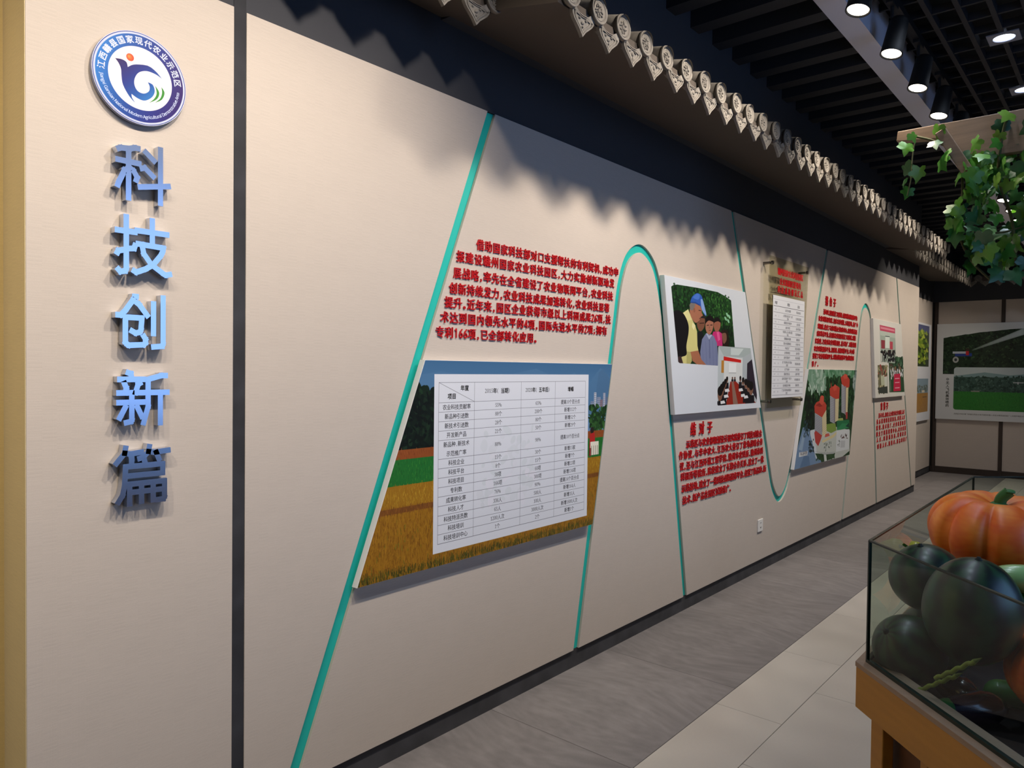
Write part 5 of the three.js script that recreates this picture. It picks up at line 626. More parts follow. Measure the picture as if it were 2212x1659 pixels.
{ // photo board 1
  const A0 = 3.64, A1 = 5.10, Y0 = 1.18, Y1 = 2.00, W = 1400, H = 786, X = (a) => (a - A0) / (A1 - A0) * W, Y = (y) => (Y1 - y) / (Y1 - Y0) * H;
  const tex = canvasTex(W, H, (c) => {
    c.fillStyle = '#d3d8de'; c.fillRect(0, 0, W, H);
    const S = sketch([[148, 178], [540, 265], [560, 565], [195, 675]], [[X(3.738), Y(1.928)], [X(4.546), Y(1.916)], [X(4.612), Y(1.612)], [X(3.838), Y(1.497)]]);
    const pg = (l, f) => poly(c, l.map(p => S(p[0], p[1])), f), cv = (l, f, n = 40) => pg(smooth([...l, l[0]], n), f);
    c.save(); c.beginPath(); [[150, 178], [165, 168], [190, 165], [330, 188], [455, 215], [500, 240], [540, 268], [562, 566], [458, 566], [456, 686], [205, 676], [196, 668]].forEach((p, k) => { const q = S(...p); k ? c.lineTo(q[0], q[1]) : c.moveTo(q[0], q[1]); }); c.closePath(); c.clip();
    c.fillStyle = '#14361a'; c.fillRect(0, 0, W, H); foliage(c, 80, 50, 1000, 480, 2200, [8, 30, 12], [44, 96, 40], 5, 18); foliage(c, 380, 60, 960, 240, 500, [16, 52, 18], [74, 134, 58], 4, 14); foliage(c, 700, 240, 960, 380, 160, [6, 22, 10], [30, 70, 30], 6, 20);
    for (const [x, y] of [[515, 360], [528, 372], [505, 385], [522, 400]]) { const q = S(x, y); oval(c, q[0], q[1], 20, 9, '#8cc29a', 0.5); }
    cv([[470, 470], [500, 455], [520, 475], [522, 560], [480, 560]], '#23170f'); cv([[478, 480], [505, 478], [510, 520], [490, 545]], '#7c5442');                       // man at the right edge
    pg([[425, 470], [455, 462], [480, 480], [484, 560], [432, 560], [415, 500]], '#c42d72'); pg([[446, 470], [462, 470], [470, 520], [455, 530]], '#e05a94'); cv([[428, 400], [450, 385], [470, 405], [470, 440], [455, 468], [438, 465], [428, 435]], '#9a604a'); cv([[424, 405], [440, 378], [466, 385], [473, 410], [455, 402], [432, 412], [428, 430]], '#14100f');
    pg([[318, 480], [345, 460], [362, 480], [365, 690], [318, 690]], '#15181b'); cv([[318, 395], [340, 368], [366, 375], [372, 410], [362, 450], [340, 468], [322, 440]], '#7b4f3b'); cv([[316, 400], [335, 362], [368, 366], [374, 385], [345, 384], [326, 412]], '#2a2422'); pg([[336, 414], [366, 412], [366, 417], [336, 419]], '#2a1a16');
    pg([[352, 520], [378, 480], [402, 486], [428, 496], [448, 540], [460, 690], [345, 690], [340, 600]], '#767e9e'); pg([[378, 482], [398, 520], [418, 492], [412, 486], [398, 496], [386, 480]], '#a9b0c8'); pg([[396, 520], [402, 520], [406, 640], [398, 640]], '#5b6384'); for (let k = 0; k < 5; k++) pg([[352 + k * 22, 530], [355 + k * 22, 530], [362 + k * 22, 690], [358 + k * 22, 690]], '#6a7294');
    cv([[374, 415], [384, 385], [412, 380], [426, 402], [424, 445], [408, 482], [390, 484], [376, 455]], '#a87058'); cv([[372, 425], [376, 382], [398, 366], [424, 376], [430, 408], [418, 404], [396, 398], [380, 412]], '#120d0d'); pg([[383, 427], [397, 425], [397, 430], [383, 432]], '#33201b'); pg([[406, 425], [420, 424], [420, 429], [406, 430]], '#33201b'); pg([[396, 460], [410, 459], [410, 463], [396, 464]], '#6e3a34'); pg([[398, 432], [405, 448], [396, 450]], '#8f5c48');
    // the tall man with the blue cap, from the side, bending forward
    pg([[214, 360], [262, 326], [292, 400], [308, 430], [320, 470], [322, 560], [330, 600], [300, 606], [250, 600], [258, 690], [212, 690], [216, 600], [236, 520], [250, 440]], '#d0c882'); pg([[214, 360], [262, 326], [286, 395], [262, 400], [236, 372]], '#dcd596'); pg([[290, 412], [310, 430], [300, 462], [286, 440]], '#e6e0a8'); pg([[252, 600], [282, 604], [286, 660], [270, 690], [250, 690]], '#b0a968');
    pg([[276, 602], [328, 592], [348, 650], [380, 684], [330, 690], [290, 660]], '#a5694c');
    cv([[272, 330], [284, 300], [316, 288], [352, 312], [350, 345], [358, 366], [344, 376], [334, 400], [312, 414], [292, 396], [276, 362]], '#a56c52'); cv([[270, 300], [284, 280], [308, 284], [304, 312], [294, 330], [278, 330]], '#77716d'); cv([[296, 322], [306, 318], [308, 342], [298, 346]], '#905a46'); pg([[330, 330], [346, 332], [345, 337], [330, 335]], '#3a231c'); pg([[334, 382], [348, 378], [346, 384], [334, 388]], '#6e3d36');
    cv([[276, 282], [288, 246], [318, 222], [344, 232], [358, 262], [380, 356], [372, 366], [352, 330], [338, 300], [310, 284]], '#2f5aae', 60); cv([[344, 262], [358, 268], [381, 360], [366, 352], [350, 322]], '#86a3d6', 30); cv([[292, 248], [318, 226], [338, 234], [330, 262], [306, 258]], '#4874c8', 30); pg([[278, 276], [312, 280], [340, 296], [338, 304], [308, 288], [278, 284]], '#23468c');
    cv([[160, 345], [192, 332], [232, 356], [262, 420], [264, 480], [250, 560], [250, 620], [214, 640], [180, 690], [150, 690]], '#120f13', 60); pg([[186, 640], [214, 628], [232, 690], [188, 690]], '#3c2a2a');
    c.restore();
    for (const [x, y] of [[505, 238], [524, 248], [170, 160]]) { const q = S(x, y); oval(c, q[0], q[1], 12, 6, '#3f5a45'); }
    const x0 = X(4.367), y0 = Y(1.612); meeting(c, x0, y0, X(5.00) - x0, Y(1.234) - y0);
    poly(c, [[X(4.87), Y(1.62)], [X(5.06), Y(1.62)], [X(5.06), Y(1.22)], [X(5.028), Y(1.22)]], '#d3d8de');
  });
  printedBoard('photo_board', 'white photo board showing a man in a blue cap and a meeting room', 'photo board', [[3.811, 1.197], [5.078, 1.197], [4.769, 1.986], [3.660, 1.986]], [A0, A1, Y0, Y1], tex);
}
{ // the housing poster
  const A0 = 5.75, A1 = 7.40, Y0 = 0.68, Y1 = 1.485, W = 1400, H = 700, X = (a) => (a - A0) / (A1 - A0) * W, Y = (y) => (Y1 - y) / (Y1 - Y0) * H;
  const tex = canvasTex(W, H, (c) => {
    const S = sketch([[245, 120], [935, 125], [830, 1360], [35, 1560]], [[X(6.055), Y(1.478)], [X(7.393), Y(1.478)], [X(7.213), Y(0.689)], [X(5.764), Y(0.689)]]);
    const pg = (l, f) => poly(c, l.map(p => S(p[0], p[1])), f), fol = (x0, y0, x1, y1, n, d, l, s0, s1) => brush(c, n, (i, u, v, w) => { const q = S(x0 + u * (x1 - x0), y0 + v * (y1 - y0)); oval(c, q[0], q[1], s0 + (s1 - s0) * rnd(), (s0 + (s1 - s0) * rnd()) * 0.55, css(mix(d, l, w * w)), rnd() * 3); });
    c.fillStyle = '#1c3a1e'; c.fillRect(0, 0, W, H); fol(180, 120, 930, 900, 1600, [10, 30, 14], [58, 100, 56], 8, 30); fol(240, 130, 480, 420, 130, [104, 140, 116], [184, 200, 188], 16, 50); fol(480, 120, 900, 190, 120, [66, 116, 80], [136, 170, 146], 14, 44); fol(885, 130, 950, 1360, 130, [110, 128, 124], [158, 170, 168], 14, 36); fol(200, 520, 330, 980, 160, [4, 14, 8], [26, 48, 28], 12, 36);
    pg([[20, 1580], [60, 1330], [160, 950], [260, 980], [330, 1150], [420, 1460], [300, 1520]], '#6d87a6'); pg([[110, 1540], [175, 1350], [245, 1370], [260, 1500]], '#587393'); pg([[100, 1270], [160, 1050], [190, 1060], [150, 1290]], '#8ba2b8');
    pg([[250, 1000], [330, 980], [400, 1160], [480, 1450], [340, 1400], [300, 1200]], '#c3cbd0'); fol(175, 850, 265, 1080, 46, [20, 40, 34], [52, 74, 84], 8, 18); fol(240, 1130, 310, 1310, 34, [18, 34, 30], [50, 70, 84], 8, 16);
    pg([[330, 1050], [640, 950], [835, 1000], [830, 1300], [720, 1390], [480, 1460], [360, 1380]], '#b6bcb6'); pg([[330, 1330], [470, 1340], [620, 1330], [600, 1400], [470, 1450], [380, 1420]], '#2b4a2a'); fol(340, 1330, 610, 1430, 80, [20, 42, 22], [66, 104, 56], 6, 16); pg([[455, 1350], [490, 1350], [500, 1450], [465, 1455]], '#c7ccc8'); pg([[330, 1300], [460, 1350], [600, 1340], [620, 1310], [470, 1320]], '#a5aaa8');
    pg([[495, 910], [620, 890], [640, 1000], [560, 1040], [480, 1000]], '#75903f'); pg([[640, 830], [730, 820], [740, 860], [650, 880]], '#93a45c');
    const tower = (L, R, roof, top, spire) => { pg(L, '#9c9ea4'); pg(R, '#d0c49e'); const [l0, l1, l2, l3] = L, n = Math.round((l3[1] - l0[1]) / 24); c.lineWidth = 2.2; for (let k = 1; k < n; k++) { const t = k / n; for (const [p0, p1, q0, q1, s] of [[l0, l3, l1, l2, '#5b6070'], [R[0], R[3], R[1], R[2], '#8f8062']]) { const a = S(p0[0] + (p1[0] - p0[0]) * t, p0[1] + (p1[1] - p0[1]) * t), b = S(q0[0] + (q1[0] - q0[0]) * t, q0[1] + (q1[1] - q0[1]) * t); c.strokeStyle = s; c.beginPath(); c.moveTo(...a); c.lineTo(...b); c.stroke(); } } pg(roof, '#b23f31'); pg(top, '#c4503f'); if (spire) pg(spire, '#9c3a30'); };
    tower([[710, 330], [760, 350], [760, 760], [710, 740]], [[775, 350], [812, 330], [800, 730], [770, 750]], [[700, 235], [735, 200], [790, 205], [830, 265], [824, 372], [770, 385], [715, 325]], [[730, 215], [760, 180], [796, 196], [790, 250], [748, 262]]); pg([[758, 360], [776, 360], [772, 780], [758, 770]], '#837c84');
    tower([[545, 500], [602, 520], [602, 900], [545, 870]], [[622, 540], [674, 530], [664, 850], [618, 880]], [[540, 395], [585, 362], [650, 355], [684, 385], [676, 540], [620, 548], [545, 495]], [[585, 380], [616, 332], [646, 360], [636, 420], [600, 428]], [[556, 380], [562, 290], [572, 380]]); pg([[602, 530], [622, 540], [618, 900], [602, 905]], '#7d7880');
    tower([[330, 745], [432, 808], [432, 1075], [325, 1010]], [[432, 808], [492, 700], [496, 1050], [436, 1092]], [[322, 645], [350, 595], [400, 570], [470, 590], [494, 630], [490, 702], [432, 812], [328, 742]], [[392, 590], [408, 512], [432, 492], [458, 508], [456, 610], [420, 640]]); pg([[340, 640], [395, 600], [440, 650], [400, 660]], '#8d2b24');
    pg([[320, 1030], [340, 1000], [430, 1070], [420, 1110], [395, 1180], [375, 1225], [335, 1170]], '#ad3d38'); pg([[480, 1050], [530, 1040], [540, 1080], [470, 1100]], '#c05a4c'); pg([[430, 1150], [590, 1060], [640, 1020], [635, 1060], [600, 1100], [440, 1180]], '#cdbf92'); pg([[770, 740], [800, 730], [800, 830], [775, 840]], '#9c3e3a'); fol(460, 1170, 560, 1290, 18, [16, 36, 22], [60, 84, 60], 5, 12);
    pg([[645, 862], [825, 850], [822, 968], [645, 1000]], '#1f6a40'); pg([[645, 985], [720, 900], [820, 900], [820, 968], [645, 1000]], '#2c8050'); pg([[770, 940], [820, 890], [820, 965]], '#133a30'); pg([[640, 1004], [826, 985], [822, 1275], [632, 1315]], '#c9ced0'); fol(700, 1060, 800, 1120, 26, [56, 34, 32], [128, 90, 84], 5, 12); fol(655, 1150, 690, 1230, 14, [60, 66, 60], [130, 136, 130], 4, 9); pg([[700, 1150], [765, 1150], [760, 1250], [698, 1255]], '#b3b7ba');
    pg([[108, 1312], [226, 1290], [222, 1352], [104, 1378]], '#d7dadc'); { const q = S(122, 1340); penText(c, '科研院', q[0], q[1], 30, '#33363c', 0.12, 'left', 1.5); }
  });
  printedBoard('housing_poster', 'poster of three red-roofed towers among trees, right half of the wall', 'poster', [[5.764, 0.689], [7.213, 0.689], [7.393, 1.478], [6.055, 1.478]], [A0, A1, Y0, Y1], tex);
}
{ // the last photo board
  const A0 = 7.90, A1 = 9.33, Y0 = 1.18, Y1 = 2.01, W = 1100, H = 640, X = (a) => (a - A0) / (A1 - A0) * W, Y = (y) => (Y1 - y) / (Y1 - Y0) * H;
  const tex = canvasTex(W, H, (c) => {
    c.fillStyle = '#d6d4cc'; c.fillRect(0, 0, W, H);
    const S = sketch([[180, 610], [600, 690], [655, 1764], [215, 1794]], [[X(7.913), Y(2.0)], [X(9.062), Y(2.0)], [X(9.306), Y(1.197)], [X(8.06), Y(1.197)]]);
    const pg = (l, f) => poly(c, l.map(p => S(p[0], p[1])), f), dots = (n, x0, y0, x1, y1, rx, ry, cols) => brush(c, n, (i, u, v) => { const q = S(x0 + u * (x1 - x0), y0 + v * (y1 - y0)); oval(c, q[0], q[1], rx * (0.6 + 0.8 * rnd()), ry * (0.6 + 0.8 * rnd()), cols[i % cols.length]); });
    pg([[276, 705], [505, 752], [522, 1282], [290, 1256]], '#a3b0a4'); pg([[276, 705], [505, 752], [506, 830], [282, 790]], '#c04a64'); pg([[290, 730], [495, 772], [495, 800], [292, 762]], '#d98a98'); pg([[282, 790], [506, 830], [510, 900], [286, 860]], '#b9c4b8'); pg([[360, 878], [424, 884], [424, 1052], [360, 1048]], '#d6e0d6'); pg([[360, 868], [426, 876], [426, 886], [360, 880]], '#3a4242'); pg([[297, 930], [356, 936], [354, 1062], [300, 1058]], '#8f3d46'); pg([[426, 950], [472, 956], [472, 1072], [428, 1068]], '#b84a58'); dots(90, 296, 1090, 512, 1250, 15, 13, ['#19181b', '#232228', '#121114', '#2d2a2c']); pg([[290, 1130], [318, 1130], [320, 1258], [291, 1254]], '#b9bdb4'); dots(16, 300, 1085, 505, 1140, 9, 8, ['#4a332b', '#161314']);
    pg([[245, 1305], [390, 1310], [396, 1726], [262, 1722]], '#77745a'); dots(120, 255, 1310, 388, 1715, 16, 13, ['#5b563e', '#8d8866', '#b3ac84', '#46432f', '#9a3d38', '#6d6a50']); pg([[292, 1450], [345, 1450], [352, 1600], [300, 1610]], '#b7bba0'); pg([[345, 1480], [388, 1470], [390, 1640], [352, 1630]], '#c9ccc0'); dots(3, 300, 1410, 370, 1440, 16, 20, ['#7d5745', '#201915']); pg([[262, 1640], [390, 1620], [396, 1726], [262, 1722]], '#3c3f3a');
    pg([[510, 1186], [620, 1184], [648, 1708], [420, 1712], [412, 1270], [515, 1280]], '#2d4a30'); dots(90, 515, 1190, 625, 1300, 22, 14, ['#243f2a', '#3d5f42', '#56785a', '#1b2f20']); dots(60, 420, 1290, 630, 1400, 20, 12, ['#243f2a', '#4a3f34', '#6c8468']); dots(46, 440, 1370, 618, 1480, 15, 17, ['#c2c4ca', '#9da0a8', '#d9d9da', '#7d6a60']); dots(16, 445, 1335, 612, 1380, 10, 12, ['#15110f', '#8a5d48']); pg([[490, 1440], [584, 1432], [592, 1690], [482, 1698]], '#bf2346'); for (const y of [1500, 1560, 1640]) pg([[504, y], [572, y - 4], [572, y + 10], [504, y + 14]], '#e2a2b0'); pg([[420, 1560], [440, 1500], [450, 1700], [422, 1704]], '#5d6b58');
  });
  printedBoard('photo_board', 'white photo board of three group photographs with pink banners, near the far end', 'photo board', [[8.060, 1.197], [9.306, 1.197], [9.062, 2.000], [7.913, 2.000]], [A0, A1, Y0, Y1], tex);
}
// boards beyond the end of the long wall
{
  const A0 = 10.6, A1 = 12.02, Y0 = 0.79, Y1 = 2.158, W = 800, H = 770, X = (a) => (a - A0) / (A1 - A0) * W, Y = (y) => (Y1 - y) / (Y1 - Y0) * H;
  const tex = canvasTex(W, H, (c) => {
    c.fillStyle = '#dadbe0'; c.fillRect(0, 0, W, H); const x0 = X(10.72), x1 = X(11.89); c.fillStyle = '#2c3a1c'; c.fillRect(x0, Y(2.13), x1 - x0, Y(1.552) - Y(2.13)); c.fillStyle = '#4a5078'; c.fillRect(x0, Y(2.13), x1 - x0, 56);
    for (let k = 0; k < 60; k++) { const x = x0 + rnd() * (x1 - x0 - 90), y = Y(2.05) + rnd() * (Y(1.60) - Y(2.05)); c.save(); c.beginPath(); c.rect(x0, Y(2.13), x1 - x0, Y(1.552) - Y(2.13)); c.clip(); poly(c, [[x, y], [x + 50, y - 26], [x + 110, y + 8], [x + 50, y + 14]], css(mix([70, 104, 24], [176, 190, 60], rnd()))); c.restore(); }
    c.fillStyle = '#7f95a2'; c.fillRect(x0, Y(1.382), x1 - x0, Y(0.911) - Y(1.382)); foliage(c, x0 + 10, Y(1.29), x1 - 20, Y(1.2), 90, [70, 84, 70], [120, 124, 100], 6, 18); c.fillStyle = '#a5752a'; c.fillRect(x0, Y(1.18), x1 - x0, Y(0.911) - Y(1.18)); blades(c, x0, Y(1.17), x1, Y(0.92), 700, [140, 90, 30], [200, 150, 66], 12); c.fillStyle = '#d8cdb4'; c.fillRect(X(11.5), Y(1.22), 90, 18); c.fillStyle = '#6b4a24'; c.fillRect(X(11.55), Y(1.13), 150, 8);
  });
  const g = printedBoard('photo_board', 'white board with a leaf photograph above a field photograph, behind the wall end', 'photo board', rect(A0, A1, Y0, Y1), [A0, A1, Y0, Y1], tex, 0, 0.026); g.position.x = -0.259;
}
{
  const x0 = -0.204, x1 = 2.25, Y0 = 0.79, Y1 = 2.183, W = 1400, H = 795, X = (x) => (x - x0) / (x1 - x0) * W, Y = (y) => (Y1 - y) / (Y1 - Y0) * H;
  const tex = canvasTex(W, H, (c) => {
    c.fillStyle = '#d2d4d4'; c.fillRect(0, 0, W, H);
    c.save(); c.beginPath(); c.moveTo(X(-0.12), Y(1.975)); for (let k = 0; k <= 20; k++) c.lineTo(X(-0.12 + k * 0.045), Y(1.975 + 0.008 * k * (1 - k / 70) + 0.008 * rnd())); c.lineTo(X(2.1), Y(2.09)); c.lineTo(X(2.1), Y(1.45)); c.lineTo(X(-0.12), Y(1.45)); c.clip();
    c.fillStyle = '#1c2f1d'; c.fillRect(0, 0, W, H); foliage(c, X(-0.12), Y(2.12), X(2.1), Y(1.45), 1500, [10, 24, 14], [58, 84, 52], 4, 16);
    for (let k = 0; k < 60; k++) { const t = k / 60; oval(c, X(0.25 + 0.62 * t), Y(1.80 + 0.26 * t), 8 + 34 * t, 6 + 20 * t, 'rgba(196,206,204,' + (0.16 + 0.1 * t) + ')', -0.5); }
    c.fillStyle = '#243a86'; c.fillRect(X(0.03), Y(1.755), 120, 26); c.fillStyle = '#b9bec8'; c.fillRect(X(0.0), Y(1.78), 100, 18); oval(c, X(0.185), Y(1.80), 13, 15, '#3a2a24'); c.fillStyle = '#b8242c'; c.fillRect(X(0.165), Y(1.785), 22, 34); oval(c, X(0.04), Y(1.66), 22, 26, '#a9aaa6'); oval(c, X(0.04), Y(1.66), 10, 12, '#33363a'); c.restore();
    c.save(); c.beginPath(); c.roundRect(X(0.022), Y(1.55), X(2.1) - X(0.022), Y(0.934) - Y(1.55), 20); c.clip(); c.fillStyle = '#b9c4c4'; c.fillRect(0, 0, W, H); poly(c, [[X(0), Y(1.42)], [X(0.4), Y(1.48)], [X(0.7), Y(1.44)], [X(1.3), Y(1.5)], [X(2.2), Y(1.43)], [X(2.2), Y(1.3)], [X(0), Y(1.3)]], '#7f9a9a'); c.fillStyle = '#39544a'; c.fillRect(0, Y(1.41), W, Y(1.2) - Y(1.41)); foliage(c, X(0), Y(1.42), X(2.1), Y(1.2), 700, [34, 58, 50], [84, 112, 100], 5, 16); c.fillStyle = '#2f7a2e'; c.fillRect(0, Y(1.2), W, 300); blades(c, X(0), Y(1.19), X(2.1), Y(0.92), 2500, [30, 96, 34], [66, 140, 52], 12); c.fillStyle = '#c3c6c6'; c.fillRect(X(0.74), Y(1.345), 70, 7); c.fillRect(X(0.79), Y(1.35), 8, 20); c.fillStyle = '#8d8a84'; c.fillRect(X(0.24), Y(1.215), 60, 10); c.restore();
    c.strokeStyle = '#3a3a3a'; c.lineWidth = 3; c.beginPath(); c.arc(X(-0.056), Y(1.375), 9, 0, 7); c.stroke(); oval(c, X(-0.056), Y(1.375), 4, 4, '#3a3a3a');
    [...'无人飞机高效喷药'].forEach((ch, k) => penText(c, ch, X(-0.056) - 13, Y(1.322 - k * 0.0475), 26, '#33342f', 0.11));
    let s = ''; const pool = '无人飞机高效喷药农业科技示范区应用推广新技术水平'; for (let k = 0; k < 74; k++) s += pool[(k * 7 + (k >> 2)) % pool.length]; penText(c, s, X(0.03), Y(0.873), 13, '#6a6a66', 0.1);
  });
  const g = group('photo_board'); tag(g, 'wide white board on the end wall with spraying and green field photographs', 'photo board'); g.position.set(0, 0, -A_FAR + 0.002);
  obj('board', new RoundedBoxGeometry(x1 - x0, Y1 - Y0, 0.024, 1, 0.002).translate((x0 + x1) / 2, (Y0 + Y1) / 2, 0.013), M.board, g);
  obj('print', new THREE.PlaneGeometry(x1 - x0 - 0.004, Y1 - Y0 - 0.004).translate((x0 + x1) / 2, (Y0 + Y1) / 2, 0.0258), glossPrint(tex), g);
}
{ // the clear acrylic panel on stand-offs
  const g = group('acrylic_panel'); tag(g, 'clear acrylic panel on metal stand-offs with red title and white list sheet', 'panel');
  const acr = phys({ color: hex('#f2f2e8'), roughness: 0.04, transmission: 1, thickness: 0, ior: 1.4 });
  obj('clear_plate', wallPiece([[5.122, 1.194], [5.802, 1.194], [5.922, 2.278], [5.129, 2.278]].map(p => p), 0.052, 0.008, 0.001), acr, g);
  for (const [a, y] of [[5.150, 2.227], [5.868, 2.232], [5.146, 1.240], [5.786, 1.240]]) { const s = obj('stand_off', new THREE.CylinderGeometry(0.009, 0.009, 0.053, 20).rotateZ(Math.PI / 2).translate(0.0265, y, -a), mat({ color: hex('#77746e'), roughness: 0.35, metalness: 1 }), g); obj('cap', new THREE.CylinderGeometry(0.013, 0.0145, 0.012, 24).rotateZ(-Math.PI / 2).translate(0.067, y, -a), mat({ color: hex('#6d6a64'), roughness: 0.35, metalness: 1 }), s); }
  const A0 = 5.187, A1 = 5.837, Y0 = 1.263, Y1 = 2.003, W = 700, H = 800;
  const tex = canvasTex(W, H, (c) => {
    c.fillStyle = '#d9dade'; c.fillRect(0, 0, W, H); const hs = [62, 58, 66, 46, 46, 60, 46, 46, 44, 46, 46, 68, 46, 44, 66, 46, 66]; let y = 30; c.strokeStyle = '#a3a4ae'; c.lineWidth = 2;
    const pool = '农业科技园区企业研究院技术推广新品种示范基地国家级省市发展服务平台成果应用建设培训中心'; let q = 0; const word = (n) => { let s = ''; for (let k = 0; k < n; k++) s += pool[(q = (q * 5 + 7 + k) % pool.length)]; return s; };
    hs.forEach((h, i) => { const hh = h * 0.83; c.beginPath(); c.moveTo(14, y); c.lineTo(W - 14, y); c.stroke(); const m = y + hh / 2; if (!i) { penText(c, '年度', 36, m, 26, '#33343a', 0.12); penText(c, '项目', 330, m, 26, '#33343a', 0.14, 'center'); penText(c, '企业', 560, m, 26, '#33343a', 0.14, 'center'); } else { penText(c, String(2014 + (i >> 2)), 40, m, 17, '#7a7b84', 0.1); penText(c, String(i), 120, m, 18, '#5a5b64', 0.1); const two = h > 58; penText(c, word(two ? 10 : 5 + i % 4), 320, m - (two ? 9 : 0), 21, '#4a4b54', 0.1, 'center'); if (two) penText(c, word(2), 320, m + 14, 20, '#4a4b54', 0.1, 'center'); penText(c, word(4 + i % 3), 560, m, 21, '#4a4b54', 0.1, 'center'); } y += hh; }); c.beginPath(); c.moveTo(14, y); c.lineTo(W - 14, y); c.stroke();
  });
  obj('list_sheet', printGeo(rect(A0, A1, Y0, Y1), 0.0612, [A0, A1, Y0, Y1]), mat({ map: tex, roughness: 0.6 }), g);
  const redLines = [['赣州国家农业科技园区', 5.293, 2.180, 5.768], ['企业和园区获得的', 5.335, 2.110, 5.722], ['科技成果情况汇总', 5.299, 2.050, 5.769]];
  for (const [s, a0, y, a1] of redLines) [...s].forEach((ch, i, all) => { const o = obj('character', charGeo(ch, 0.052, 0.0065, 0.002), red, g); o.position.set(0.0605, y, -(a0 + (a1 - a0) * i / (all.length - 1))); });
}
{ // power socket low on the wall
  const g = group('wall_socket'); g.position.set(0, 0.344, -5.168); tag(g, 'small white power socket low on the wall right of the narrow teal strip', 'socket');
  obj('plate', new RoundedBoxGeometry(0.009, 0.088, 0.088, 3, 0.003).translate(0.0045, 0, 0), mat({ color: hex('#e4e2dd'), roughness: 0.4 }), g);
  for (const [y, z, r] of [[0.018, -0.008, 0.5], [0.018, 0.008, -0.5], [-0.018, 0, 0], [-0.014, 0.009, 0.6], [-0.014, -0.009, -0.6]]) obj('socket_hole', new THREE.BoxGeometry(0.002, 0.009, 0.003).rotateX(r).translate(0.0088, y, z), M.black, g);
}
// ------------------------------------------------------------------ lamps
const glowWarm = mat({ color: 0x111111, emissive: new THREE.Color(1.0, 0.90, 0.74), emissiveIntensity: 7, roughness: 0.4 });
const glowCool = mat({ color: 0x111111, emissive: new THREE.Color(0.72, 0.82, 1.0), emissiveIntensity: 6, roughness: 0.4 });
const lampBlack = mat({ color: hex('#0c0c0e'), roughness: 0.7 });
const track = tag(obj('lighting_track', [abox(1.085, 1.115, 3.262, 3.298, A_BACK + 0.3, A_FAR - 0.4)], lampBlack), 'long black lighting track beside the pale ceiling beam', 'track');
function trackSpot(a, label, pw, tilt) {
  const g = group('track_spotlight'); g.position.set(1.10, 3.01, -a); tag(g, label, 'spotlight', 'black spotlights along the ceiling track');
  const head = new THREE.Matrix4().makeRotationFromEuler(new THREE.Euler(-0.22, 0, -0.14));
  obj('lamp_body', new THREE.LatheGeometry([[0.0005, 0.185], [0.036, 0.183], [0.044, 0.170], [0.050, 0.02], [0.052, 0.0], [0.047, 0.0], [0.045, 0.012], [0.0005, 0.012]].map(p => new THREE.Vector2(p[0], p[1])), 28).applyMatrix4(head), lampBlack, g);
  const ad = obj('track_adapter', new RoundedBoxGeometry(0.034, 0.022, 0.11, 2, 0.004).translate(0, 0.243, 0), lampBlack, g); obj('stem', new THREE.CylinderGeometry(0.008, 0.008, 0.06, 12).translate(0, 0.205, 0), lampBlack, ad);
  obj('lamp_lens', new THREE.CircleGeometry(0.0445, 32).rotateX(Math.PI / 2).translate(0, 0.006, 0).applyMatrix4(head), glowWarm, g);
  const l = new THREE.SpotLight(SPOT_COL, SPOT_CD * pw, 0, SPOT_ANG, SPOT_PEN, 2); l.name = 'track_spot_lamp'; l.castShadow = true; l.shadow.radius = 2.0; l.shadow.mapSize.set(1024, 1024); l.shadow.bias = -0.0005;
  l.position.set(-0.002, -0.004, 0); l.target.position.set(-Math.sin(tilt), -Math.cos(tilt), 0); g.add(l); g.add(l.target);
  return g;
}
const spotAt = [[-1.1, 1.0], [-0.3, 1.5], [0.30, 0.6], [0.86, 1.1], [1.50, 1.05], [2.25, 0.45], [2.8125, 0.8]]; for (let k = 0; k < 15; k++) spotAt.push([3.375 + 0.5625 * k, 1]);
const ord = ['nearest', 'second', 'third', 'fourth', 'fifth'];
spotAt.forEach(([a, pw], k) => {
  const vis = k - 7, label = vis >= 0 && vis < 5 ? ord[vis] + ' glowing black track spotlight from the camera, along the pale ceiling beam' : vis < 0 ? 'black track spotlight nearer than the photograph shows' : 'black track spotlight far down the ceiling track, behind the vine leaves';
  trackSpot(a, label, vis > 0 && vis % 2 ? 0.45 : pw, vis > 0 && vis % 2 ? -0.12 : SPOT_TILT);
});
function downlight(x, a) {
  const g = group('ceiling_downlight'); g.position.set(x, 3.296, -a); tag(g, x < 1.5 ? 'cool white round downlight in a square frame, set in the open grid ceiling' : 'cool white downlight in the open grid ceiling, right of the frame', 'downlight', 'cool downlights in the grid ceiling');
  const s = new THREE.Shape(rect(-0.075, 0.075, -0.075, 0.075).map(p => new THREE.Vector2(p[0], p[1]))); s.holes.push(new THREE.Path().absarc(0, 0, 0.052, 0, Math.PI * 2));
  obj('frame', new THREE.ExtrudeGeometry(s, { depth: 0.006, bevelEnabled: false, curveSegments: 24 }).rotateX(Math.PI / 2).translate(0, 0.002, 0), mat({ color: hex('#8d8f9c'), roughness: 0.5 }), g);
  obj('lamp_lens', new THREE.CircleGeometry(0.051, 32).rotateX(Math.PI / 2).translate(0, 0.001, 0), glowCool, g);
  const l = new THREE.SpotLight(DOWN_COL, DOWN_CD, 0, 1.2, 0.8, 2); l.name = 'downlight_lamp'; l.castShadow = true; l.shadow.radius = 2.4; l.shadow.mapSize.set(512, 512);
  l.position.set(0, -0.006, 0); l.target.position.set(0, -1, 0); g.add(l); g.add(l.target);
}
for (const a of [-0.9, 1.0, 1.95, 2.9, 3.86, 4.81, 5.76, 7.66, 9.56, 11.4]) downlight(1.455, a);
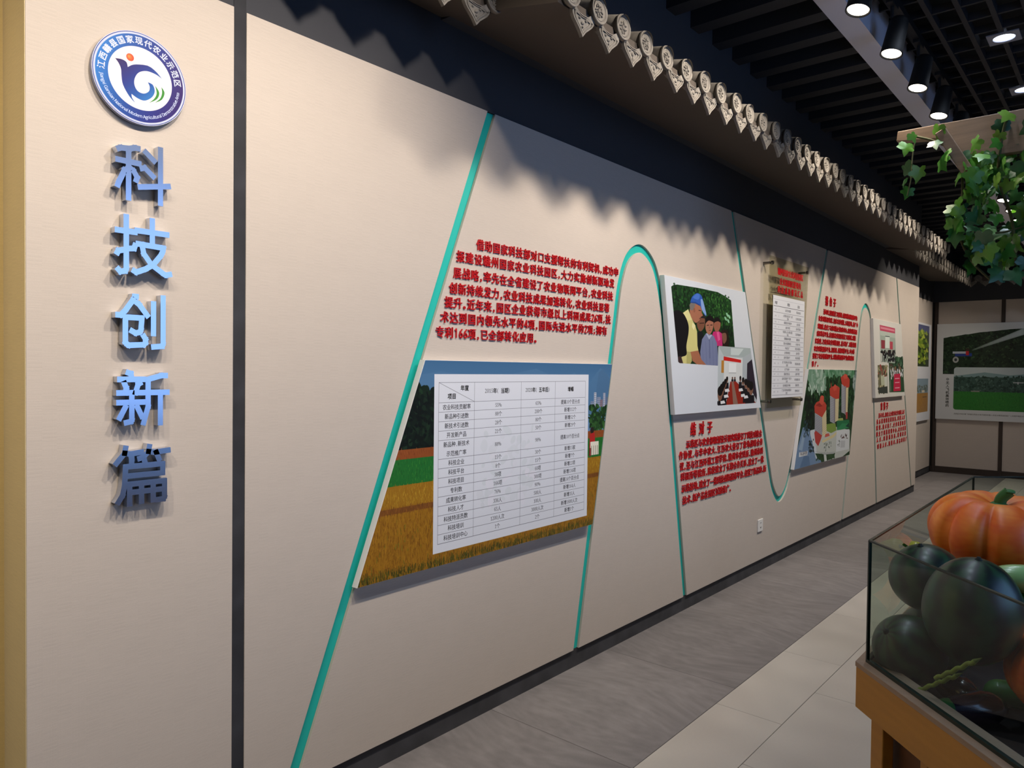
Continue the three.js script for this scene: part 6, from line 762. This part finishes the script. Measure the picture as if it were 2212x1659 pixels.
{ // the video screen on the right wall, seen only as a reflection
  const g = group('video_screen'); g.position.set(X_R - 0.002, 1.95, -2.35); tag(g, 'large blue video screen on the right wall, mirrored in the metal characters', 'screen');
  obj('screen_frame', new RoundedBoxGeometry(0.05, 1.92, 2.62, 2, 0.008).translate(-0.025, 0, 0), lampBlack, g);
  obj('screen_glow', new THREE.PlaneGeometry(2.5, 1.8).rotateY(-Math.PI / 2).translate(-0.0525, 0, 0), mat({ color: 0x050505, emissive: SCREEN_COL, emissiveIntensity: SCREEN_L * 0.6, roughness: 0.3 }), g);
  const l = new THREE.RectAreaLight(SCREEN_COL, SCREEN_L, 2.5, 1.8); l.name = 'screen_light'; l.position.set(-0.06, 0, 0); l.rotation.y = Math.PI / 2; g.add(l);
}
// ------------------------------------------------------------------ the display case with fruit and vegetables
const CX = 1.560, CZ = -1.900, YL = 0.75, YT = 1.045, YF = 0.665;
const caseOutline = (o) => { // plan of the case (x, z), pushed in by o: a long block with its corners cut at 45 degrees
  const x0 = CX + o, x1 = 3.30 - o, z1 = -1.33 - o, z0 = -3.95 + o, k = 0.586 * o; // 45 degree corners
  return [[x0, z0 + 0.57 - k], [x0, CZ - k], [x0 + 0.57 - k, z1], [x1 - 0.57 + k, z1], [x1, CZ - k], [x1, z0 + 0.57 - k], [x1 - 0.57 + k, z0], [x0 + 0.57 - k, z0]];
};
const planShape = (pts) => new THREE.Shape(pts.map(p => new THREE.Vector2(p[0], -p[1])));
const slab = (o0, y0, y1, o1 = null, bev = 0) => { const s = planShape(caseOutline(o0)); if (o1 !== null) s.holes.push(new THREE.Path(planShape(caseOutline(o1)).getPoints())); return new THREE.ExtrudeGeometry(s, { depth: y1 - y0 - 2 * bev, bevelEnabled: bev > 0, bevelThickness: bev, bevelSize: bev, bevelOffset: -bev, bevelSegments: 2 }).rotateX(-Math.PI / 2).translate(0, y0 + bev, 0); };
{
  const g = group('display_case'); g.position.set(0, 0, 0); tag(g, 'glass display case on a mustard wooden stand, full of pumpkins and watermelons', 'display case');
  const grainT = dataTex(256, 256, (u, v) => { const k = 1 + 0.05 * tn(u, v, 3, 30) + 0.04 * tn(u, v, 8, 60, 5) + 0.02 * (rnd() - 0.5); return [cl(232 * k), cl(226 * k), cl(214 * k)]; }, true);
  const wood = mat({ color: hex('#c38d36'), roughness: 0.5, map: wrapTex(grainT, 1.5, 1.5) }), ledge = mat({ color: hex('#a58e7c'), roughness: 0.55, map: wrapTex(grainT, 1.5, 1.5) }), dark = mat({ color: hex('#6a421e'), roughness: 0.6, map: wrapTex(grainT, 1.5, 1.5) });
  obj('ledge', uvBox(slab(-0.018, YL - 0.012, YL, 0.045, 0.001)), ledge, g);
  obj('apron', uvBox(slab(-0.016, 0.638, YL - 0.0125, 0.04, 0.0012)), wood, g);
  obj('tray', uvBox(slab(0.041, YF - 0.02, YF)), mat({ color: hex('#241c1a'), roughness: 0.9 }), g);
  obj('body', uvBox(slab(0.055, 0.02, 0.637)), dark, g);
  const o = caseOutline(0.028), q = caseOutline(0.055);
  for (let i = 0; i < 8; i++) { // posts and rails in front of the dark panels
    const A = o[i], B = o[(i + 1) % 8], L = Math.hypot(B[0] - A[0], B[1] - A[1]), t = Math.atan2(B[1] - A[1], B[0] - A[0]), n = Math.max(1, Math.round(L / 0.19));
    const place = (geo, s, nm) => { const m = obj(nm, uvBox(geo), wood, g); m.position.set(A[0] + (B[0] - A[0]) * s, 0, A[1] + (B[1] - A[1]) * s); m.rotation.y = -t; return m; };
    for (let k = 0; k < n; k++) place(new RoundedBoxGeometry(k ? 0.026 : 0.05, 0.61, 0.028, 1, 0.003).translate(k ? 0 : 0.02, 0.328, 0.0), k / n, 'post');
    place(new RoundedBoxGeometry(L, 0.06, 0.026, 1, 0.003).translate(0, 0.05, 0), 0.5, 'rail');
  }
  const glass = phys({ color: hex('#e2ece4'), roughness: 0.02, transmission: 1, thickness: 0, ior: 1.32 }), edge = mat({ color: hex('#1d2a22'), roughness: 0.25 });
  const p = caseOutline(0.006);
  for (let i = 0; i < 8; i++) {
    const A = p[i], B = p[(i + 1) % 8], L = Math.hypot(B[0] - A[0], B[1] - A[1]), t = Math.atan2(B[1] - A[1], B[0] - A[0]);
    const pane = obj('glass_pane', new THREE.PlaneGeometry(L - 0.006, YT - YL - 0.004).translate(0, (YT + YL) / 2, 0), glass, g); pane.position.set((A[0] + B[0]) / 2, 0, (A[1] + B[1]) / 2); pane.rotation.y = -t;
    obj('top_edge', new THREE.BoxGeometry(L, 0.004, 0.007).translate(0, YT, 0), edge, pane); obj('side_edge', new THREE.BoxGeometry(0.005, YT - YL, 0.007).translate(-L / 2, (YT + YL) / 2, 0), edge, pane); obj('bottom_edge', new THREE.BoxGeometry(L, 0.008, 0.009).translate(0, YL + 0.004, 0), edge, pane);
  }
}
function pumpkinGeo(ribs, depth, flat, sd) {
  const g = new THREE.SphereGeometry(1, 96, 48), p = g.attributes.position;
  for (let i = 0; i < p.count; i++) {
    const x = p.getX(i), y = p.getY(i), z = p.getZ(i), t = Math.atan2(z, x), s = Math.hypot(x, z), w = Math.abs(Math.sin(t * ribs / 2 + 0.25 * Math.sin(2 * t + sd)));
    const k = 1 - depth * Math.pow(1 - w, 2.2), r = s * k * (1 + 0.02 * Math.sin(3 * t + sd)), yy = y * flat * (0.72 + 0.28 * s) - (y > 0 ? 0.16 : 0.10) * flat * Math.sign(y) * Math.exp(-s * s * 9) + (1 - k) * -0.12 * y;
    p.setXYZ(i, x * (r / Math.max(s, 1e-6)), yy, z * (r / Math.max(s, 1e-6)));
  }
  g.computeVertexNormals(); return g;
}
const rind = dataTex(512, 256, (u, v) => { const k = tn(u, v, 18, 5), s = tn(u, v, 50, 40, 3); const t = Math.max(0, Math.min(1, 0.5 + 0.55 * k + 0.2 * s)); return mix([226, 84, 12], [250, 150, 48], t).map(cl); }, true);
const orange = phys({ map: rind, roughness: 0.5, clearcoat: 0.15, clearcoatRoughness: 0.3, bumpMap: wrapTex(speckle, 6, 4), bumpScale: 0.0004 });
const melonT = dataTex(512, 256, (u, v) => { const w = 0.5 + 0.5 * Math.cos(u * Math.PI * 2 * 9 + 2.4 * tn(u, v, 6, 9)); const k = Math.max(0, Math.min(1, w * 1.2 - 0.25 + 0.3 * tn(u, v, 26, 30, 7))); return mix([26, 62, 34], [6, 24, 17], k).map(cl); }, true);
const melon = phys({ map: melonT, roughness: 0.42, clearcoat: 0.2, clearcoatRoughness: 0.25 });
const stemGreen = mat({ color: hex('#2f6a2c'), roughness: 0.6 }), paleGreen = phys({ color: hex('#8fc07a'), roughness: 0.3, clearcoat: 0.5, clearcoatRoughness: 0.2 }), cucGreen = phys({ color: hex('#2f7a2c'), roughness: 0.35, clearcoat: 0.4, clearcoatRoughness: 0.2, bumpMap: wrapTex(speckle, 3, 3), bumpScale: 0.0008 }), aubergine = phys({ color: hex('#2a1426'), roughness: 0.25, clearcoat: 0.8, clearcoatRoughness: 0.12 });
function stemGeo(r, h, bend) { const c = new THREE.CatmullRomCurve3([new THREE.Vector3(0, 0, 0), new THREE.Vector3(bend * 0.2, h * 0.5, 0), new THREE.Vector3(bend, h, bend * 0.3)]); const g = new THREE.TubeGeometry(c, 10, r, 5, false), cap = new THREE.SphereGeometry(r, 8, 5).scale(1, 0.4, 1).translate(bend, h, bend * 0.3), base = new THREE.CylinderGeometry(r, r * 2.4, h * 0.35, 10).translate(0, h * 0.1, 0); return mergeGeometries([g, cap, base].map(x => x.toNonIndexed())); }
function pumpkin(label, [x, y, z], r, flat, ribs, turn, tilt = [0, 0], depth = 0.13) {
  const g = group('pumpkin'); tag(g, label, 'pumpkin', 'produce in the glass case'); g.position.set(x, y, z); g.rotation.set(tilt[0], turn, tilt[1]);
  obj('rind', pumpkinGeo(ribs, depth, flat, turn).scale(r, r, r), orange, g);
  obj('stem', stemGeo(r * 0.09, r * 0.26, r * 0.12).translate(0, r * flat * 0.55, 0), stemGreen, g); return g;
}
pumpkin('big ribbed orange pumpkin rising above the glass rim', [1.766, 1.020, -2.38], 0.172, 0.74, 9, 0.55, [0.10, -0.05], 0.16);
pumpkin('orange pumpkin buried under the big one, seen between the watermelons', [1.765, 0.802, -2.42], 0.165, 0.78, 10, 0.3);
pumpkin('orange pumpkin in the near right corner of the glass case', [1.960, 0.790, -1.975], 0.128, 0.86, 10, 0.9, [0.2, -0.35]);
pumpkin('small orange pumpkin peeking over the big one, at its back', [1.80, 0.972, -3.02], 0.105, 0.8, 10, 0.2, [0, 0.1]);
pumpkin('greenish orange pumpkin at the photograph\'s right edge behind the big one', [2.03, 0.965, -2.95], 0.125, 0.78, 10, 1.2);
pumpkin('low orange pumpkin carrying the small one at the back', [1.82, 0.778, -3.0], 0.135, 0.78, 9, 0.8);
pumpkin('low orange pumpkin under the right-hand one at the back', [2.08, 0.776, -2.93], 0.135, 0.78, 9, 1.8);
function watermelon(label, [x, y, z], [rx, ry, rz], rot) {
  const g = group('watermelon'); tag(g, label, 'watermelon', 'produce in the glass case'); g.position.set(x, y, z); g.rotation.set(...rot);
  obj('rind', new THREE.SphereGeometry(1, 56, 36).scale(rx, ry, rz), melon, g);
  obj('stem_end', new THREE.LatheGeometry([[0.0005, 0.006], [0.004, 0.006], [0.005, 0.002], [0.011, -0.003]].map(p => new THREE.Vector2(p[0], p[1])), 14).translate(0, ry, 0), mat({ color: hex('#10170f'), roughness: 0.8 }), g);
}
watermelon('dark watermelon nearest the left glass, upper of the two at the corner', [1.652, 0.934, -2.090], [0.086, 0.083, 0.088], [0.15, 0.4, 0.15]);
watermelon('largest dark watermelon, in front of the big pumpkin', [1.776, 0.916, -1.926], [0.100, 0.122, 0.100], [0.12, 0.2, -0.1]);
watermelon('dark watermelon lying low in the left corner of the glass case', [1.646, 0.786, -1.955], [0.080, 0.086, 0.080], [0.7, 0.3, 0.5]);
watermelon('dark watermelon mostly hidden behind the three front ones', [1.665, 0.76, -2.15], [0.092, 0.092, 0.092], [1.2, 0.1, 0.2]);
{
  const g = group('gourd'); g.position.set(1.862, 0.958, -2.14); g.rotation.set(0, 0.3, -0.05); tag(g, 'pale green gourd at the right edge behind the largest watermelon', 'gourd');
  obj('rind', new THREE.SphereGeometry(1, 32, 20).scale(0.085, 0.034, 0.036), paleGreen, g); obj('stem', stemGeo(0.005, 0.02, 0.004).rotateZ(-Math.PI / 2).translate(0.083, 0, 0), stemGreen, g);
  const under = group('gourd'); under.position.set(1.90, 0.905, -2.18); under.rotation.set(0, 0.5, 0.06); tag(under, 'darker green gourd just under the pale one', 'gourd'); obj('rind', new THREE.SphereGeometry(1, 28, 18).scale(0.09, 0.036, 0.036), cucGreen, under); obj('stem', stemGeo(0.005, 0.02, 0.004).rotateZ(-Math.PI / 2).translate(0.088, 0, 0), stemGreen, under);
  const c = group('cucumber'); c.position.set(1.862, 0.700, -2.075); c.rotation.set(0, 0.25, 0.05); tag(c, 'short green cucumber low in front of the near pumpkin', 'cucumber');
  const cg = new THREE.CapsuleGeometry(0.031, 0.10, 10, 24).rotateZ(Math.PI / 2), cp = cg.attributes.position; for (let i = 0; i < cp.count; i++) cp.setY(i, cp.getY(i) - 0.9 * cp.getX(i) ** 2); cg.computeVertexNormals(); obj('skin', cg, cucGreen, c); obj('stem', stemGeo(0.004, 0.014, 0.002).rotateZ(-Math.PI / 2).translate(0.078, -0.006, 0), stemGreen, c);
  const bean = (label, A, B, r) => { const v0 = new THREE.Vector3(...A), v1 = new THREE.Vector3(...B), d = v1.clone().sub(v0), pts = []; for (let i = 0; i <= 12; i++) pts.push(d.clone().multiplyScalar(i / 12).add(new THREE.Vector3(0, 0.002 * Math.sin(i * 2.1), 0.001 * Math.cos(i * 1.7)))); const b = group('long_bean'); b.position.copy(v0); tag(b, label, 'bean'); obj('pod', new THREE.TubeGeometry(new THREE.CatmullRomCurve3(pts), 40, r, 8, false), mat({ color: hex('#7d8a2c'), roughness: 0.5 }), b); obj('tip', new THREE.ConeGeometry(r, r * 4, 8).translate(0, r * 2, 0).applyQuaternion(new THREE.Quaternion().setFromUnitVectors(new THREE.Vector3(0, 1, 0), d.clone().normalize())).translate(d.x, d.y, d.z), mat({ color: hex('#5b6a20'), roughness: 0.6 }), b); };
  bean('upper yellow-green bean leaning on the largest watermelon', [1.730, 0.790, -1.795], [1.806, 0.858, -1.765], 0.0048);
  bean('lower yellow-green bean pointing at the left corner of the glass case', [1.690, 0.742, -1.822], [1.768, 0.806, -1.800], 0.0046);
  const egg = (label, x, y, z, rot, s) => { const e = group('aubergine'); e.position.set(x, y, z); e.rotation.set(...rot); tag(e, label, 'aubergine'); obj('skin', new THREE.LatheGeometry([[0.0005, -0.09], [0.022, -0.082], [0.034, -0.058], [0.037, -0.03], [0.031, 0.01], [0.023, 0.05], [0.017, 0.075], [0.0005, 0.082]].map(q => new THREE.Vector2(q[0] * s, q[1] * s)), 24), aubergine, e); obj('calyx', new THREE.LatheGeometry([[0.026, 0.045], [0.021, 0.068], [0.007, 0.084], [0.006, 0.11], [0.0005, 0.111]].map(q => new THREE.Vector2(q[0] * s, q[1] * s)), 8), stemGreen, e); };
  egg('dark aubergine lying along the near glass, left one', 1.775, 0.702, -1.90, [Math.PI / 2, 0, 0.75], 1); egg('dark aubergine lying along the near glass, right one', 2.06, 0.702, -1.80, [Math.PI / 2, 0, 1.3], 1); egg('dark aubergine half under the low left watermelon', 1.72, 0.702, -2.02, [Math.PI / 2, 0, 2.4], 1);
  const pep = group('pepper'); pep.position.set(1.608, 0.955, -2.26); pep.rotation.set(0.3, 0, 1.2); tag(pep, 'small yellow-green pepper by the left glass behind the upper watermelon', 'pepper'); obj('skin', new THREE.LatheGeometry([[0.0005, -0.05], [0.012, -0.042], [0.022, -0.01], [0.026, 0.02], [0.020, 0.036], [0.0005, 0.03]].map(q => new THREE.Vector2(q[0], q[1])), 20), mat({ color: hex('#a8ac38'), roughness: 0.35 }), pep); obj('stem', stemGeo(0.004, 0.02, 0.004).translate(0, 0.03, 0), stemGreen, pep);
}
// ------------------------------------------------------------------ pergola beams and the climbing vine
{
  const wt = dataTex(256, 256, (u, v) => { const k = 1 + 0.10 * tn(u, v, 3, 26) + 0.06 * tn(u, v, 6, 70, 5) + 0.03 * (rnd() - 0.5); return [cl(214 * k), cl(190 * k), cl(160 * k)]; }, true);
  const pine = mat({ color: hex('#a4978c'), roughness: 0.6, map: wrapTex(wt, 1.6, 1.6) }), brown = mat({ color: hex('#7c4528'), roughness: 0.6, map: wrapTex(wt, 1.6, 1.6) });
  const raft = (name, label, z, x0, x1, yt, m, t) => { const g = group(name); g.position.set(x0, yt, z); tag(g, label, 'beam'); const s = new THREE.Shape(); s.moveTo(0, -0.045); s.lineTo(0.005, 0); s.lineTo(x1 - x0, 0); s.lineTo(x1 - x0, -0.188); s.lineTo(0.335, -0.188); s.bezierCurveTo(0.27, -0.185, 0.26, -0.085, 0.165, -0.066); s.lineTo(0.02, -0.050); s.closePath(); obj('rafter', uvBox(new THREE.ExtrudeGeometry(s, { depth: t - 0.006, bevelEnabled: true, bevelThickness: 0.003, bevelSize: 0.003, bevelOffset: -0.003, bevelSegments: 2, curveSegments: 16 }).translate(0, 0, -t / 2)), m, g); return g; };
  const r1 = raft('pergola_beam', 'pale wooden pergola beam with a shaped tail, over the vine', -4.0, 1.122, 3.6, 2.64, pine, 0.05);
  const st = (x, y0, y1, z) => obj('hanger', new THREE.CylinderGeometry(0.008, 0.008, y1 - y0, 10).translate(x, (y0 + y1) / 2, z), lampBlack, r1);
  st(0.9, 0, 0.66, 0); st(2.2, 0, 0.66, 0);
  const br = tag(obj('pergola_brace', uvBox(new RoundedBoxGeometry(0.048, 0.27, 0.044, 2, 0.004).rotateZ(0.5).translate(1.385, 2.475, -3.945)), pine), 'short slanting wooden brace under the pergola beam tail', 'brace');
  const r2 = raft('pergola_beam', 'reddish brown pergola beam deep behind the vine leaves', -5.35, 1.62, 3.6, 2.55, brown, 0.05); const st2 = obj('hanger', new THREE.CylinderGeometry(0.008, 0.008, 0.75, 10).translate(0.8, 0.375, 0), lampBlack, r2);
  // cross beams that carry the rafters from the back
  const pur = tag(obj('pergola_purlin', uvBox(new RoundedBoxGeometry(0.05, 0.12, 3.2, 2, 0.004).translate(2.05, 2.56 + 0.14, -4.2)), pine), 'pale purlin lying across the pergola beams at the right edge', 'beam');

  // vine: five-lobed leaves, each a mesh of its own, on thin stems
  const v = group('climbing_vine'); tag(v, 'green climbing vine hanging from the pergola beams', 'vine'); v.position.set(1.5, 2.45, -4.0);
  const leafG = [0, 1, 2].map(k => {
    const L = [[0, 0], [0.16, -0.14], [0.40, -0.16], [0.50, 0.02], [0.42, 0.16], [0.58, 0.34], [0.48, 0.52], [0.26, 0.56], [0.14, 0.80], [0, 1.05]], r = L.map(([x, y]) => [x * (1 + 0.08 * Math.sin(k * 3 + y * 9)), y]);
    const pts = [...r, ...r.slice(1, -1).reverse().map(([x, y]) => [-x * (1 + 0.1 * Math.sin(k * 5 + y * 7)), y])];
    const g = new THREE.BufferGeometry(), P = [], U = []; const c = [0, 0.38], at = ([x, y]) => { P.push(x, -y + 0.1, -0.32 * Math.abs(x) * (0.6 + 0.4 * k / 2) - 0.22 * (y - 0.3) ** 2 + 0.03 * Math.sin(7 * x + 9 * y + k)); U.push(x + 0.6, y); };
    for (let i = 0; i < pts.length; i++) { at(c); at(pts[(i + 1) % pts.length]); at(pts[i]); }
    g.setAttribute('position', new THREE.BufferAttribute(new Float32Array(P), 3)); g.setAttribute('uv', new THREE.BufferAttribute(new Float32Array(U), 2)); const w = mergeVertices(g, 1e-4); w.computeVertexNormals(); return w;
  });
  const leafM = ['#3f8024', '#2d6626', '#58922a', '#285a2e', '#6f9832'].map(h => phys({ color: hex(h), roughness: 0.42, side: THREE.DoubleSide, transmission: 0.3, thickness: 0 }));
  const add = (x, y, a, s, ry, rx, rz, m) => { const o = obj('leaf', leafG[(rnd() * 3) | 0], leafM[m ?? ((rnd() * 5) | 0)], v); o.position.set(x - 1.5, y - 2.45, -a + 4.0); o.rotation.set(rx, ry, rz); o.scale.setScalar(s); };
  const stem = (pts, r) => obj('stem', new THREE.TubeGeometry(new THREE.CatmullRomCurve3(pts.map(p => new THREE.Vector3(p[0] - 1.5, p[1] - 2.45, -p[2] + 4.0))), 40, r, 6, false), mat({ color: hex('#4a4a26'), roughness: 0.8 }), v);
  for (const [x, y, s] of [[1.182, 2.531, 0.07], [1.207, 2.575, 0.05], [1.168, 2.433, 0.075], [1.237, 2.404, 0.075], [1.188, 2.325, 0.055], [1.177, 2.364, 0.045], [1.311, 2.583, 0.075], [1.301, 2.524, 0.06], [1.342, 2.458, 0.065], [1.328, 2.424, 0.08], [1.399, 2.362, 0.07], [1.408, 2.446, 0.07], [1.383, 2.214, 0.08], [1.408, 2.19, 0.065], [1.381, 2.139, 0.08], [1.393, 2.079, 0.075], [1.588, 2.60, 0.07], [1.562, 2.564, 0.07], [1.554, 2.514, 0.055], [1.521, 2.437, 0.055], [1.574, 2.396, 0.055], [1.466, 2.044, 0.07], [1.511, 2.061, 0.08], [1.508, 2.008, 0.08], [1.531, 1.964, 0.08], [1.576, 1.887, 0.08], [1.62, 1.884, 0.08], [1.517, 2.203, 0.045], [1.553, 2.146, 0.06]])
    add(x, y + s * 0.3, 3.93 + rr(-0.03, 0.03), s, rr(-0.9, 0.9), rr(-0.7, 0.5), rr(-0.7, 0.7));
  const edgeX = (y) => y > 2.4 ? 1.43 : y > 2.1 ? 1.425 : 1.43 + (2.1 - y) * 0.42;
  for (let i = 0; i < 230; i++) {
    const y = 1.93 + 0.62 * Math.pow(rnd(), 0.85), x0 = edgeX(y) + 0.03, x = x0 + (1.95 - x0) * Math.pow(rnd(), 1.3), a = 4.02 + rr(-0.2, 0.28);
    add(x, y, a, rr(0.05, 0.085), rr(-1.3, 1.3), rr(-1.0, 0.8), rr(-1.2, 1.2));
  }
  for (let i = 0; i < 34; i++) { const t = i / 34; add(1.40 + 0.05 * Math.sin(t * 9) + rr(0, 0.05), 2.46 - 0.52 * t, 3.97 + rr(-0.05, 0.08), rr(0.045, 0.075), rr(-1.2, 1.2), rr(-0.9, 0.7), rr(-1, 1)); }
  stem([[1.20, 2.60, 3.96], [1.30, 2.55, 3.95], [1.39, 2.47, 3.95], [1.41, 2.3, 3.97], [1.40, 2.12, 3.96], [1.45, 1.98, 3.98], [1.53, 1.88, 4.0]], 0.006);
  stem([[1.21, 2.59, 3.96], [1.20, 2.48, 3.95], [1.20, 2.40, 3.94], [1.185, 2.31, 3.94]], 0.003);
  stem([[1.58, 2.62, 3.96], [1.56, 2.5, 3.95], [1.55, 2.35, 3.98], [1.60, 2.15, 4.02], [1.62, 1.95, 4.02]], 0.007);
  stem([[1.85, 2.6, 4.05], [1.8, 2.4, 4.05], [1.74, 2.2, 4.06], [1.72, 2.0, 4.05]], 0.007); stem([[1.98, 2.6, 4.02], [1.99, 2.35, 4.05], [1.9, 2.1, 4.06]], 0.006);
  stem([[1.41, 2.44, 3.96], [1.55, 2.42, 4.0], [1.72, 2.46, 4.04], [1.9, 2.44, 4.05], [2.1, 2.47, 4.04]], 0.006); stem([[1.40, 2.14, 3.97], [1.55, 2.10, 4.0], [1.72, 2.14, 4.06], [1.9, 2.1, 4.05]], 0.005);

}
renderer.render(scene, camera);
